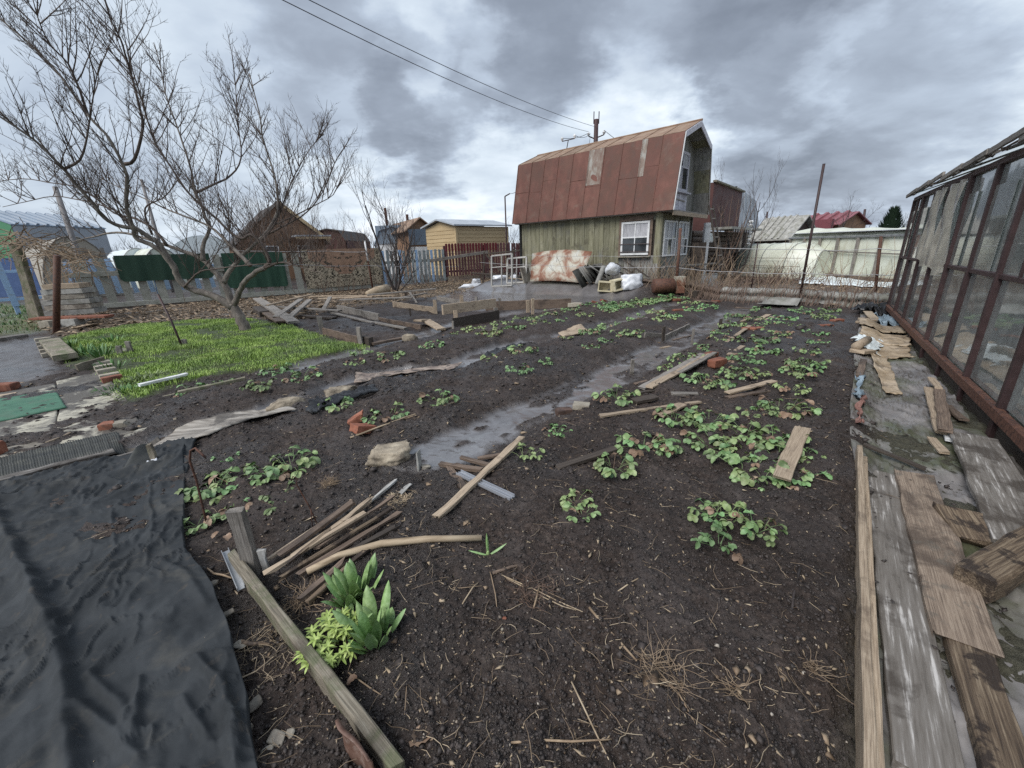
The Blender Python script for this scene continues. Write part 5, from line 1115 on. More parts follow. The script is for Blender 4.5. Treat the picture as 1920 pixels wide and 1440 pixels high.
sheet('plastic_edge', [((240, 885), (300, 838)), ((225, 900), (290, 862)), ((250, 896), (292, 885))], m_bmat, 'stiff dark flap of roofing felt standing up beside the black fabric', 'roofing felt', nu=30, nv=16, lift=.05, wr=(.01, 6), zoff=lambda u, v: .09*np.sin(np.pi*u)*(1-v))
sheet('white_scrap', [((277, 868), (300, 860)), ((278, 885), (298, 880))], m_bag, 'scrap of white plastic showing beside the black fabric corner', 'plastic scrap', nu=12, nv=12, lift=.05, wr=(.02, 14))
# right-hand path: soaked felt, cardboard
sheet('felt_sheet', [((1612, 585), (1686, 594)), ((1605, 640), (1722, 665)), ((1598, 700), (1765, 712)), ((1592, 760), (1820, 772)), ((1588, 820), (1880, 836)), ((1600, 880), (1950, 910)), ((1612, 960), (2060, 1010)), ((1625, 1060), (2200, 1120)), ((1640, 1200), (2400, 1300)), ((1655, 1400), (2700, 1560)), ((1665, 1600), (2900, 1850))],
      m_felt, 'lumpy soaked grey-green felt covering the path along the greenhouse', 'felt sheet', nu=150, nv=330, lift=.03, skirt=.03, wr=(.024, 3.6), fine=(.018, 10), ragged=.03, crease=.02)
for i, (rows, mt, lab, lf) in enumerate([
    ([((1608, 640), (1702, 652)), ((1612, 660), (1712, 668)), ((1625, 672), (1715, 670))], m_card, 'nearest curled tan cardboard sheet on the far path', .07),
    ([((1610, 628), (1700, 632)), ((1612, 645), (1706, 652))], m_card, 'middle tan cardboard sheet on the far path', .10),
    ([((1607, 615), (1692, 616)), ((1609, 626), (1699, 629))], m_card, 'farthest tan cardboard sheet on the path', .12)]):
    sheet('cardboard_sheet', rows, mt, lab, 'cardboard', nu=40, nv=24, lift=lf, skirt=.012, wr=(.02, 4), fine=(.006, 14), ragged=.07, group='sodden cardboard sheets on the path', curl=.0, seed=i*7)
sheet('pale_film', [((1600, 640), (1655, 645)), ((1600, 668), (1650, 672))], m_polyw, 'thin whitish plastic film lying beside the cardboard on the path', 'plastic film', nu=30, nv=24, lift=.09, skirt=0, wr=(.03, 7), fine=(.012, 22), ragged=.12)
sheet('cardboard_strip', [((1626, 668), (1662, 670)), ((1642, 700), (1676, 700)), ((1662, 737), (1692, 738))], m_card, 'long yellowish cardboard strip running down the path', 'cardboard', nu=20, nv=50, lift=.07, skirt=.01, wr=(.02, 5), fine=(.006, 20), ragged=.03, group='sodden cardboard sheets on the path')
sheet('blue_tarp', [((1645, 597), (1685, 596)), ((1642, 606), (1692, 606)), ((1650, 614), (1690, 614))], m_ragb, 'crumpled blue tarpaulin at the far end of the path', 'tarpaulin', nu=40, nv=30, lift=.10, wr=(.10, 4), fine=(.04, 12), ragged=.15)
sheet('black_tarp', [((1600, 584), (1672, 583)), ((1602, 597), (1676, 597))], m_plast, 'crumpled black plastic film across the end of the path', 'plastic film', nu=40, nv=24, lift=.12, wr=(.10, 4), fine=(.04, 12), ragged=.15)
for (a, b, c, d, mt, lab) in (((1603, 718), (1614, 720), (1602, 748), (1614, 750), m_ragb, 'pale blue rag trodden into the edge of the path'), ((1600, 748), (1612, 750), (1598, 762), (1609, 764), m_ragb, 'smaller blue rag below the first one'),
                              ((1606, 756), (1617, 758), (1603, 812), (1614, 812), m_ragp, 'dirty pink rag strip along the edge of the path')):
    sheet('rag', [(a, b), (c, d)], mt, lab, 'rag', nu=16, nv=24, lift=.06, wr=(.05, 6), fine=(.03, 22), ragged=.05, group='rags at the path edge')
# left paving
sheet('plywood_sheet', [((105, 712), (190, 700)), ((112, 760), (232, 742)), ((105, 830), (262, 790)), ((100, 862), (300, 820))], m_pave, 'large worn plywood sheet with flaking cream paint on the left path', 'board', nu=50, nv=40, lift=.024, fine=(.004, 9), ragged=.03)
sheet('plywood_sheet', [((-120, 762), (104, 722)), ((-140, 830), (108, 778)), ((-150, 868), (106, 812))], m_pave, 'second cream plywood sheet under the green mat', 'board', nu=50, nv=30, lift=.028, fine=(.004, 9), ragged=.015, seed=4)
sheet('green_mat', [((-120, 768), (106, 737)), ((-120, 822), (127, 769))], m_gmat, 'faded green mat lying across the plywood on the left path', 'mat', nu=60, nv=20, lift=.042, skirt=.012, fine=(.004, 9), ragged=.01)
sheet('concrete_strip', [((-150, 870), (250, 800)), ((-150, 905), (262, 835))], m_conc, 'muddy concrete strip between the plywood and the black mat', 'paving strip', nu=60, nv=12, lift=.02, fine=(.01, 9), ragged=.02)
def ribmat():
    o = sheet('rubber_mat', [((-120, 893), (222, 815)), ((-120, 935), (236, 845))], m_bmat, 'long black ribbed rubber mat across the left path', 'mat', nu=220, nv=20, lift=.04, skirt=.012, fine=(.003, 9), ragged=.01, zoff=lambda u, v: .004*np.sign(np.sin(u*420))+0*v)
ribmat()
# furrow coverings
sheet('wet_board', [((262, 842), (300, 848)), ((330, 806), (395, 832)), ((430, 782), (480, 802)), ((500, 770), (560, 786))], m_wetboard, 'long wet pale sheet of board lying in the left furrow', 'board', nu=24, nv=70, lift=.05, skirt=.012, fine=(.008, 6), wr=(.008, 3), ragged=.02)
sheet('linoleum_strip', [((664, 722), (668, 707)), ((720, 717), (738, 700)), ((800, 706), (830, 689)), ((850, 695), (868, 682))], m_strip, 'dirty pinkish strip of patterned linoleum in the middle of the left furrow', 'linoleum', nu=14, nv=60, lift=.06, skirt=.008, wr=(.012, 4), fine=(.004, 12), ragged=.012)
sheet('roofing_felt_scrap', [((585, 775), (600, 790)), ((640, 755), (650, 768)), ((700, 738), (712, 748))], m_plast, 'scrap of black film trodden in beside the concrete blocks', 'plastic film', nu=14, nv=30, lift=.06, wr=(.03, 8), ragged=.04, group='black plastic scraps in the left furrow')
sheet('roofing_felt_scrap', [((575, 788), (590, 800)), ((600, 765), (620, 775))], m_plast, 'small crumpled black film right of the nearest concrete block', 'plastic film', nu=14, nv=20, lift=.06, wr=(.04, 9), ragged=.04, group='black plastic scraps in the left furrow')
sheet('roofing_felt_scrap', [((905, 668), (912, 675)), ((960, 648), (985, 655))], m_plast, 'black film curled beside the far half of the left furrow', 'plastic film', nu=12, nv=24, lift=.05, wr=(.04, 7), ragged=.04, group='black plastic scraps in the left furrow')
sheet('board_piece', [((1046, 628), (1056, 634)), ((1090, 616), (1112, 622))], m_tan, 'flat tan board lying across the left furrow halfway out', 'board', nu=8, nv=24, lift=.06, skirt=.015, ragged=.02)
# dark soil-cloth edging the near furrow board
gplank(600, 783, 735, 738, .035, .03, m_dark, 'dark wet lath along the left furrow, right of the pale stones', 'lath', 'lath')
gplank(700, 748, 808, 728, .03, .02, m_brown, 'thin brown lath ending near the watermark of mud in the middle bed', 'lath', 'lath') if False else gplank(702, 749, 808, 728, .03, .02, m_brown, 'thin brown lath lying on the middle bed beside seedlings', 'lath', 'lath')
# ================================================================ boards
m_damp = M('damp_brown_board', [(.10, .074, .056), (.20, .152, .115), (.30, .24, .185)], blotch=[((.075, .055, .042), 3.5, .47, .58, .85), ((.10, .09, .075), 9, .56, .64, .6)], **WG)
gplank(442, 1062, 752, 1470, .105, .042, m_moss, 'mossy edging board standing on edge from the stakes to the bottom of the frame', 'edging_board', 'board', edge=True, sink=.015)
gplank(1606, 862, 1624, 1500, .115, .034, m_tan, 'long tan plank on edge forming the right border, left one of the pair', 'border_plank', 'board', edge=True, group='pair of planks along the right border')
gplank(1618, 870, 1643, 1500, .105, .030, m_tan, 'long tan plank on edge forming the right border, right one of the pair', 'border_plank', 'board', edge=True, group='pair of planks along the right border', z1=-.02)
gplank(1652, 884, 1748, 1460, .175, .035, m_worn, 'long dark plank with a white worn patch right of the border', z1=.03, z2=.03)
gplank(1712, 892, 1812, 1214, .205, .035, m_damp, 'wide brown plank lying right of the long dark one', z1=.06, z2=.06, jag=.03)
gplank(1805, 1180, 1905, 1500, .13, .05, m_rot, 'rotten split plank below the wide brown plank', z1=.04, z2=.04, jag=.04)
gplank(1822, 828, 1925, 1045, .27, .035, m_worn, 'wide pale worn board near the greenhouse sill', z1=.09, z2=.09)
gplank(1862, 852, 1975, 1020, .20, .03, m_worn, 'second pale board beside the wide one, under the glass', z1=.05, z2=.05)
gplank(1790, 965, 1832, 1018, .20, .05, m_rot, 'short broken plank with a crumbling end', z1=.08, z2=.05, jag=.03)
gplank(1818, 1108, 2010, 1008, .15, .13, m_rot, 'thick dark beam entering from the right edge', 'beam', 'beam', z1=.05, z2=.12, jag=.02)
gplank(1616, 842, 1736, 880, .04, .02, m_dark, 'thin dark lath across the felt above the border planks', 'lath', 'lath', z1=.04, z2=.06)
gplank(1739, 732, 1762, 816, .075, .025, m_tan, 'narrow brown board of the little pile by the greenhouse sill, leftmost', group='little pile of boards by the greenhouse sill', z1=.08, z2=.08)
gplank(1757, 742, 1769, 822, .085, .025, m_brown, 'middle board of the little pile by the greenhouse sill', group='little pile of boards by the greenhouse sill', z1=.12, z2=.12)
gplank(1742, 722, 1757, 742, .06, .02, m_tan, 'short board at the far end of the little pile', group='little pile of boards by the greenhouse sill', z1=.14, z2=.14)
gplank(1776, 764, 1806, 790, .06, .022, m_brown, 'short dark board right of the little pile', group='little pile of boards by the greenhouse sill', z1=.07, z2=.07)
gplank(1772, 794, 1781, 826, .05, .02, m_white, 'white painted end of board under the little pile', group='little pile of boards by the greenhouse sill', z1=.06, z2=.06)
gplank(1747, 820, 1772, 848, .06, .02, m_tan, 'short tan board just below the little pile', group='little pile of boards by the greenhouse sill', z1=.05, z2=.05)
gplank(1607, 722, 1616, 688, .07, .03, m_brown, 'brown board end beside the blue rag', z1=.05, z2=.05)
gplank(1603, 618, 1613, 610, .05, .03, m_tan, 'stub of board at the far path corner', z1=.05, z2=.05)
gplank(1622, 600, 1640, 612, .14, .02, m_card, 'light board tilted by the blue tarpaulin', z1=.12, z2=.10)
gplank(1594, 576, 1692, 582, .08, .05, m_grey, 'pale rail across the far end of the path', 'rail', 'board', z1=.2, z2=.2)
gplank(1550, 574, 1578, 576, .12, .03, m_tan, 'short pale board near the far right corner of the bed', z1=.05, z2=.05)
gplank(1380, 573, 1425, 577, .08, .03, m_brown, 'brown edging board left of the curved slate', z1=.03, z2=.03)
gplank(1300, 566, 1345, 570, .08, .03, m_brown, 'brown edging board at the head of the middle bed', z1=.03, z2=.03)
def tubeobj(name, pts, rad, n, mat, label, cat, group=None): return tag(MB().tube(pts, rad, n).build(name, mat, None, True), label, cat, group)
a = G(1600, 672); b = G(1622, 655); a.z += .12; b.z += .12
tubeobj('bark_roll', [a, b], [.06, .06], 10, m_tan, 'rolled piece of bark or felt at the left edge of the path', 'roll')
gplank(1626, 668, 1604, 674, .18, .05, m_tan, 'tan block beside the bark roll', z1=.04, z2=.04)
GRP = 'boards scattered over the right strawberry bed'
for k, (x1, y1, x2, y2, w, t, m, z1, z2, lab) in enumerate([
    (1202, 742, 1316, 681, .085, .022, m_grey, .02, .07, 'grey board of the pile by the two stacked bricks, left one'),
    (1216, 743, 1331, 684, .095, .022, m_tan, .04, .08, 'tan board of the pile by the two stacked bricks, middle one'),
    (1272, 718, 1338, 682, .06, .022, m_grey, .06, .09, 'grey board of the pile by the two stacked bricks, right one'),
    (1190, 728, 1262, 713, .04, .02, m_brown, .01, .02, 'brown lath poking from under the pile by the bricks'),
    (1195, 749, 1290, 733, .045, .02, m_dark, .0, .01, 'dark lath just below the board pile'),
    (1188, 767, 1228, 760, .11, .035, m_dark, .0, .01, 'short dark board beside the leafy plant left of the pile'),
    (1258, 750, 1306, 750, .07, .03, m_grey, .0, .0, 'small pale stub of board below the pile'),
    (1362, 752, 1448, 732, .075, .02, m_tan, .03, .04, 'short tan board lying on a darker one, centre of the right bed'),
    (1360, 756, 1437, 744, .06, .02, m_brown, .0, .0, 'dark board under the short tan one'),
    (1124, 797, 1310, 768, .045, .022, m_tan, .01, .02, 'long thin tan lath in front of the big leaf patch'),
    (1236, 796, 1278, 776, .09, .02, m_tan, .02, .03, 'tan board end half hidden by strawberry leaves'),
    (1458, 930, 1498, 838, .105, .025, m_tan, .06, .10, 'tan board resting on the strawberry leaves'),
    (1360, 650, 1404, 622, .07, .02, m_tan, .01, .05, 'tan board leaning on a brick far out in the right bed'),
    (1366, 674, 1392, 658, .07, .02, m_tan, .0, .01, 'short tan board, farther middle of the right bed'),
    (1418, 608, 1440, 599, .10, .02, m_tan, .01, .02, 'wide short board, left of a pair at the far end'),
    (1434, 608, 1447, 602, .10, .02, m_tan, .0, .0, 'small square of board, right of the pair at the far end'),
    (1390, 608, 1408, 602, .07, .02, m_tan, .0, .0, 'tan stub of board among the far strawberry plants'),
    (1398, 598, 1456, 596, .03, .02, m_dark, .0, .0, 'thin dark lath near the far end of the right bed'),
    (1204, 606, 1234, 598, .05, .02, m_grey, .01, .01, 'pale stick of board on the middle bed, far half'),
    (1139, 631, 1178, 621, .02, .015, m_tan, .01, .01, 'thin straw-coloured lath on the middle bed, far half'),
    (1044, 894, 1152, 862, .06, .03, m_dark, -.005, .01, 'dark half-buried board below the strawberry clump'),
    (1415, 741, 1448, 733, .03, .015, m_grey, .03, .03, 'thin splinter beside the short tan board')]):
    gplank(x1, y1, x2, y2, w, t, m, lab, group=GRP, z1=z1, z2=z2)
# crossing boards in the foreground
GRP2 = 'crossed boards and offcuts by the grey stake'
gplank(822, 1001, 980, 846, .052, .028, m_tan, 'long tan lath lying crosswise over the metal profile', 'lath', 'board', GRP2, z1=.03, z2=.05, jag=.02)
for (x1, y1, x2, y2, w, t, m, z, lab) in [(842, 893, 872, 938, .05, .022, m_brown, .015, 'short brown stick under the left end of the long lath'), (828, 891, 905, 906, .035, .03, m_brown, .02, 'brown stick pointing left from the crossed boards'),
    (856, 884, 880, 900, .035, .02, m_brown, .0, 'small dark stub between the sticks'), (866, 876, 925, 900, .04, .025, m_brown, .03, 'brown stick running down under the long lath'), (900, 906, 955, 886, .07, .025, m_dark, .01, 'dark board end under the right half of the lath'), (898, 872, 938, 868, .03, .02, m_brown, .005, 'small brown splinter behind the crossed boards')]:
    gplank(x1, y1, x2, y2, w, t, m, lab, 'stick', 'stick', GRP2, z1=z, z2=z)
def profile():
    a = G(862, 910); b = G(962, 961); a.z += .03; b.z += .035; L_ = (b-a).length; w = .052
    mb = MB(); pr = [(-w/2, 0), (w/2, 0), (w/2, .022), (w/2-.006, .022), (w/2-.006, .008), (.004, .008), (.004, .016), (-.004, .016), (-.004, .008), (-w/2+.006, .008), (-w/2+.006, .022), (-w/2, .022)]
    mb.prism([(0, y, z) for y, z in pr], (-L_/2, 0, 0), (L_/2, 0, 0)); tag(mb.build('metal_profile', m_alu, None, False, frame_m(a, b)), 'grey aluminium window profile under the tan lath', 'metal profile')
profile()
gplank(694, 968, 746, 922, .022, .016, m_dirtyw, 'narrow white-painted strip behind the wood pile', 'strip', 'strip', z1=.01, z2=.015)
gplank(753, 946, 772, 928, .03, .006, m_dirtyw, 'short pale plastic label lying by the wood pile', 'plastic_label', 'strip', z1=.01, z2=.01)
# wood pile of splintered slats
GRP3 = 'pile of splintered slats'
for k, (x1, y1, x2, y2, w, t, m, z1, z2, lab) in enumerate([
    (512, 1062, 665, 978, .018, .016, m_tan, .03, .04, 'thin tan slat along the back of the splinter pile'),
    (536, 1060, 668, 981, .042, .020, m_brown, .045, .06, 'flat brown slat with nail holes on top of the pile'),
    (560, 1058, 700, 972, .035, .018, m_tan, .025, .04, 'tan slat just right of the nail-holed one'),
    (510, 1090, 690, 1003, .030, .020, m_tan, .04, .07, 'light split slat along the front of the pile'),
    (530, 1097, 735, 985, .025, .018, m_rot, .015, .03, 'broken-ended slat below the light one'),
    (566, 1088, 752, 988, .032, .016, m_brown, .01, .02, 'brown slat under the front of the pile'),
    (600, 1050, 745, 965, .022, .016, m_brown, .03, .06, 'brown slat sticking out at the back right'),
    (640, 1062, 750, 1012, .03, .018, m_dark, .0, .015, 'dark slat lowest at the right of the pile'),
    (560, 1140, 650, 1078, .028, .022, m_brown, .01, .02, 'brown slat poking out toward the lime-green plant'),
    (585, 1135, 690, 1060, .024, .02, m_rot, .0, .02, 'rotten slat beside the one poking out'),
    (548, 1078, 622, 1030, .02, .014, m_rot, .05, .06, 'short splinter on top of the pile'),
    (655, 1008, 700, 970, .026, .014, m_tan, .05, .06, 'short tan splinter at the back end of the pile')]):
    gplank(x1, y1, x2, y2, w, t, m, lab, 'slat', 'slat', GRP3, z1=z1, z2=z2, jag=.03)
P = [G(580, 1090), G(640, 1066), G(720, 1049), G(800, 1040), G(905, 1034)]
for p in P: p.z += .035
tubeobj('peeled_stick', P, [.018, .019, .02, .02, .017], 8, m_straw, 'pale peeled curved stick lying right of the broad-leaved plant', 'stick')
# stakes near the camera
stake(474, 1072, 955, .078, .042, m_grey, 'square grey wooden stake at the head of the mossy edging board', rz=.1)
stake(500, 1070, 1030, .038, .02, m_dirtyw, 'short white-flecked stub beside the grey stake')
stake(789, 895, 846, .06, .012, m_slate, 'thin grey slate stake beside the big flat stone', rz=1.4)
stake(293, 872, 832, .035, .03, m_moss, 'mossy stub poking through the fold of black fabric')
for (x, y, yt, w, lab) in ((1185, 698, 674, .05, 'short grey stake at the near side of the long puddle'), (1243, 637, 612, .06, 'dark stake in the little dam across the puddle'), (1298, 640, 617, .04, 'pale stake right of the puddle dam'), (1350, 614, 598, .05, 'short dark stake beyond the puddle dam')):
    stake(x, y, yt, w, .025, m_grey if 'pale' in lab or 'grey' in lab else m_dark, lab, group='stakes beside the long puddle')
gplank(1208, 639, 1242, 632, .10, .03, m_grey, 'grey board on edge damming the puddle, left half', edge=True); gplank(1246, 634, 1292, 613, .10, .03, m_grey, 'grey board damming the puddle, right half', edge=True); gplank(1262, 634, 1310, 622, .05, .02, m_brown, 'thin board lying in the water behind the dam'); gplank(1240, 648, 1258, 645, .05, .02, m_tan, 'small tan chip of board in the puddle below the dam')
# metal bits
a = G(455, 1112); b = G(428, 1052); b.z += .06; a.z += .02
mb = MB(); L_ = (b-a).length; w = .035; mb.prism([(0, y, z) for y, z in [(-w/2, 0), (w/2, 0), (w/2, .02), (w/2-.003, .02), (w/2-.003, .003), (-w/2+.003, .003), (-w/2+.003, .02), (-w/2, .02)]], (-L_/2, 0, 0), (L_/2, 0, 0))
tag(mb.build('zinc_bracket', m_zinc, None, False, frame_m(a, b)), 'folded zinc strip leaning at the tip of the mossy edging board', 'metal strip')
def rustycap():
    a = G(664, 1392); b = G(722, 1462); u = (b-a); u.z = 0; L_ = u.length; u.normalize(); o = Vector((u.y, -u.x, 0)); o = -o if o.x > 0 else o
    m = Matrix(((u.x, -o.x, 0, 0), (u.y, -o.y, 0, 0), (0, 0, 1, 0), (0, 0, 0, 1))); m.translation = Vector((a.x, a.y, a.z))+o*.018
    mb = MB(); n = 16; pr = [(-.016, -.03), (-.014, .05), (-.010, .10), (-.010, .135), (-.015, .147), (-.024, .150)]; vs = []
    for i in range(n+1):
        f = i/n; w = 1+.25*math.sin(f*5.5)
        for k, (y, z) in enumerate(pr): vs.append((L_*f, y*w-.004*math.sin(f*9), z+(.010*math.sin(f*6.2+.6) if k > 1 else 0)-.018*(f > .93)))
    k = len(pr); mb.add(vs, [(i*k+j, (i+1)*k+j, (i+1)*k+j+1, i*k+j+1) for i in range(n) for j in range(k-1)])
    q = mb.build('rusty_plate', m_rustplate, None, True, m); md = q.modifiers.new('t', 'SOLIDIFY'); md.thickness = .003
    tag(q, 'rusty bent metal plate against the lower end of the mossy edging board', 'metal plate')
m_rustplate = M('matt_brown_rusty_plate', [(.07, .035, .024), (.13, .07, .05), (.19, .12, .095)], scale=14, bump=.3, rough=(.55, .75), blotch=[((.28, .22, .19), 30, .55, .65, .5)], rnd=0)
rustycap()
a = G(389, 992); Pk = [a, a+Vector((-.02, .02, .12)), PY(371, 905, a.y-.01+.03), PY(356, 865, a.y+.02), PY(357, 845, a.y+.02), PY(366, 840, a.y+.015), PY(380, 853, a.y), PY(386, 858, a.y)]
tubeobj('hooked_rod', [Pk[0]-Vector((0, 0, .05)), PY(380, 950, a.y+.01), PY(368, 900, a.y+.02)]+Pk[3:], .0065, 7, m_iron, 'rusty iron rod with a bent hook at the top, at the fabric edge', 'rod')
a = G(600, 998)
tubeobj('wire_stake', [a-Vector((0, 0, .03)), PY(580, 950, a.y+.01), PY(556, 908, a.y+.01), PY(557, 897, a.y+.01), PY(549, 893, a.y), PY(546, 902, a.y)], .0035, 6, m_iron, 'thin rusty wire stake curled at the top beside the strawberry leaves', 'wire stake')
a2 = G(588, 1000); tubeobj('wire_stake', [a2-Vector((0, 0, .03)), PY(584, 970, a2.y), PY(583, 955, a2.y)], .003, 6, m_iron, 'short wire leg beside the curled wire stake', 'wire stake')
P = [G(390, 1069), G(402, 1079), G(420, 1082), G(436, 1088)]
for p in P: p.z += .012
tubeobj('bent_twig', P, [.004, .006, .006, .004], 6, m_stalk, 'forked pale twig beside the zinc strip', 'twig')
gplank(455, 1208, 508, 1212, .014, .012, m_rot, 'short orange-brown stick left of the edging board', 'stick', 'stick')
# bamboo and rods
P = [G(660, 838), G(760, 800), G(860, 767)]
for p in P: p.z += .03
tubeobj('bamboo_cane', P, [.009, .009, .008], 6, m_straw, 'long thin tan cane lying in front of the broken orange brick', 'cane')
P = [G(738, 806), G(790, 792), G(830, 780)]
for p in P: p.z += .02
tubeobj('bamboo_cane', P, [.006, .006, .005], 6, m_stalk, 'second shorter cane lying along the long tan one', 'cane')
# individual stalks in the foreground
for k, (pts, r, m, lab) in enumerate([
    ([(1155, 1134), (1180, 1118), (1207, 1100), (1222, 1075), (1236, 1058)], .0035, m_straw, 'curved pale root lying near the middle of the foreground'),
    ([(1104, 1166), (1128, 1195), (1160, 1225), (1192, 1264)], .006, m_stalk, 'split brown stalk pointing down toward the root tuft'),
    ([(1071, 1306), (1095, 1352), (1118, 1400), (1140, 1450)], .0032, m_straw, 'long straight straw near the bottom edge, middle'),
    ([(1495, 1088), (1487, 1115), (1481, 1150), (1478, 1183)], .006, m_twig, 'dark knotty twig near the right border planks'),
    ([(1200, 1238), (1235, 1285), (1270, 1330), (1300, 1385)], .0035, m_stalk, 'long stalk lying through the root tuft'),
    ([(850, 1188), (872, 1150), (888, 1125), (903, 1106)], .0035, m_straw, 'pale stalk below the three-leaved shoot'),
    ([(908, 1062), (922, 1100), (930, 1135), (933, 1160)], .003, m_stalk, 'thin brown stalk hanging from the three-leaved shoot'),
    ([(925, 1098), (960, 1086), (1005, 1076)], .008, m_brown, 'brown splinter beside the three-leaved shoot'),
    ([(940, 1100), (1000, 1125), (1050, 1150), (1092, 1172)], .003, m_straw, 'first of the bundle of parallel straws in the centre foreground'),
    ([(950, 1105), (1010, 1135), (1055, 1160), (1080, 1170)], .003, m_straw, 'second of the bundle of parallel straws in the centre foreground'),
    ([(975, 1090), (1015, 1125), (1060, 1150)], .0025, m_stalk, 'dark straw crossing the bundle of parallel straws'),
    ([(1012, 1118), (1005, 1150), (1001, 1166)], .005, m_stalk, 'short upright brown stalk crossing the straw bundle'),
    ([(808, 1440), (850, 1395), (880, 1350), (908, 1326)], .003, m_straw, 'pale stalk leaning right near the bottom edge'),
    ([(420, 1300), (450, 1280), (480, 1262), (520, 1230)], .003, m_straw, 'straw lying from the black fabric to the edging board'),
    ([(950, 1415), (1010, 1408), (1070, 1410), (1145, 1412)], .004, m_stalk, 'horizontal brown stalk along the bottom edge'),
    ([(1250, 1350), (1258, 1378), (1250, 1390)], .007, m_rot, 'short thick root stub below the root tuft'),
    ([(1450, 920), (1480, 935), (1505, 955), (1522, 972)], .005, m_straw, 'pale root stalk below the tan board on the strawberries'),
    ([(1278, 1162), (1287, 1178), (1300, 1198)], .0025, m_straw, 'short bent straw, right half of the foreground'),
    ([(820, 1118), (860, 1126), (905, 1120)], .0025, m_stalk, 'thin curved root left of the yellow shoots'),
    ([(760, 1360), (765, 1300), (775, 1270)], .002, m_stalk, 'thin root strand right of the edging board'),
    ([(866, 1300), (868, 1330), (872, 1362)], .002, m_stalk, 'thin root strand in the lower middle foreground'),
    ([(1505, 1180), (1520, 1198), (1533, 1226)], .004, m_straw, 'pale splinter near the looped dry grass'),
    ([(655, 1270), (700, 1300), (720, 1316)], .003, m_stalk, 'thin stalk under the dead leaf by the edging board')]):
    P = []
    for i, q in enumerate(pts): v = G(*q); v.z += r*1.2+.010+.008*math.sin(i*1.7+k); P.append(v)
    tubeobj('dry_stalk' if m is not m_twig else 'twig', P, [r]+[r*.95]*(len(P)-2)+[r*.6], 6, m, lab, 'stalk' if m is not m_twig else 'twig', 'dry stalks on the near soil')
# ================================================================ stones and bricks
p = G(733, 874); rock('flat_stone', (p.x, p.y, p.z+.045), (.40, .34, .12), m_stone, 'large flat sandy stone with broken edges beside the slate stake', 'stone', 11, .6, .8, 7)
p = G(538, 766); rock('concrete_block', (p.x, p.y, p.z+.055), (.40, .20, .15), m_stone, 'rough concrete block in the left furrow, near one', 'stone', 21, .45, 1.1, 5, 'blocks in the left furrow')
p = G(640, 745); rock('concrete_block', (p.x, p.y, p.z+.045), (.40, .24, .12), m_stone, 'rough sandy block in the left furrow, far one', 'stone', 23, .5, .9, 6, 'blocks in the left furrow')
p = G(769, 640); rock('stone', (p.x, p.y, p.z+.06), (.30, .20, .16), m_stone, 'pale yellowish stone at the corner of the raised bed', 'stone', 31, .2, 1, 6)
p = G(333, 798); rock('stone', (p.x, p.y, p.z+.02), (.04, .04, .05), m_stone, 'small yellow stone on the left bed', 'stone', 32)
p = G(122, 907); rock('stone', (p.x, p.y, p.z+.02), (.12, .10, .04), m_conc, 'flat pale chip of concrete above the black fabric', 'stone', 33)
p = G(800, 893); rock('stone', (p.x, p.y, p.z+.015), (.09, .07, .03), m_conc, 'flat crumbly piece right of the slate stake', 'stone', 35)
p = G(1388, 1206); rock('stone_chip', (p.x, p.y, p.z+.01), (.055, .04, .016), m_slate, 'flat pale chip on the soil at the right of the foreground', 'stone', 37, -.5)
brick(684, 822, m_brick, 'broken bright orange brick at the end of the long cane', rz=.9, tilt=.35, broken=.15, L_=.2, W_=.13, H_=.075); brick(673, 806, m_brick, 'second broken orange brick piece leaning behind the first', rz=.3, tilt=-.5, broken=.2, L_=.18, W_=.1, z=.02)
brick(1057, 775, m_brickdk, 'dark wet brick left of the pair on the middle bed', rz=.2, L_=.16, W_=.1, H_=.075); brick(1090, 772, m_mortar, 'grey-tan brick piece right of the pair on the middle bed', rz=-.3, L_=.17, H_=.06); brick(1100, 760, m_brickdk, 'thin tile fragment behind the brick pair', rz=.5, L_=.1, W_=.05, H_=.03)
brick(207, 806, m_brick, 'orange half of the brick on the plywood path', L_=.13, W_=.12, H_=.08, rz=.3, broken=.15); brick(232, 803, m_mortar, 'mortar-covered half of the brick on the plywood path', L_=.15, W_=.11, H_=.075, rz=.3, broken=.2)
brick(1330, 677, m_brick, 'brick under the ends of the board pile, upper one', rz=.6); brick(1343, 694, m_brick, 'brick right of the board pile, nearer one', rz=.5, H_=.10)
for (x, y, rz, lab) in ((1400, 625, .6, 'brick under the leaning tan board'), (1418, 626, .4, 'brick beside the leaning tan board'), (1545, 622, 0, 'lone brick on the right side of the bed'), (1567, 612, .3, 'half-sunk brick behind the lone one'), (1270, 590, .2, 'lone brick at the far end of the middle bed'),
                        (1173, 554, .8, 'brick propped at the far edge of the leaf patch'), (1190, 556, 0, 'flat brick right of the propped one'), (1132, 568, .7, 'tilted brick at the left edge of the leaf patch'), (1117, 571, .1, 'flat brick left of the tilted one'), (1341, 568, .2, 'brick lying before the cement strip'), (1268, 565, .2, 'brick at the foot of the rusty post')):
    brick(x, y, m_brick, lab, rz=rz, tilt=.3 if 'prop' in lab or 'tilted' in lab else 0)
p = G(1306, 562); tag(MB().box((0, 0, .13), (.22, .2, .28)).build('wood_block', m_dark, None, False, Matrix.Translation(p) @ Matrix.Rotation(.3, 4, 'Z')), 'dark square wood block behind the leaf patch', 'block')
brick(10, 732, m_brick, 'red brick on the muddy path at the left edge', rz=.1, L_=.3, W_=.14, H_=.1); brick(-12, 856, m_brick, 'brick stack corner at the left edge beside the mat', rz=.1, L_=.16, W_=.12, H_=.13)
gplank(-30, 646, 48, 634, .24, .08, m_worn, 'short whitish chunk of board on the muddy left path', z1=.02, z2=.02)
gplank(-40, 752, 30, 742, .16, .03, m_tan, 'tan board end under the brick at the left edge')
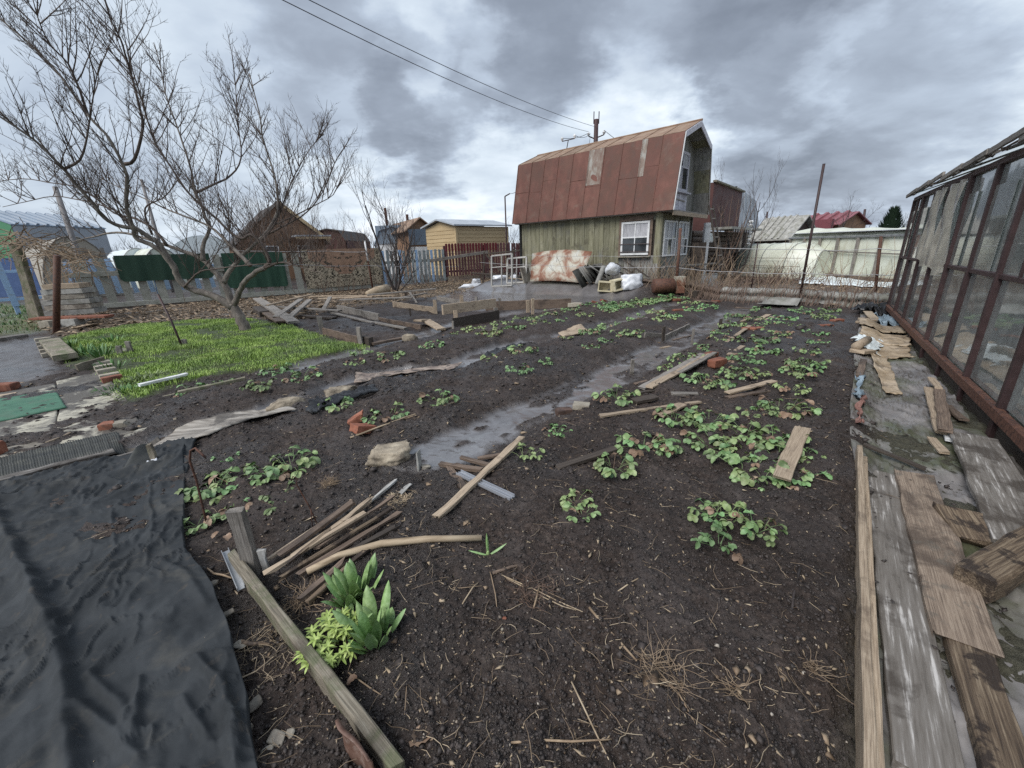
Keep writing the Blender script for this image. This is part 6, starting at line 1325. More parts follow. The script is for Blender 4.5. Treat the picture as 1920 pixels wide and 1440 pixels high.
# left boards
gplank(-100, 938, 215, 850, .085, .03, m_worn, 'long pale board between the rubber mat and the black fabric', z1=.03, z2=.03)
gplank(215, 858, 258, 838, .05, .02, m_worn, 'short pale splinter at the end of the long board', z1=.03, z2=.03)
gplank(92, 838, 136, 819, .03, .02, m_tan, 'thin tan stick lying on the plywood', 'stick', 'stick', z1=.03, z2=.03)
gplank(266, 736, 354, 714, .075, .035, m_zinc if False else m_white, 'white plastic trim lying on the grass edge', 'trim', 'trim', z1=.05, z2=.05)
gplank(337, 746, 464, 722, .06, .045, m_moss, 'yellowish mossy batten at the edge of the left bed', 'batten', 'batten', z1=.03, z2=.03)
gplank(247, 764, 306, 818, .04, .03, m_dark, 'thin dark edging lath at the corner of the left bed', 'lath', 'lath')
gplank(268, 757, 330, 742, .04, .03, m_moss, 'mossy lath along the grass corner', 'lath', 'lath')
gplank(148, 700, 200, 688, .14, .04, m_moss, 'dark mossy board on edge beside the iris clump', edge=True)
gplank(100, 655, 128, 682, .30, .10, m_moss, 'thick tilted mossy slab at the lawn corner', 'slab', 'slab', z1=.12, z2=.06)
for k in range(5): brick(82+4*k, 640+7*k, m_mortar, ['first', 'second', 'third', 'fourth', 'fifth'][k]+' worn tan brick of the row edging the muddy path', rz=.9, L_=.26, W_=.14, H_=.08, group='brick row edging the muddy path')
for k in range(5): brick(193+5*k, 690+7*k, m_mortar if k != 4 else m_brick, ['first', 'second', 'third', 'fourth', 'last'][k]+' brick of the row between plywood and lawn', rz=.9, L_=.22, W_=.12, H_=.08, group='brick row between plywood and lawn')
gplank(560, 690, 480, 706, .05, .02, m_wetboard, 'pale wet lath along the lower lawn edge', 'lath', 'lath', z1=.02, z2=.02); gplank(440, 716, 365, 733, .05, .02, m_wetboard, 'second pale lath along the lower lawn edge', 'lath', 'lath', z1=.02, z2=.02)
# ================================================================ raised beds behind
GB = 'boards edging the raised beds'
for (x1, y1, x2, y2, w, t, m, ed, z1, z2, lab) in [
    (607, 628, 676, 648, .16, .035, m_brown, 1, 0, 0, 'low brown board on edge between the two front stakes of the raised bed'), (676, 644, 697, 648, .18, .10, m_dark, 1, 0, 0, 'dark stub at the front corner of the raised bed'),
    (698, 648, 756, 636, .10, .05, m_brown, 0, .03, .03, 'brown board from the corner stub to the yellowish stone'),
    (618, 590, 700, 610, .10, .04, m_grey, 0, .06, .04, 'long pale board dividing the front raised beds, left half'), (700, 609, 762, 621, .10, .04, m_grey, 0, .04, .04, 'long pale board dividing the front raised beds, right half'),
    (634, 584, 712, 603, .20, .04, m_grey, 1, .0, .0, 'wide grey board on edge behind the dividing board'), (712, 604, 790, 619, .12, .05, m_brown, 1, .0, .0, 'brown board continuing the wide grey one'),
    (784, 616, 802, 610, .22, .05, m_tan, 0, .15, .1, 'short tan board propped on the divider'), (800, 612, 828, 623, .20, .04, m_tan, 0, .12, .04, 'tan board sagging toward the wet path'), (828, 622, 848, 618, .08, .06, m_dark, 0, 0, 0, 'dark stub before the pointed board'),
    (832, 606, 930, 588, .24, .035, m_tan, 1, .20, .16, 'pointed brown board leaning above the dark sheet'), (850, 617, 936, 600, .26, .02, m_dark, 1, -.02, -.02, 'dark sheet standing under the pointed board'),
    (911, 583, 1070, 577, .26, .05, m_brown, 1, 0, 0, 'long dark board on edge beyond the pointed board'),
    (820, 563, 885, 575, .14, .04, m_grey, 1, 0, 0, 'grey board on edge right of the corner stake'), (738, 576, 815, 588, .18, .04, m_tan, 1, 0, 0, 'tan board on edge left of the corner stake'),
    (690, 568, 818, 558, .12, .05, m_grey, 0, .25, .3, 'top rail of the back raised bed'), (740, 572, 800, 561, .10, .04, m_grey, 0, .18, .2, 'second rail of the back raised bed'),
    (600, 572, 700, 568, .16, .04, m_tan, 0, .2, .2, 'wide board laid along the back of the raised beds, left'), (640, 576, 775, 570, .16, .04, m_grey, 0, .22, .2, 'grey board laid over the back of the raised beds'), (603, 582, 680, 580, .18, .05, m_dark, 0, .02, .02, 'dark board low at the back left of the raised beds'),
    (770, 565, 782, 572, .06, .03, m_grey, 0, .3, .05, 'short brace leaning at the back rail'), (555, 566, 760, 563, .06, .04, m_tan, 0, .18, .16, 'long thin pole across the back of the raised beds')]:
    gplank(x1, y1, x2, y2, w, t, m, lab, group=GB, edge=bool(ed), z1=z1, z2=z2)
GS = 'stakes of the raised beds'
for (x, y, yt, w, m, lab) in ((605, 628, 594, .10, m_grey, 'stake at the front left corner of the raised bed'), (677, 648, 613, .09, m_grey, 'stake by the dark stub'), (817, 588, 562, .10, m_tan, 'corner stake of the back raised bed'), (866, 575, 553, .12, m_tan, 'light stake beyond the back raised bed'), (894, 578, 556, .09, m_grey, 'grey stake right of the light one'),
    (855, 604, 582, .10, m_tan, 'stake behind the pointed board'), (930, 600, 577, .09, m_grey, 'stake at the high end of the pointed board'), (938, 582, 559, .08, m_grey, 'stake before the long dark board'), (990, 585, 563, .09, m_tan, 'split tan stake, left of the pair at the long dark board'), (999, 590, 560, .08, m_tan, 'taller stake, right of the pair at the long dark board'), (850, 620, 602, .05, m_grey, 'thin stake holding the dark sheet'), (770, 594, 578, .05, m_dark, 'thin dark peg in the divider'),
    (753, 560, 546, .10, m_tan, 'stump-like stake behind the pale log'), (762, 561, 547, .12, m_brown, 'brown stump beside the stump-like stake'), (779, 560, 549, .05, m_dark, 'thin dark stake right of the stumps'), (798, 560, 550, .08, m_tan, 'short pale stake at the back rail')):
    stake(x, y, yt, w, w*.5, m, lab, group=GS)
a = G(690, 562); b = G(727, 556); a.z += .22; b.z += .30
tubeobj('pale_log', [a, (a+b)/2, b], [.10, .20, .20], 10, m_straw, 'pale barkless log lying on the boards behind the raised beds', 'log')
# board pile left of the raised beds
GP = 'heap of grey planks by the lawn'
for (x1, y1, x2, y2, w, t, m, z1, z2, lab) in [(486, 578, 553, 613, .26, .06, m_grey, .30, .08, 'longest plank of the heap, sloping toward the lawn'), (494, 590, 530, 612, .26, .05, m_brown, .12, .06, 'dark plank under the sloping one'), (520, 606, 568, 580, .16, .05, m_grey, .14, .3, 'plank crossing the heap, lower'),
    (540, 608, 584, 582, .16, .05, m_grey, .10, .3, 'plank crossing the heap, right one'), (505, 590, 590, 572, .10, .05, m_tan, .25, .35, 'thin board pointing to the back rail from the heap'), (498, 586, 640, 592, .16, .04, m_grey, .18, .12, 'flat plank running right from the heap'), (560, 596, 628, 600, .16, .06, m_dark, .02, .02, 'dark plank lowest at the right of the heap'), (486, 586, 500, 596, .3, .2, m_dark, .0, .0, 'dark block under the left end of the heap'), (608, 588, 622, 575, .12, .04, m_grey, .1, .3, 'short plank leaning between heap and bed')]:
    gplank(x1, y1, x2, y2, w, t, m, lab, 'plank', 'plank', GP, z1=z1, z2=z2, jag=.03)
# far edge planks
for (x1, y1, x2, y2, m, lab) in ((952, 541, 985, 545, m_tan, 'pale board at the back left of the flat wet plot'), (1030, 541, 1062, 544, m_tan, 'pale lath below the rusty sheet'), (1018, 547, 1090, 551, m_tan, 'long light board at the far edge of the wet plot'), (1092, 552, 1172, 554, m_brown, 'brown board reaching the propped brick'), (1068, 543, 1098, 546, m_tan, 'short white lath below the slates')):
    gplank(x1, y1, x2, y2, .16, .04, m, lab, group='boards along the far edge of the wet plot', z1=.02, z2=.02)
brick(1078, 577, m_mortar, 'tan block at the right end of the long dark board', L_=.4, W_=.2, H_=.14, rz=-.3)
for (x, y, w, h_, lab) in ((884, 540, 1.3, .22, 'heap of dirty white sacks before the gate'), (938, 539, .8, .3, 'smaller white sack right of the heap'), (893, 534, .5, .35, 'white rag standing among the sacks'), (965, 540, .4, .2, 'small pale bag by the white window frames')):
    p = G(x, y); p.z += h_*.3; rock('sack', p, (w, .5, h_), m_bag, lab, 'sack', int(x), .2, 1, 9, 'white sacks dumped by the gate')
# block stack and rusty post at far left
p = G(112, 612); dz = 0
for k, (w, m) in enumerate(((1.15, m_slate), (1.05, m_conc), (1.1, m_slate), (.9, m_conc), (.95, m_slate), (.8, m_tan))):
    tag(MB().box((0, 0, 0), (w, .6, .13)).build('slab', m, None, False, Matrix.Translation(p+Vector((0, .6, .35+.145*k))) @ Matrix.Rotation(.3+.08*math.sin(k*3), 4, 'Z')), ['lowest', 'second', 'third', 'fourth', 'fifth', 'top'][k]+' slab of the stack behind the rusty post', 'slab', 'stack of slabs behind the rusty post')
gplank(72, 614, 210, 608, .35, .06, m_burgtop if False else m_brick, 'long reddish board under the slab stack', z1=.22, z2=.2); brick(94, 616, m_mortar, 'pale block supporting the reddish board', L_=.3, W_=.25, H_=.22); brick(140, 612, m_slate, 'grey block under the right end of the reddish board', L_=.4, W_=.3, H_=.22)
a = G(103, 624); t = PY(107, 479, a.y)
tag(MB().tube([a-Vector((0, 0, .1)), t], [.07, .065], 8).build('rusty_post', m_iron, None, True), 'thick rusty iron post in front of the left fence', 'post')
a = G(75, 605); t = PY(28, 455, a.y); tag(plank('leaning_post', a, t, .26, .16, m_moss), 'leaning mossy wooden post tangled with dry vine', 'post')
a = G(62, 600); t = PY(35, 470, a.y+.4); tag(plank('leaning_post', a, t, .2, .1, m_moss), 'second leaning mossy post just behind the first', 'post')
# ================================================================ right background: cement strip, wire fence, canes
def cement_strip(x1, y1, x2, y2, hgt, label, mat=m_slate):
    a = G(x1, y1); b = G(x2, y2); n = 20; vs = []; X = (b-a); L_ = X.length; mb = MB()
    pr = [(0, 0), (.02, hgt*.25), (.10, hgt*.4), (.12, hgt*.52), (.04, hgt*.6), (.03, hgt*.8), (.12, hgt*.92), (.20, hgt)]
    for i in range(n+1):
        for (y, z) in pr: vs.append((L_*i/n-L_/2, y-.1, z-.02+.015*math.sin(i*1.3)))
    k = len(pr); mb.add(vs, [(i*k+j, (i+1)*k+j, (i+1)*k+j+1, i*k+j+1) for i in range(n) for j in range(k-1)])
    o = mb.build('cement_sheet', mat, None, True, frame_m(a, b)); md = o.modifiers.new('t', 'SOLIDIFY'); md.thickness = .012
    return tag(o, label, 'cement sheet', 'corrugated cement sheets edging the far end of the beds')
cement_strip(1185, 556, 1262, 556, .24, 'dark corrugated sheet edging left of the rusty post', m_brown); cement_strip(1268, 556, 1350, 560, .32, 'dark stained corrugated sheet right of the rusty post', m_brown)
cement_strip(1350, 561, 1500, 568, .38, 'pale corrugated cement sheet left of the tall leaning pole'); cement_strip(1502, 569, 1604, 578, .38, 'grey corrugated cement sheet right of the tall leaning pole'); cement_strip(1604, 578, 1700, 584, .40, 'last corrugated cement sheet before the greenhouse')
def gutter():
    a = G(1426, 571); b = G(1492, 577); mb = MB(); n = 10; L_ = (b-a).length; vs = []
    for i in range(2+1):
        for j in range(n+1): f = j/n; vs.append((L_*(i/2-.5)+.10*f, .28-.62*f, .18-.14*f+.05*math.sin(f*math.pi*2.4+.4)))
    k = n+1; mb.add(vs, [(i*k+j, (i+1)*k+j, (i+1)*k+j+1, i*k+j+1) for i in range(2) for j in range(n)])
    o = mb.build('slate_piece', m_slate, None, True, frame_m(a, b)); md = o.modifiers.new('t', 'SOLIDIFY'); md.thickness = .012
    tag(o, 'pale wavy piece of cement roofing lying at the head of the right bed', 'cement sheet')
gutter()
for (x, yb, xt, yt, r, m, lab) in ((1266, 560, 1276, 428, .045, m_iron, 'rusty angle-iron post in front of the porch windows'), (1497, 572, 1545, 307, .032, m_pole, 'tall thin dark pole leaning right'), (1639, 578, 1652, 443, .035, m_iron, 'rusty post near the greenhouse end'), (1406, 560, 1421, 455, .018, m_pole, 'thin rod in front of the small polytunnel')):
    a = G(x, yb); t = PY(xt, yt, a.y+.02); tubeobj('iron_post', [a-Vector((0, 0, .1)), t], [r, r], 6, m, lab, 'post', 'posts of the wire fence')
pr_ = {k: G(*v) for k, v in dict(a=(1266, 560), b=(1497, 572), c=(1639, 578)).items()}
def wv(pts, r, lab, m=m_wire):
    P = []
    for i, (x, y, k) in enumerate(pts): P.append(PY(x, y, k))
    Q = []
    for p, q in zip(P[:-1], P[1:]):
        for s in range(8): f = s/8; v = p.lerp(q, f); v.z -= .03*math.sin(math.pi*f)+.006*math.sin(s*2.4); Q.append(v)
    Q.append(P[-1]); tubeobj('fence_wire', Q, r, 4, m, lab, 'wire', 'wires of the trellis fence')
ya, yb_, yc = pr_['a'].y, pr_['b'].y, pr_['c'].y
wv([(1276, 461, ya), (1515, 468, yb_), (1649, 466, yc), (1725, 468, yc-1)], .009, 'top wire of the trellis from the rusty post to the greenhouse')
wv([(1272, 502, ya), (1385, 510, ya-.8), (1506, 512, yb_), (1643, 515, yc), (1700, 512, yc-1)], .010, 'middle wire of the trellis with dangling ties')
wv([(985, 478, ya+2.5), (1130, 480, ya+1.2), (1272, 478, ya)], .006, 'upper wire running left from the rusty post across the house wall'); wv([(900, 492, ya+4), (1020, 497, ya+2.5), (1130, 500, ya+1.2), (1270, 500, ya)], .008, 'lower wire running left from the rusty post past the junk')
wv([(1296, 498, ya-.1), (1320, 505, ya-.1), (1352, 507, ya-.2)], .022, 'dark cable wound on the wire right of the rusty post', m_wiredk)
wv([(112, 594, 12.4), (220, 588, 13.5), (330, 578, 14.8), (400, 574, 15.5)], .008, 'white cord tied from the rusty post along the left fence'); wv([(440, 470, 17), (620, 471, 19.5), (688, 472, 20)], .014, 'white cord stretched above the carpet'); wv([(430, 497, 9.6), (560, 496, 12), (690, 498, 15), (860, 500, 20)], .010, 'cord sagging across the carpet from the apple tree')
a = G(700, 548); t = PY(684, 452, a.y); tag(MB().tube([a, a.lerp(t, .5), a.lerp(t, .62), t], [.05, .05, .035, .035], 6).build('stake_pole', m_iron, None, True), 'rusty pole with a white upper end before the carpet', 'pole')
o = MB().tube([a.lerp(t, .62)+Vector((0, -.01, 0)), t+Vector((0, -.01, .01))], [.042, .042], 6).build('white_sleeve', m_white, C.objects['stake_pole'], True)
a = G(343, 655); t = PY(296, 552, a.y+.2); tubeobj('thin_rod', [a, a.lerp(t, .5)+Vector((.02, 0, 0)), t], .02, 5, m_pole, 'thin dark rod leaning on the lawn left of the apple trunk', 'rod')
for (x, y, yt, lab) in ((349, 653, 636, 'short peg beside the thin rod'), (228, 668, 648, 'left peg near the iris clumps'), (247, 665, 640, 'leaning peg right of the irises')): stake(x, y, yt, .08, .05, m_grey, lab, group='pegs on the lawn')
gplank(230, 660, 247, 664, .12, .04, m_grey, 'small grey board between the pegs by the irises')
# puddled plastic sheets behind the wire fence
sheet('plastic_cover', [((1490, 533), (1690, 545)), ((1500, 518), (1700, 523))], m_polyw, 'pale plastic sheeting spread on the ground beyond the wire fence, near strip', 'plastic sheet', nu=50, nv=16, lift=.05, wr=(.05, 1.5), fine=(.02, 6), ragged=.3, group='plastic sheeting beyond the wire fence')
sheet('plastic_cover', [((1560, 514), (1700, 517)), ((1560, 507), (1720, 509))], m_blueg, 'blue-grey plastic sheeting beyond the wire fence, far strip', 'plastic sheet', nu=50, nv=12, lift=.05, wr=(.05, 1.5), fine=(.02, 6), ragged=.3, group='plastic sheeting beyond the wire fence')
# ================================================================ leaves
def leaflet(L_, W_, fold=.25, curl=.2, n=4, serr=.0, tip=.6, base=0):
    """verts, faces of one leaflet growing along +X from the origin"""
    vs = []; fs = []
    for i in range(n+1):
        f = i/n; x = L_*f; ww = W_*.5*math.sqrt(max(0, math.sin(math.pi*min(1, (f*.88+.03))**(tip))))
        if i == n: ww = W_*(.22 if serr else .08)
        if i == 0: ww = W_*.10
        z = -curl*L_*f*f+.08*L_*math.sin(f*3)
        s_ = (1+serr*(1 if i % 2 else -1)) if 0 < i < n else 1
        vs += [(x-.02*L_, -ww*s_, z+fold*ww), (x, -ww*.5, z+fold*ww*.3), (x, 0, z), (x, ww*.5, z+fold*ww*.3), (x-.02*L_, ww*s_, z+fold*ww)]
    for i in range(n):
        for j in range(4): a = i*5+j; fs.append((a, a+5, a+6, a+1))
    return vs, fs
def xf(vs, m): return [m @ Vector(v) for v in vs]
def straw_leaf(r, h, sz, seed, mat=None):
    rs = random.Random(seed); b = MB(); P = [Vector((0, 0, 0)), Vector((r*.45, 0, h*.75)), Vector((r, 0, h))]
    b.tube(P, [.0022, .0018, .0016], 4, False, 0)
    for k, a in enumerate((-1.15, 0, 1.15)):
        vs, fs = leaflet(sz*rs.uniform(.92, 1.1), sz*rs.uniform(.74, .9), rs.uniform(.15, .5), rs.uniform(.1, .5), 7, .09, 1.25)
        m = Matrix.Translation(P[2]) @ Matrix.Rotation(a+rs.uniform(-.2, .2), 4, 'Z') @ Matrix.Rotation(rs.uniform(-.05, .45), 4, 'Y') @ Matrix.Rotation(rs.uniform(-.4, .4), 4, 'X')
        b.add(xf(vs, m), fs, 1)
    me = bpy.data.meshes.new('leaf'); me.from_pydata(b.v, [], b.f); me.materials.append(m_sgreen); me.materials.append(m_sgreen)
    me.polygons.foreach_set('use_smooth', [True]*len(me.polygons)); me.update(); return me
SL = [straw_leaf(U(.05, .16), U(.02, .065), U(.040, .062), i) for i in range(14)]
SLm = []
for me in SL:
    d = me.copy(); d.materials.clear(); d.materials.append(m_sdead); d.materials.append(m_sdead); SLm.append(d)
def leaf_xf(rad, k, n, rs, flat=False):
    a = k*2.4+rs.uniform(-.5, .5); q = rs.random()**.6*rad*.55
    return Matrix.Translation((q*math.cos(a), q*math.sin(a), rs.uniform(-.005, .012))) @ Matrix.Rotation(a+rs.uniform(-.6, .6), 4, 'Z') @ Matrix.Rotation(rs.uniform(-.25, .30)-.12, 4, 'Y')
GSB = 'strawberry plants in the beds'
def strawberry(x, y, w, lab, seed, dense=1.0, group=GSB, dead=.12):
    """x, y: pixel of the clump's middle; w: half its width in pixels"""
    p = G(x, y+w*.12); zc = (p-CAM0).dot(_F); rad = w*zc/FPX; rs = random.Random(seed)
    n = int(min(36, max(7, (6+rad*88)*dense))); parts = w >= 26
    e = empty('strawberry_plant', p, lab, 'strawberry plant', group) if parts else None
    mb = MB(); mi = []
    kscale = min(1.12, max(.75, rad/.15))
    for k in range(n):
        me = SL[rs.randrange(14)] if rs.random() > dead else SLm[rs.randrange(14)]
        m = leaf_xf(rad, k, n, rs) @ Matrix.Scale(rs.uniform(.7, 1.15)*kscale, 4)
        if parts: link('leaf', me, e, m)
        else:
            o = len(mb.v); mb.v.extend([tuple(m @ v.co) for v in me.vertices]); dd = me.name in DN
            for f in me.polygons: mb.f.append(tuple(i+o for i in f.vertices)); mb.m.append(1 if dd else 0)
    if not parts:
        o = mb.build('strawberry_plant', [m_sgreen, m_sdead], None, True, Matrix.Translation(p)); tag(o, lab, 'strawberry plant', group); return o
    return e
DN = set(d.name for d in SLm)
ST = [
 # right bed, from the camera outwards
 (1365, 985, 42, 'strawberry clump alone on bare soil, nearest of the right bed'), (1420, 1010, 36, 'strawberry offshoot just right of the nearest clump of the right bed'), (1335, 975, 30, 'left part of the nearest strawberry clump in the right bed'), (1342, 1038, 18, 'small reddish strawberry runner below the nearest clump'),
 (1078, 958, 24, 'small strawberry plant in the centre foreground soil'), (1092, 986, 14, 'single round leaf below the small centre plant'),
 (1150, 888, 36, 'strawberry clump above the half-buried dark board'), (1208, 848, 44, 'strawberry clump with reddish leaves left of the big patch'), (1245, 850, 28, 'green right side of the reddish-leaved strawberry clump'),
 (1268, 798, 46, 'upper left lobe of the big strawberry patch'), (1325, 800, 44, 'strawberry plant at the top of the big patch beside the tan board end'), (1390, 825, 40, 'strawberry plant in the upper right of the big patch'), (1445, 838, 40, 'strawberry plant at the upper right corner of the big patch'), (1332, 842, 42, 'strawberry plant in the middle left of the big patch'), (1375, 868, 40, 'strawberry plant in the very middle of the big patch'),
 (1408, 898, 46, 'strawberry plant at the lower end of the big patch, left of the tan board'), (1452, 868, 36, 'strawberry plant under the top of the tan board'), (1482, 908, 34, 'strawberry plant under the foot of the tan board, right side'), (1502, 870, 26, 'strawberry plant right of the top of the tan board'), (1430, 915, 26, 'lowest leaves of the big strawberry patch'),
 (1468, 775, 50, 'large strawberry clump above the big patch near the path'), (1415, 786, 18, 'small strawberry plant left of the large clump near the path'),
 (1158, 758, 30, 'strawberry clump left of the short dark board'), (1325, 722, 44, 'wide strawberry clump right of the board pile'), (1372, 708, 28, 'strawberry clump below the nearer brick of the pile'), (1418, 712, 18, 'low strawberry plant right of the nearer brick'), (1286, 680, 24, 'strawberry clump behind the left end of the board pile'), (1252, 700, 13, 'small strawberry plant just left of the board pile'),
 (1482, 740, 22, 'strawberry plant above the large clump near the path'), (1510, 692, 32, 'flat strawberry clump right of centre, far half'), (1496, 708, 28, 'strawberry clump just below the flat one, far half'), (1392, 684, 24, 'strawberry plants in a loose line beside a short board'), (1430, 668, 24, 'strawberry plant in the far middle of the right bed'),
 (1512, 669, 17, 'small round strawberry plant, far right half'), (1530, 649, 12, 'withered strawberry plant near the path'), (1528, 634, 16, 'strawberry plant beyond the withered one'), (1435, 646, 22, 'left strawberry plant of a wide clump beyond the leaning board'), (1462, 632, 22, 'right strawberry plant of a wide clump beyond the leaning board'), (1400, 646, 18, 'strawberry plant behind the leaning board'),
 (1345, 642, 15, 'small strawberry plant left of the leaning board'), (1318, 660, 16, 'small strawberry plant beyond the board pile'), (1372, 612, 26, 'bushy strawberry plant by the right edge of the puddle'), (1350, 628, 14, 'small strawberry plant at the puddle edge'), (1412, 604, 14, 'strawberry plant beside the pair of small boards'), (1380, 590, 22, 'strawberry plant near the pale cement sheet'), (1425, 583, 20, 'strawberry plant below the curved slate'), (1470, 606, 18, 'strawberry plant at the far middle of the right bed'), (1540, 602, 16, 'strawberry plant beyond the lone brick'), (1500, 590, 20, 'faint strawberry plant below the tall pole'), (1555, 590, 14, 'far right corner strawberry plant'),
 # middle bed
 (640, 772, 30, 'strawberry plant beside the two concrete blocks'), (728, 795, 34, 'strawberry plant behind the broken orange brick'), (826, 762, 30, 'strawberry plant at the right end of the long cane'), (978, 664, 27, 'strawberry clump in the middle bed left of the puddle'), (978, 704, 20, 'strawberry plant below that clump in the middle bed'), (918, 680, 16, 'small strawberry plant at the right end of the linoleum'), (1022, 690, 12, 'tiny strawberry plant in the middle bed'), (985, 872, 24, 'strawberry plant beside the top end of the crossed lath'), (1042, 826, 16, 'sparse strawberry plant in the muddy middle'),
 (1106, 658, 13, 'small strawberry plant left of the puddle dam, near'), (1132, 646, 11, 'tiny strawberry plant left of the puddle dam'), (1168, 636, 18, 'strawberry plant beside the thin far lath'), (1188, 630, 14, 'strawberry plant right of the thin far lath'), (1105, 626, 22, 'strawberry plants on the middle bed beyond the tan board'), (1138, 614, 18, 'strawberry plant in the middle bed two thirds out'), (1165, 607, 12, 'small strawberry plant in the middle bed two thirds out'), (1192, 600, 13, 'strawberry plant left of the pale stick'), (1243, 606, 14, 'strawberry plant right of the pale stick'), (1228, 592, 14, 'strawberry plant before the lone far brick'), (1262, 600, 14, 'strawberry plant below the lone far brick'), (1300, 586, 20, 'strawberry plant in the far end of the middle bed'), (1292, 572, 16, 'strawberry plant at the head of the middle bed'), (1328, 580, 14, 'strawberry plant at the far end beside the puddle'), (1060, 640, 12, 'small strawberry plant right of the middle clump'),
 # near left
 (398, 925, 44, 'large-leaved strawberry plant right of the hooked rod'), (455, 915, 44, 'middle strawberry plant of the near left clump'), (498, 905, 36, 'strawberry plant in the near left clump, toward the back'), (548, 882, 42, 'back right strawberry plant of the near left clump'), (372, 985, 20, 'strawberry leaves below the hooked rod by the fabric'), (440, 965, 26, 'lower strawberry leaves above the grey stake'), (425, 873, 10, 'tiny strawberry seedling above the near left clump'), (530, 945, 22, 'withered strawberry leaves by the wire stake'),
 # left bed
 (492, 736, 24, 'strawberry plant before the left concrete block'), (568, 715, 26, 'strawberry plant left of the linoleum end'), (518, 698, 20, 'strawberry plant by the lawn edge'), (732, 676, 24, 'strawberry plant on the left bed above the linoleum'), (812, 657, 20, 'bushy strawberry plant at the middle of the left bed'), (675, 662, 16, 'strawberry plant below the lawn tip'), (668, 690, 16, 'small strawberry plant on the left bed'), (848, 634, 12, 'small strawberry plant by the wet path'), (408, 724, 22, 'strawberry plants between lawn and batten, right'), (360, 735, 22, 'strawberry plants between lawn and batten, left'),
 (890, 620, 22, 'strawberry plant below the pointed board'), (918, 632, 24, 'strawberry plant in front of the pointed board'), (940, 613, 20, 'strawberry plant right of the pointed board'), (965, 622, 20, 'strawberry plant beside the left furrow'), (1008, 610, 22, 'strawberry plant right of the long dark board'), (985, 600, 20, 'strawberry plant before the long dark board'), (1035, 592, 24, 'strawberry plant at the foot of the paired stakes'), (1068, 584, 20, 'strawberry plant by the tan block'), (1095, 596, 20, 'strawberry plant in the left bed, far part'), (1052, 606, 12, 'small strawberry plant near the furrow, far part'), (1100, 574, 22, 'strawberry plant above the tan block')]
for i, (x, y, w, lab) in enumerate(ST): strawberry(x, y, w, lab, 100+i)
rs = random.Random(44)
for i in range(26):
    f = rs.random(); x = 1125+150*f; y = 590-26*f-rs.uniform(0, 16)*(1-.5*f); strawberry(x, y, rs.uniform(13, 20), 'strawberry plant packed into the dense leafy patch at the far end of the left bed', 300+i, 1.1, 'dense strawberry patch at the far end of the left bed', .05)
for i in range(5): strawberry(1420+24*i, 618+rs.uniform(-5, 5), 9, 'tiny strawberry plant sprouting in the far third of the right bed', 350+i, .7, 'tiny far strawberry plants')
# ================================================================ broad-leaved clump, lime plant, shoots
def strap(Ln, W_, bend, fold, n=7, tipk=1.0, wav=.0):
    vs = []; fs = []; x = z = 0; a = 0
    for i in range(n+1):
        f = i/n; ww = W_*.5*(math.sin(math.pi*(.14+.86*f)**1.15)**.8 if f < 1 else 0)+.0006
        a = bend*f*f
        if i: x += Ln/n*math.sin(a); z += Ln/n*math.cos(a)
        k = fold*ww; vs += [(x+k+wav*math.sin(f*9), -ww, z), (x+k*.25, -ww*.5, z), (x, 0, z), (x+k*.25, ww*.5, z), (x+k-wav*math.sin(f*8), ww, z)]
    for i in range(n):
        for j in range(4): q = i*5+j; fs.append((q, q+1, q+6, q+5))
    return vs, fs
def strapclump(name, lab, cat, c, n, Ls, Ws, mat, rad, seed, tilt=.5, bend=(.1, .7), group=None, parts=True, fold=.5):
    rs = random.Random(seed); e = empty(name, c, lab, cat, group) if parts else None; mb = MB()
    for k in range(n):
        a = k*2.4+rs.uniform(-.4, .4); q = rad*math.sqrt((k+.5)/n); t = tilt*math.sqrt((k+.5)/n)*rs.uniform(.6, 1.15)
        vs, fs = strap(rs.uniform(*Ls), rs.uniform(*Ws), rs.uniform(*bend), fold, wav=.001)
        m = Matrix.Translation((q*math.cos(a), q*math.sin(a), -.01)) @ Matrix.Rotation(a, 4, 'Z') @ Matrix.Rotation(t, 4, 'Y')
        if parts:
            me = bpy.data.meshes.new('leaf'); me.from_pydata(vs, [], fs); me.materials.append(mat); me.polygons.foreach_set('use_smooth', [True]*len(fs)); me.update(); link('leaf', me, e, m)
        else: mb.add(xf(vs, m), fs)
    if not parts: e = mb.build(name, mat, None, True, Matrix.Translation(c)); tag(e, lab, cat, group)
    return e
strapclump('broad_leaved_plant', 'clump of broad upright blue-green leaves behind the lime-green plant, rear one', 'plant', G(668, 1130), 24, (.12, .19), (.038, .056), m_tulip, .065, 3, .60, (.1, .5), 'broad-leaved clumps by the edging board')
strapclump('broad_leaved_plant', 'clump of broad upright blue-green leaves, front one right of the lime-green plant', 'plant', G(702, 1206), 22, (.10, .20), (.040, .060), m_tulip, .06, 5, .60, (.1, .5), 'broad-leaved clumps by the edging board')
strapclump('broad_leaved_plant', 'left low tuft of broad blue-green leaves touching the edging board plant', 'plant', G(650, 1185), 9, (.09, .14), (.03, .045), m_tulip, .04, 9, .75, (.2, .6), 'broad-leaved clumps by the edging board')
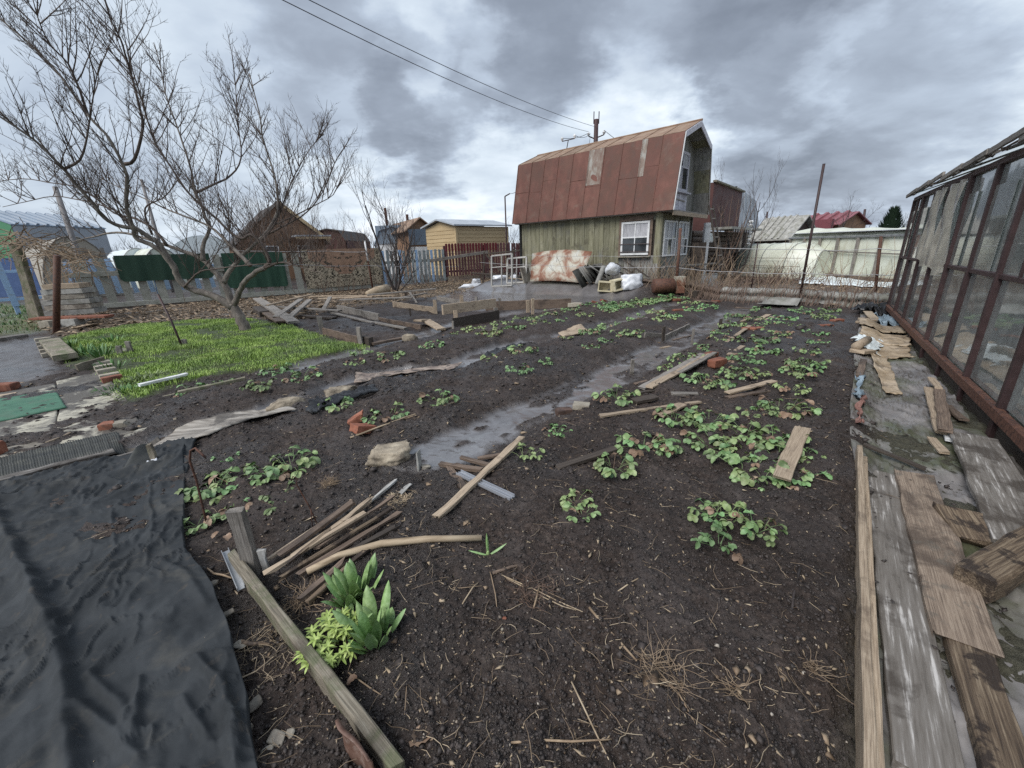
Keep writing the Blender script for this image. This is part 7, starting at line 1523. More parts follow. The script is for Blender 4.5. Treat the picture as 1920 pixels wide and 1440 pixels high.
def limeplant():
    c = G(628, 1222); e = empty('lime_green_plant', c, 'low lime-green leafy plant spilling over the mossy edging board', 'plant'); rs = random.Random(8)
    lf = []
    for k in range(4):
        vs, fs = leaflet(.034+.004*k, .012, .2, .15, 4, 0, .8); me = bpy.data.meshes.new('leaf'); me.from_pydata(vs, [], fs); me.materials.append(m_lime); me.polygons.foreach_set('use_smooth', [True]*len(fs)); me.update(); lf.append(me)
    for s in range(44):
        a = rs.uniform(0, 6.28); q = .125*math.sqrt(rs.random()); x, y = q*math.cos(a)-.035+.02, q*math.sin(a)*1.0+.01; h = rs.uniform(.02, .065)*(1.2-q*4)+.02
        mb = MB(); mb.tube([(x*.8, y*.8, -.01), (x, y, h)], [.0018, .0015], 4, False); mb.build('stem', m_lime, e)
        for t in range(2):
            for j in range(6):
                m = Matrix.Translation((x, y, h-.012*t)) @ Matrix.Rotation(j*1.047+t*.5+rs.uniform(-.2, .2), 4, 'Z') @ Matrix.Rotation(-.35+.45*t+rs.uniform(-.2, .2), 4, 'Y') @ Matrix.Scale(rs.uniform(.6, 1), 4)
                link('leaf', lf[rs.randrange(4)], e, m)
limeplant()
def shoot():
    c = G(916, 1056); e = empty('tulip_shoot', c, 'young three-leaved green shoot in the centre foreground', 'plant')
    for k, (a, t, L_, W_, b) in enumerate(((math.pi*.5, -.12, .15, .014, .1), (.15, 1.0, .12, .017, .1), (math.pi, 1.15, .11, .014, .25))):
        vs, fs = strap(L_, W_, b, .8); me = bpy.data.meshes.new('leaf'); me.from_pydata(vs, [], fs); me.materials.append(m_tulip); me.polygons.foreach_set('use_smooth', [True]*len(fs)); link('leaf', me, e, Matrix.Rotation(a, 4, 'Z') @ Matrix.Rotation(t, 4, 'Y'))
    MB().tube([(0, 0, -.01), (0, 0, .015), (.002, 0, .03)], [.009, .01, .004], 8).build('stem', m_tulip, e, True)
shoot()
for (x, y, n, L_, lab) in ((160, 668, 26, .26, 'left iris clump at the lawn corner'), (190, 672, 26, .28, 'middle iris clump at the lawn corner'), (212, 645, 20, .24, 'iris clump farthest back at the lawn corner'), (212, 695, 20, .2, 'iris clump nearest the mossy board'), (128, 652, 14, .2, 'small iris clump at the far left of the lawn')):
    strapclump('iris_clump', lab, 'plant', G(x, y), n, (L_*.6, L_), (.022, .034), m_iris, .16, int(x), .7, (.1, .6), 'iris clumps at the lawn corner', False, .3)
for (x, y, lab) in ((255, 722, 'leafy green perennial at the left corner of the lawn'), (278, 712, 'second leafy perennial right of the first, on the lawn'), (215, 735, 'leafy weed spreading onto the plywood'), (245, 738, 'leafy weed at the brick row end')):
    strapclump('leafy_weed', lab, 'plant', G(x, y), 46, (.07, .13), (.014, .024), m_iris if 'weed' in lab else m_sgreen, .22, int(x+y), 1.1, (.2, .8), 'leafy weeds at the lawn corner', False, .2)
# ================================================================ trees
def grow(mbs, p, d, Ln, r, lvl, rs, up=.25, wig=.22, tips=None, kids=(7, 5), ratio=.42, twl=None, seg=None):
    """mbs[lvl] receives this branch; children go deeper"""
    n = seg or max(3, int(Ln/.16)); P = [Vector(p)]; D = Vector(d).normalized(); q = Vector(p)
    for i in range(n):
        D = (D+Vector((rs.uniform(-1, 1), rs.uniform(-1, 1), rs.uniform(-1, 1)))*wig*.5+Vector((0, 0, up*.3))).normalized(); q = q+D*(Ln/n); P.append(q.copy())
    R_ = [r*(1-.72*i/n) for i in range(n+1)]; mbs[min(lvl, len(mbs)-1)].tube(P, R_, 5 if lvl < 2 else 3, False)
    if kids and lvl <= len(kids):
        nk = kids[lvl-1] if lvl >= 1 else kids[0]
        for k in range(nk):
            f = rs.uniform(.18, .98); i = min(n-1, int(f*n)); b = P[i].lerp(P[i+1], f*n-i); dd = (P[i+1]-P[i]).normalized()
            s = dd.cross(Vector((rs.uniform(-1, 1), rs.uniform(-1, 1), rs.uniform(-1, 1)))).normalized(); nd_ = (dd*rs.uniform(.35, .9)+s*rs.uniform(.6, 1)+Vector((0, 0, up))).normalized()
            grow(mbs, b, nd_, Ln*ratio*rs.uniform(.6, 1.25)*(1.15-.5*f), max(R_[i]*.6, .0036), lvl+1, rs, up, wig, tips, kids, ratio)
    return P, R_
def apple():
    rs = random.Random(12); TB = G(462, 622); Y0 = TB.y
    e = empty('apple_tree', TB, 'big bare leaning apple tree on the lawn at the left', 'tree'); off = -TB
    def P3(pts, y0, y1):
        n = len(pts)-1; return [PY(x, y, Y0+y0+(y1-y0)*(i/n)**1.2)+off for i, (x, y) in enumerate(pts)]
    def rsm(P, k=3):   # Catmull-Rom resample
        out = []; n = len(P)
        for i in range(n-1):
            a, b, c, d = P[max(i-1, 0)], P[i], P[i+1], P[min(i+2, n-1)]
            for s in range(k):
                t = s/k; out.append(.5*((2*b)+(c-a)*t+(2*a-5*b+4*c-d)*t*t+(3*b-a-3*c+d)*t**3))
        out.append(P[-1]); return out
    tw = MB(); tw2 = MB(); limbs = [
     ([(465, 628), (456, 608), (446, 588), (436, 572)], 0, 0, .155, .135, 0, 'trunk'),
     ([(437, 575), (413, 561), (388, 551), (360, 542), (343, 532), (333, 517), (325, 500), (313, 483), (300, 470), (280, 457), (260, 450), (252, 440), (250, 428), (243, 411), (238, 392), (237, 360), (238, 330), (228, 303), (212, 272), (197, 250), (164, 215), (120, 150), (84, 110), (30, 60), (-25, 15)], 0, -1.2, .105, .016, 26, 'limb'),
     ([(326, 502), (313, 480), (297, 457), (273, 440), (253, 428), (230, 425), (210, 418), (190, 404), (179, 386), (149, 354), (120, 317), (109, 306), (73, 270), (44, 248), (0, 219), (-50, 185)], -.1, -1.9, .075, .016, 24, 'limb'),
     ([(437, 576), (427, 547), (418, 530), (405, 513), (390, 495), (367, 480), (340, 470), (313, 460), (287, 452), (260, 443), (230, 436), (200, 438), (180, 443), (150, 450), (108, 462)], 0, .6, .10, .014, 12, 'limb'),
     ([(420, 530), (427, 513), (440, 497), (455, 478), (478, 458), (498, 437), (510, 418), (521, 390), (518, 350), (510, 313), (492, 255), (488, 219), (477, 175), (468, 138)], 0, .5, .07, .011, 26, 'limb'),
     ([(438, 573), (450, 545), (460, 527), (480, 510), (497, 502)], 0, -.7, .075, .06, 0, 'limb'),
     ([(497, 502), (505, 488), (492, 460), (470, 440), (452, 448), (430, 434), (408, 412), (379, 386), (343, 350), (321, 313), (292, 270), (277, 226), (262, 175), (250, 135), (236, 80)], -.7, -1.4, .05, .010, 24, 'limb'),
     ([(497, 502), (530, 492), (560, 500), (602, 512)], -.7, -1.3, .035, .010, 9, 'limb'),
     ([(380, 490), (380, 468), (384, 450), (393, 430), (388, 415), (375, 379), (365, 361), (359, 321), (343, 270), (328, 226), (310, 175), (300, 120), (288, 80)], -.1, .8, .06, .010, 26, 'limb'),
     ([(345, 538), (362, 520), (378, 508), (400, 505), (436, 500), (470, 497), (520, 493), (560, 491)], -.2, -1.0, .030, .008, 8, 'limb'),
     ([(470, 497), (448, 476), (430, 458), (410, 438), (388, 422), (345, 405), (312, 392), (270, 372), (225, 352), (190, 335)], -.5, .6, .055, .009, 18, 'limb'),
     ([(235, 308), (252, 299), (268, 240), (262, 204), (248, 146), (237, 110), (226, 73), (211, 44), (197, 0), (185, -40)], -.6, -1.5, .04, .009, 20, 'limb'),
     ([(490, 450), (512, 425), (530, 385), (545, 345), (561, 313), (583, 277), (608, 250)], .1, .9, .035, .008, 18, 'limb'),
     ([(368, 361), (401, 346), (434, 328), (452, 295), (447, 237), (443, 182), (438, 120)], .3, 1.0, .035, .008, 18, 'limb'),
     ([(500, 440), (540, 420), (575, 398), (605, 360), (622, 318), (636, 290)], .3, 1.2, .03, .008, 16, 'limb'),
     ([(505, 425), (545, 408), (590, 385), (625, 365), (640, 330)], .2, .8, .025, .007, 10, 'limb'),
     ([(313, 460), (288, 430), (255, 410), (215, 400), (180, 372), (140, 350), (90, 342), (40, 335), (-30, 345)], 0, .9, .04, .009, 18, 'limb'),
     ([(250, 428), (225, 400), (190, 385), (150, 375), (100, 368), (50, 378), (5, 388)], -.2, 1.2, .03, .008, 12, 'limb'),
     ([(120, 317), (150, 300), (162, 262), (170, 215), (178, 160), (190, 110)], -1.2, -1.5, .03, .008, 14, 'limb'),
     ([(285, 440), (272, 405), (276, 385), (305, 372), (325, 350), (340, 325)], .1, .3, .03, .010, 8, 'limb'),
     ([(164, 215), (150, 170), (128, 120), (95, 85), (75, 45), (62, 0)], -.9, -1.6, .03, .008, 14, 'limb')]
    for li, (pts, y0, y1, r0, r1, nk, nm) in enumerate(limbs):
        P = rsm(P3(pts, y0, y1)); n = len(P)-1; RR = [r0*.92+(r1*.75-r0*.92)*(i/n)**.55 for i in range(n+1)]
        PP = [p+Vector((rs.uniform(-1, 1), rs.uniform(-1, 1), rs.uniform(-1, 1)))*RR[i]*.22 for i, p in enumerate(P)]
        MB().tube(PP, RR, 9 if r0 > .05 else 7).build('trunk' if nm == 'trunk' else 'limb', m_bark if r0 > .05 else m_twigb, e, True)
        for k in range(int(nk*1.35)):
            f = rs.uniform(.22 if r0 > .07 else .08, .99)**.8; i = min(n-1, int(f*n)); b = P[i]; dd = (P[i+1]-P[i]).normalized()
            s = dd.cross(Vector((rs.uniform(-1, 1), rs.uniform(-1.6, 1.6), rs.uniform(-1, 1)))).normalized(); s.z = abs(s.z)*.7+.05
            nd_ = (dd*rs.uniform(.3, .9)+s*rs.uniform(.6, 1.1)+Vector((0, 0, .35))).normalized()
            grow([tw, tw, tw2], b, nd_, rs.uniform(.6, 1.5)*(1.2-.6*f), .0085+.003*rs.random(), 1, rs, .30, .20, None, (6, 3), .46)
    # spurs and fine terminal twigs
    o = tw.build('twigs', m_twigb, e); o['kind'] = 'stuff'; o = tw2.build('fine_twigs', m_twigb, e); o['kind'] = 'stuff'
m_twigb = M('apple_twig_bark', [(.050, .036, .030), (.095, .070, .058), (.14, .11, .092)], scale=14, stretch=(1, 1, .5), bump=.3, rough=(.65, .85), rnd=.08)
apple()
def baretree(name, lab, base, H_, spread, seed, nlimb=6, trunk=.09, mat=None, kids=(7, 5), stems=1, up=.3, group=None, tr=.0075, start=.25):
    rs = random.Random(seed); e = empty(name, base, lab, 'tree' if 'tree' in name else 'shrub', group); t = MB(); tw = MB(); tw2 = MB(); mat = mat or m_twig
    for s in range(stems):
        a0 = rs.uniform(0, 6.28); lean = Vector((math.cos(a0), math.sin(a0), 0))*(.10 if stems == 1 else .45)
        P, RR = grow([t], (0, 0, -.05), Vector((0, 0, 1))+lean, H_*(.62 if stems == 1 else .75)*rs.uniform(.8, 1.1), trunk, 0, rs, .25, .12, None, (), .4, seg=8)
        for k in range(nlimb):
            f = rs.uniform(start, 1); i = min(7, int(f*8)); a = k*2.4+rs.uniform(-.5, .5); d = Vector((math.cos(a), math.sin(a), rs.uniform(.5, 1.3)))
            grow([t, t, tw, tw2], P[i], d, spread*rs.uniform(.6, 1.1), max(RR[i]*.45, tr), 1, rs, up, .25, None, kids, .45)
    t.build('trunk', mat, e, True); o = tw.build('crown', mat, e); o['kind'] = 'stuff'; o2 = tw2.build('fine_twigs', mat, e) if tw2.v else None
    if o2: o2['kind'] = 'stuff'
    return e
b = G(742, 549); baretree('bare_tree', 'slender bare tree rising in front of the fence beside the carpet', b, 4.9, 3.1, 5, 7, .07, kids=(8, 5), tr=.013, up=.38, start=.05, stems=3)
for k, (x, Y, h_, sp, st, nl, lab) in enumerate([(470, 27, 5.6, 2.0, 7, 6, 'brown leafless thicket behind the right green mat, left part'), (520, 27, 6.2, 2.2, 8, 6, 'brown leafless thicket before the steep-roofed brown house'), (570, 28, 5.6, 2.1, 8, 6, 'brown leafless thicket before the right slope of the brown house'), (615, 29, 4.2, 1.8, 6, 5, 'thin leafless shrub before the dark barn'), (665, 31, 3.8, 1.6, 6, 5, 'small leafless shrub left of the slender tree'), (690, 33, 4.6, 1.6, 5, 5, 'leafless shrub between the barns')]):
    p = PY(x, 500, Y); baretree('bare_shrub', lab, Vector((p.x, p.y, 0)), h_, sp, 20+k, nl, .045, m_twigbr, (6, 4), st, .5, 'leafless thickets behind the fence', .014)
p = PY(1385, 500, 19.5); baretree('bare_tree', 'thin bare tree with upright twigs right of the ladder', Vector((p.x, p.y, 0)), 5.6, 2.1, 31, 7, .05, kids=(7, 4), stems=2, up=.7, tr=.012)
p = PY(1352, 500, 18.5); baretree('bare_shrub', 'bundle of upright dry stems before the dark red gable', Vector((p.x, p.y, 0)), 4.8, .7, 32, 4, .03, m_twigbr, (3,), 6, 1.0, None, .012)
p = PY(1568, 470, 33); baretree('bare_tree', 'wide bare tree before the pink-red roof', Vector((p.x, p.y, 0)), 4.6, 2.6, 33, 9, .10, kids=(7, 4), up=.25, tr=.02)
p = PY(968, 490, 33); baretree('bare_tree', 'bare tree seen between the yellow shed and the mossy house', Vector((p.x, p.y, 0)), 4.4, 2.0, 34, 8, .08, kids=(7, 4), up=.3, tr=.016)
p = PY(260, 470, 44); baretree('bare_shrub', 'distant grey-brown shrub above the low white tunnels', Vector((p.x, p.y, 0)), 4.4, 2.0, 35, 6, .06, None, (6, 4), 5, .4, None, .03)
for k, (x, Y, h_) in enumerate(((1545, 60, 5.2), (1480, 62, 5.0), (1596, 64, 4.6), (1702, 50, 3.6), (1425, 60, 5.0), (660, 70, 6.5), (880, 75, 6.0), (420, 72, 5.4), (200, 75, 6.5), (-60, 70, 7))):
    p = PY(x, 470, Y); baretree('bare_shrub', ['distant bare shrub left of the pink-red roof', 'distant bare shrub above the ribbed shed', 'distant bare shrub left of the far power pole', 'distant bare shrub right of the conifer', 'distant bare shrub behind the silvery barn', 'distant bare shrub between the dark barn and the slender tree', 'distant bare shrub behind the yellow shed roof', 'distant bare shrub behind the long white greenhouse', 'distant bare shrub behind the beige tunnel', 'distant bare shrub off the far left'][k], Vector((p.x, p.y, 0)), h_, 2.4, 60+k, 6, .07, None, (5, 3), 4, .35, 'distant bare shrubs', .035)
# dry vine over the leaning posts at the far left
def vine():
    rs = random.Random(9); mb = MB(); c = PY(60, 468, G(75, 605).y)
    for k in range(190):
        x = rs.uniform(-20, 190)*.9; y = 448+abs(x-40)*.18+rs.gauss(0, 9)+(max(0, x-60)*.22); p = PY(x, y, c.y+rs.uniform(-.7, .7)); d = Vector((rs.uniform(-1, 1), rs.uniform(-.5, .5), rs.uniform(-.5, .35))).normalized(); P = [p]
        for i in range(6): d = (d+Vector((rs.uniform(-.5, .5), rs.uniform(-.5, .5), rs.uniform(-.5, .4)))*.6).normalized(); P.append(P[-1]+d*rs.uniform(.08, .2))
        mb.tube(P, [.012]*4+[.008]*3, 3, False)
    for k in range(14):
        x = rs.uniform(60, 110); p = PY(x, rs.uniform(470, 500), c.y+rs.uniform(-.3, .3)); mb.tube([p, p+Vector((rs.uniform(-.1, .3), 0, -.6)), p+Vector((rs.uniform(0, .6), 0, -1.3))], .012, 3, False)
    tag(mb.build('dry_vine', m_stalk, None), 'tangle of dry vine draped over the leaning posts at the far left', 'vine', kind='stuff')
vine()
# ================================================================ canes and brush along the far fences
def canes(name, lab, line, n, hgt, lean, mat, seed, spread=.3, r=.007, curv=.3, cat='canes'):
    rs = random.Random(seed); mb = MB(); pts = [G(*q) for q in line]
    seg = [(b-a).length for a, b in zip(pts[:-1], pts[1:])]; T = sum(seg)
    for k in range(n):
        t = rs.random()*T; i = 0
        while t > seg[i] and i < len(seg)-1: t -= seg[i]; i += 1
        p = pts[i].lerp(pts[i+1], t/seg[i])+Vector((rs.gauss(0, spread), rs.gauss(0, spread), 0)); h = rs.uniform(*hgt); d = Vector((lean[0]+rs.gauss(0, curv), lean[1]+rs.gauss(0, curv), 1)).normalized(); P = [p-Vector((0, 0, .05))]; m = 5
        for j in range(m): d = (d+Vector((rs.gauss(0, .12), rs.gauss(0, .12), rs.gauss(-.03, .08)))).normalized(); P.append(P[-1]+d*h/m)
        mb.tube(P, [r*(1-.1*j) for j in range(m+1)], 3, False)
        if rs.random() < .5: q = P[rs.randrange(2, 5)]; mb.tube([q, q+Vector((rs.gauss(0, .1), rs.gauss(0, .1), rs.uniform(.05, .25)))], r*.6, 3, False)
    return tag(mb.build(name, mat, None), lab, cat, kind='stuff')
canes('dry_canes', 'leaning dry raspberry canes tied along the trellis wires', [(1290, 562), (1400, 568), (1500, 574), (1600, 579), (1685, 584)], 330, (.35, 1.15), (.45, .3), m_twigbr, 5, .12, .0075, .14)
canes('dry_canes', 'taller sparse canes rising above the trellis wire', [(1300, 552), (1500, 558), (1680, 560)], 60, (1.0, 2.0), (.2, .1), m_stalk, 6, .5, .008, .35)
canes('dry_canes', 'dry brush growing among the junk before the house wall', [(1000, 545), (1100, 548), (1200, 551), (1265, 555)], 210, (.3, 1.3), (0, 0), m_twigbr, 7, .25, .008, .35)
canes('dry_canes', 'tangled dry brush around the rusty post', [(1230, 556), (1280, 558), (1345, 556)], 170, (.4, 1.5), (.1, 0), m_stalk, 8, .3, .008, .5)
canes('dry_canes', 'scrubby dry stems along the foot of the grey fence', [(560, 556), (720, 545), (840, 530), (900, 525)], 150, (.3, 1.2), (0, 0), m_twigbr, 9, .5, .010, .3)
canes('dry_canes', 'dark dry brush by the derelict gate', [(900, 524), (985, 520)], 110, (.4, 1.9), (0, 0), m_twig, 10, .6, .011, .35)
canes('dry_canes', 'reddish dry scrub before the small polytunnel', [(1395, 535), (1450, 530), (1500, 527)], 220, (.3, 1.0), (0, 0), m_twigbr, 11, .5, .010, .6)
canes('dry_canes', 'low dry scrub left of the lawn under the fence', [(130, 605), (250, 592), (420, 580)], 60, (.15, .6), (0, 0), m_stalk, 12, .7, .009, .6)
# ================================================================ scatter: grass, crumbs, litter
def inpoly_pts(poly, n, rs, pad=.12):
    xs = [p[0] for p in poly]; ys = [p[1] for p in poly]; X = []; tot = 0
    while tot < n:
        x = rs.uniform(min(xs), max(xs), n); y = rs.uniform(min(ys), max(ys), n); d = psd(x+.12*fbm(x, y, 4, 3, 7), y+.12*fbm(x, y, 4, 3, 9), poly); k = d < rs.uniform(-.2, pad, n); X.append(np.stack([x[k], y[k]], 1)); tot += k.sum()
    return np.vstack(X)[:n]
def blades(name, lab, poly, n, hgt, w, mat, seed, cat='grass', thin=None):
    rs = np.random.RandomState(seed); p = inpoly_pts(poly, n, rs)
    if thin is not None:
        k = fbm(p[:, 0], p[:, 1], 1.6, 3, 88)+rs.uniform(-.25, .25, len(p)) > thin; p = p[k]
    n = len(p); z = ground(p[:, 0], p[:, 1]); tall = 1+.8*fbm(p[:, 0], p[:, 1], 1.3, 3, 33)
    h = rs.uniform(hgt[0], hgt[1], n)*tall; a = rs.uniform(0, 6.28, n); l = rs.uniform(.1, .9, n)*h; ww = rs.uniform(.6, 1.3, n)*w
    dx, dy = np.cos(a), np.sin(a); b0 = np.stack([p[:, 0]-dy*ww, p[:, 1]+dx*ww, z-.01], 1); b1 = np.stack([p[:, 0]+dy*ww, p[:, 1]-dx*ww, z-.01], 1)
    m0 = np.stack([p[:, 0]-dy*ww*.8+dx*l*.35, p[:, 1]+dx*ww*.8+dy*l*.35, z+h*.6], 1); m1 = np.stack([p[:, 0]+dy*ww*.8+dx*l*.35, p[:, 1]-dx*ww*.8+dy*l*.35, z+h*.6], 1); t = np.stack([p[:, 0]+dx*l, p[:, 1]+dy*l, z+h*(1-.3*l/h)], 1)
    co = np.stack([b0, b1, m1, m0, t], 1).reshape(-1, 3); i = np.arange(n)[:, None]*5
    fs = np.concatenate([i+np.array([0, 1, 2]), i+np.array([0, 2, 3]), i+np.array([3, 2, 4])]).astype(np.int32)
    return npmesh(name, co, fs, mat, lab, cat)
def npmesh(name, co, fs, mat, lab, cat, smooth=False, kind='stuff'):
    me = bpy.data.meshes.new(name); k = fs.shape[1]; me.vertices.add(len(co)); me.vertices.foreach_set('co', co.ravel().astype(np.float32)); me.loops.add(fs.size); me.loops.foreach_set('vertex_index', fs.ravel()); me.polygons.add(len(fs)); me.polygons.foreach_set('loop_start', (np.arange(len(fs))*k).astype(np.int32))
    if smooth: me.polygons.foreach_set('use_smooth', np.ones(len(fs), bool))
    me.materials.append(mat); me.update(); me.validate(); return tag(link(name, me), lab, cat, kind=kind)
blades('lawn_grass', 'bright green spring grass of the small lawn under the apple tree', LAWN, 110000, (.022, .075), .0040, m_grass, 1, thin=-.16)
blades('back_grass', 'yellowish grass beyond the left path', GBACK, 9000, (.05, .12), .012, m_iris, 2)
OCT = np.array([(1, 0, 0), (-1, 0, 0), (0, 1, 0), (0, -1, 0), (0, 0, 1), (0, 0, -1)], float); OF = np.array([(0, 2, 4), (2, 1, 4), (1, 3, 4), (3, 0, 4), (2, 0, 5), (1, 2, 5), (3, 1, 5), (0, 3, 5)])
def crumbs(name, lab, n, size, mat, seed, rmax=9, flat=.7, wetcut=.4, elong=1.0, cat='soil', region=None, zo=0.):
    rs = np.random.RandomState(seed); r = .75*(rmax/.75)**rs.random_sample(n); a = np.radians(rs.uniform(-58, 58, n)); x = r*np.sin(a); y = r*np.cos(a)
    if region is not None: k = region(x, y); x, y, r = x[k], y[k], r[k]
    z, at = ground(x, y, True); k = (at['wet'] < wetcut) & (at['lawn'] < .3) & ((at['path'] < .5) | (zo > 0)); x, y, z, r = x[k], y[k], z[k]+zo, r[k]; n = len(x)
    s = size*np.exp(rs.normal(0, .45, n))*(.65+.35*r/2); sc = s[:, None]*np.stack([rs.uniform(.7, 1.3, n)*elong, rs.uniform(.7, 1.2, n), rs.uniform(.5, 1, n)*flat], 1)
    v = OCT[None]*(1+rs.uniform(-.3, .3, (n, 6, 1))); v = v*sc[:, None]; th = rs.uniform(0, 6.28, n); c, q = np.cos(th), np.sin(th)
    vx = v[..., 0]*c[:, None]-v[..., 1]*q[:, None]; vy = v[..., 0]*q[:, None]+v[..., 1]*c[:, None]; tl = rs.uniform(-.4, .4, n)[:, None]
    co = np.stack([vx+x[:, None], vy+y[:, None], v[..., 2]+tl*vx+z[:, None]+(sc[:, 2]*.25)[:, None]], -1).reshape(-1, 3); fs = (np.arange(n)[:, None, None]*6+OF[None]).reshape(-1, 3).astype(np.int32)
    return npmesh(name, co, fs, mat, lab, cat)
crumbs('soil_crumbs', 'loose dark crumbs of soil over the near bed', 52000, .0050, m_crumb, 5, 7)
crumbs('soil_clods', 'larger damp clods of soil lying over the beds', 3600, .012, m_crumb, 15, 11, flat=.5, region=lambda x, y: np.hypot(x, y) > 2.4)
crumbs('pebbles', 'tiny pale and reddish pebbles strewn on the soil', 1500, .0042, m_pebble, 6, 8, cat='pebbles')
crumbs('wood_chips', 'small chips of wood and straw strewn on the soil', 3000, .0032, m_straw, 8, 9, flat=.35, elong=3.6, cat='chips')
crumbs('leaf_bits', 'dead leaf fragments scattered over the beds', 900, .010, m_leaf, 9, 10, flat=.12, cat='leaf litter')
FAB = gpoly((-60, 960), (340, 860), (342, 1030), (395, 1130), (440, 1260), (470, 1430), (20, 1500), (20, 1250), (0, 1150))
FEL = gpoly((1610, 640), (1700, 660), (1800, 790), (1900, 910), (2100, 1120), (2000, 1500), (1660, 1500), (1640, 1100), (1605, 850))
crumbs('fabric_litter', 'pale bits of straw and grit lying on the black fabric', 3600, .0035, m_straw, 35, 3.5, flat=.3, elong=2.6, cat='litter', region=lambda x, y: (psd(x, y, FAB) < 0) & (vn(x*900, y*900, 3) > .38), zo=.062)
crumbs('path_litter', 'dark crumbs and bits strewn over the soaked felt path', 12000, .0045, m_crumb, 36, 8, flat=.4, elong=1.5, cat='litter', region=lambda x, y: (psd(x, y, FEL) < 0) & (fbm(x, y, 2, 3, 5) > -.1), zo=.032)
def littermass(LP, nn, lab, sc_=1):
    rs = np.random.RandomState(4); p = inpoly_pts(LP, nn, rs, .3); n = len(p); z, at = ground(p[:, 0], p[:, 1], True); s = .035*sc_*np.exp(rs.normal(0, .4, n)); el = rs.choice([1, 3.5], n, p=[.6, .4])
    v = OCT[None]*np.stack([s*el, s, s*.25], 1)[:, None]; th = rs.uniform(0, 6.28, n); c, q = np.cos(th), np.sin(th); vx = v[..., 0]*c[:, None]-v[..., 1]*q[:, None]; vy = v[..., 0]*q[:, None]+v[..., 1]*c[:, None]; tl = rs.uniform(-.6, .6, n)[:, None]
    co = np.stack([vx+p[:, 0, None], vy+p[:, 1, None], v[..., 2]+tl*vx+z[:, None]+.02], -1).reshape(-1, 3); fs = (np.arange(n)[:, None, None]*6+OF[None]).reshape(-1, 3).astype(np.int32); npmesh('leaf_litter', co, fs, m_leaf, lab, 'leaf litter')
littermass(LITT, 9000, 'brown leaf litter and dead stems along the foot of the fence')
littermass(YARD, 5000, 'brown debris and dead stems strewn over the yard before the house', .9)
def roots(name, lab, n, mat, seed, rmax=3.2, ln=(.02, .09), r=.0011, c=None, rad=None, cat='roots'):
    rs = random.Random(seed); mb = MB(); pts = []
    for k in range(n):
        if c is None: rr_ = .8*(rmax/.8)**rs.random(); a = math.radians(rs.uniform(-50, 48)); pts.append((rr_*math.sin(a), rr_*math.cos(a)))
        else: a = rs.uniform(0, 6.28); q = rad*math.sqrt(rs.random()); pts.append((c.x+q*math.cos(a), c.y+q*math.sin(a)))
    X = np.array(pts); z, at = ground(X[:, 0], X[:, 1], True)
    for (x, y), zz_, w in zip(pts, z, at['wet']):
        if w > .4 and c is None: continue
        a = rs.uniform(0, 6.28); L_ = rs.uniform(*ln)*(1+.3*math.hypot(x, y)/2); P = [Vector((x, y, zz_+.004+r))]; 
        for i in range(3): a += rs.uniform(-.6, .6); P.append(P[-1]+Vector((math.cos(a), math.sin(a), rs.uniform(-.12, .2) if c is None else rs.uniform(-.1, .6)))*L_/3)
        for p in P[1:]: p.z = max(p.z, zz_+.003)
        mb.tube(P, [r, r, r*.8, r*.5], 3, False)
    return tag(mb.build(name, mat, None), lab, cat, kind='stuff')
roots('straw_litter', 'short straws and rootlets strewn over the near soil', 330, m_straw, 5, 5, r=.0011)
crumbs('near_clods', 'broken clods of dark soil turned up at the bottom of the bed', 1100, .0075, m_crumb, 25, 2.6, flat=.6)
roots('dark_rootlets', 'thin brown rootlets strewn over the near soil', 480, m_stalk, 6, 4.5, (.03, .12), .0010)
roots('root_tuft', 'tuft of tangled pale roots in the middle of the foreground', 95, m_stalk, 7, ln=(.03, .13), r=.0010, c=G(1238, 1290), rad=.085)
roots('root_tuft', 'small tuft of roots left of the border planks', 40, m_stalk, 8, ln=(.02, .07), r=.0012, c=G(1520, 1270), rad=.035)
roots('root_tuft', 'spiky tuft of dry stems right of the big root tuft', 30, m_stalk, 9, ln=(.03, .08), r=.0014, c=G(1378, 1322), rad=.03)
roots('root_tuft', 'tangle of thin roots under the tulip shoot', 80, m_twigbr, 10, ln=(.03, .12), r=.0011, c=G(1005, 1130), rad=.10)
roots('root_tuft', 'brown matted root clump beyond the wood pile', 120, m_stalk, 11, ln=(.02, .05), r=.0013, c=G(620, 930), rad=.05)
roots('root_tuft', 'matted stems along the foot of the edging board', 90, m_stalk, 12, ln=(.03, .10), r=.0012, c=G(560, 1130), rad=.08)
roots('root_tuft', 'straw scraps lying below the black fabric edge', 90, m_straw, 13, ln=(.02, .08), r=.0011, c=G(490, 1230), rad=.16)
roots('shavings', 'pale wood shavings scattered behind the splinter pile', 160, m_straw, 14, ln=(.01, .03), r=.0016, c=G(750, 955), rad=.08, cat='shavings')
strapclump('yellow_shoots', 'patch of small yellow sprouting bulb shoots left of the three-leaved shoot', 'shoots', G(868, 1098), 26, (.012, .028), (.004, .006), m_seed, .09, 4, .3, (.0, .3), None, False).__setitem__('kind', 'stuff')
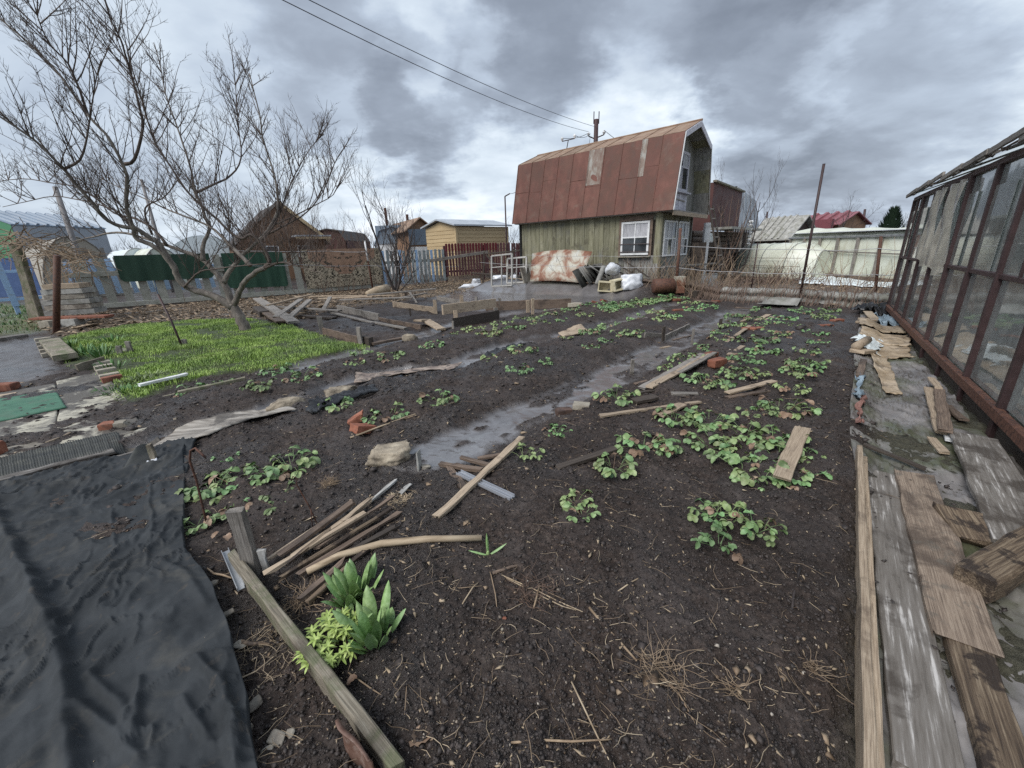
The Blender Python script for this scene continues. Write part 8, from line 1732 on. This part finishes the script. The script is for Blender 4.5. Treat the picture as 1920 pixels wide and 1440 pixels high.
# dead leaves lying singly near the camera
DL = []
for k in range(4):
    vs, fs = leaflet(.05, .042, .5, -.3+.25*k, 6, .12, .8); me = bpy.data.meshes.new('dead_leaf'); me.from_pydata(vs, [], fs); me.materials.append(m_sdead); me.polygons.foreach_set('use_smooth', [True]*len(fs)); DL.append(me)
for k, (x, y, s, lab) in enumerate([(770, 1400, 1.5, 'curled brown dead leaf near the bottom edge of the frame'), (790, 1412, 1.2, 'smaller dead leaf beside the curled one at the bottom edge'), (672, 1280, .8, 'dead leaf at the foot of the edging board'), (425, 1010, 1.0, 'dead leaf below the near left strawberry clump'), (400, 1015, .9, 'second dead leaf by the hooked rod'), (1000, 905, .9, 'leftmost dead leaf of the group beyond the crossed boards'), (1020, 912, .9, 'middle dead leaf of the group beyond the crossed boards'),
     (1032, 900, 1.0, 'upper dead leaf of the group beyond the crossed boards'), (1040, 922, .7, 'lower dead leaf of the group beyond the crossed boards'), (1058, 928, .8, 'dead leaf right of the group beyond the crossed boards'), (1010, 930, .8, 'pale dead leaf below the group'), (1070, 940, .6, 'small dead leaf above the small centre plant'), (235, 1100, .6, 'brown leaf lying on the black fabric, centre'), (240, 1008, .5, 'small brown leaf high on the black fabric'), (310, 1066, .6, 'brown leaf at the fold of the black fabric'), (46, 1135, .5, 'tiny leaf on the left of the black fabric'), (1455, 905, .7, 'dead leaf left of the foot of the tan board')]):
    p = G(x, y); p.z += .018+(.035 if x < 330 else 0); o = link('dead_leaf', DL[k % 4], None, Matrix.Translation(p) @ Matrix.Rotation(k*1.9, 4, 'Z') @ Matrix.Rotation(.2*math.sin(k), 4, 'X') @ Matrix.Scale(s, 4)); tag(o, lab, 'dead leaf', 'single dead leaves near the camera')
for k, (x, y, s) in enumerate([(947, 1182, .020), (943, 1200, .012), (1128, 1360-60, .012), (1270, 1392, .016), (880, 1396, .018), (1172, 1022, .010), (812, 1228, .010), (1430, 1110, .012), (560, 1400, .02), (700, 1182-60, .01)]):
    p = G(x, y); rock('pebble', (p.x, p.y, p.z+s*.3), (s*1.2, s, s*.8), m_brick if k in (0, 3) else m_mortar, ['rounded pink pebble right of the broad-leaved clump', 'pale pebble below the pink one', 'cream pebble left of the long straw', 'reddish pebble near the bottom edge, right of the thick root stub', 'pointed pale chip at the bottom edge', 'cream pebble in the middle of the bare soil', 'tiny pebble below the yellow shoots', 'small pebble right of the bare soil middle', 'pebble on the mud beside the black fabric', 'small pebble by the peeled stick'][k], 'pebble', 50+k, group='larger pebbles on the near soil')
for k, (x, y, s, f) in enumerate([(452, 1210, .05, .3), (478, 1320, .055, .25), (520, 1385, .06, .25), (500, 1410, .035, .4), (545, 1375, .03, .4), (430, 1150, .045, .3), (400, 1095, .04, .3), (465, 1365, .03, .5)]):
    p = G(x, y); rock('stone_chip', (p.x, p.y, p.z+.004), (s*1.3, s, s*f), m_conc, ['flat clay-coloured chip beside the black fabric edge', 'large flat pale chip low beside the fabric', 'widest flat chip near the rusty plate', 'small chip left of the rusty plate', 'small round chip against the foot of the edging board', 'flat chip left of the orange-brown stick', 'pale chip below the forked twig', 'lowest small chip beside the fabric'][k], 'stone chip', 70+k, k*1.3, group='flat chips between fabric and edging board')
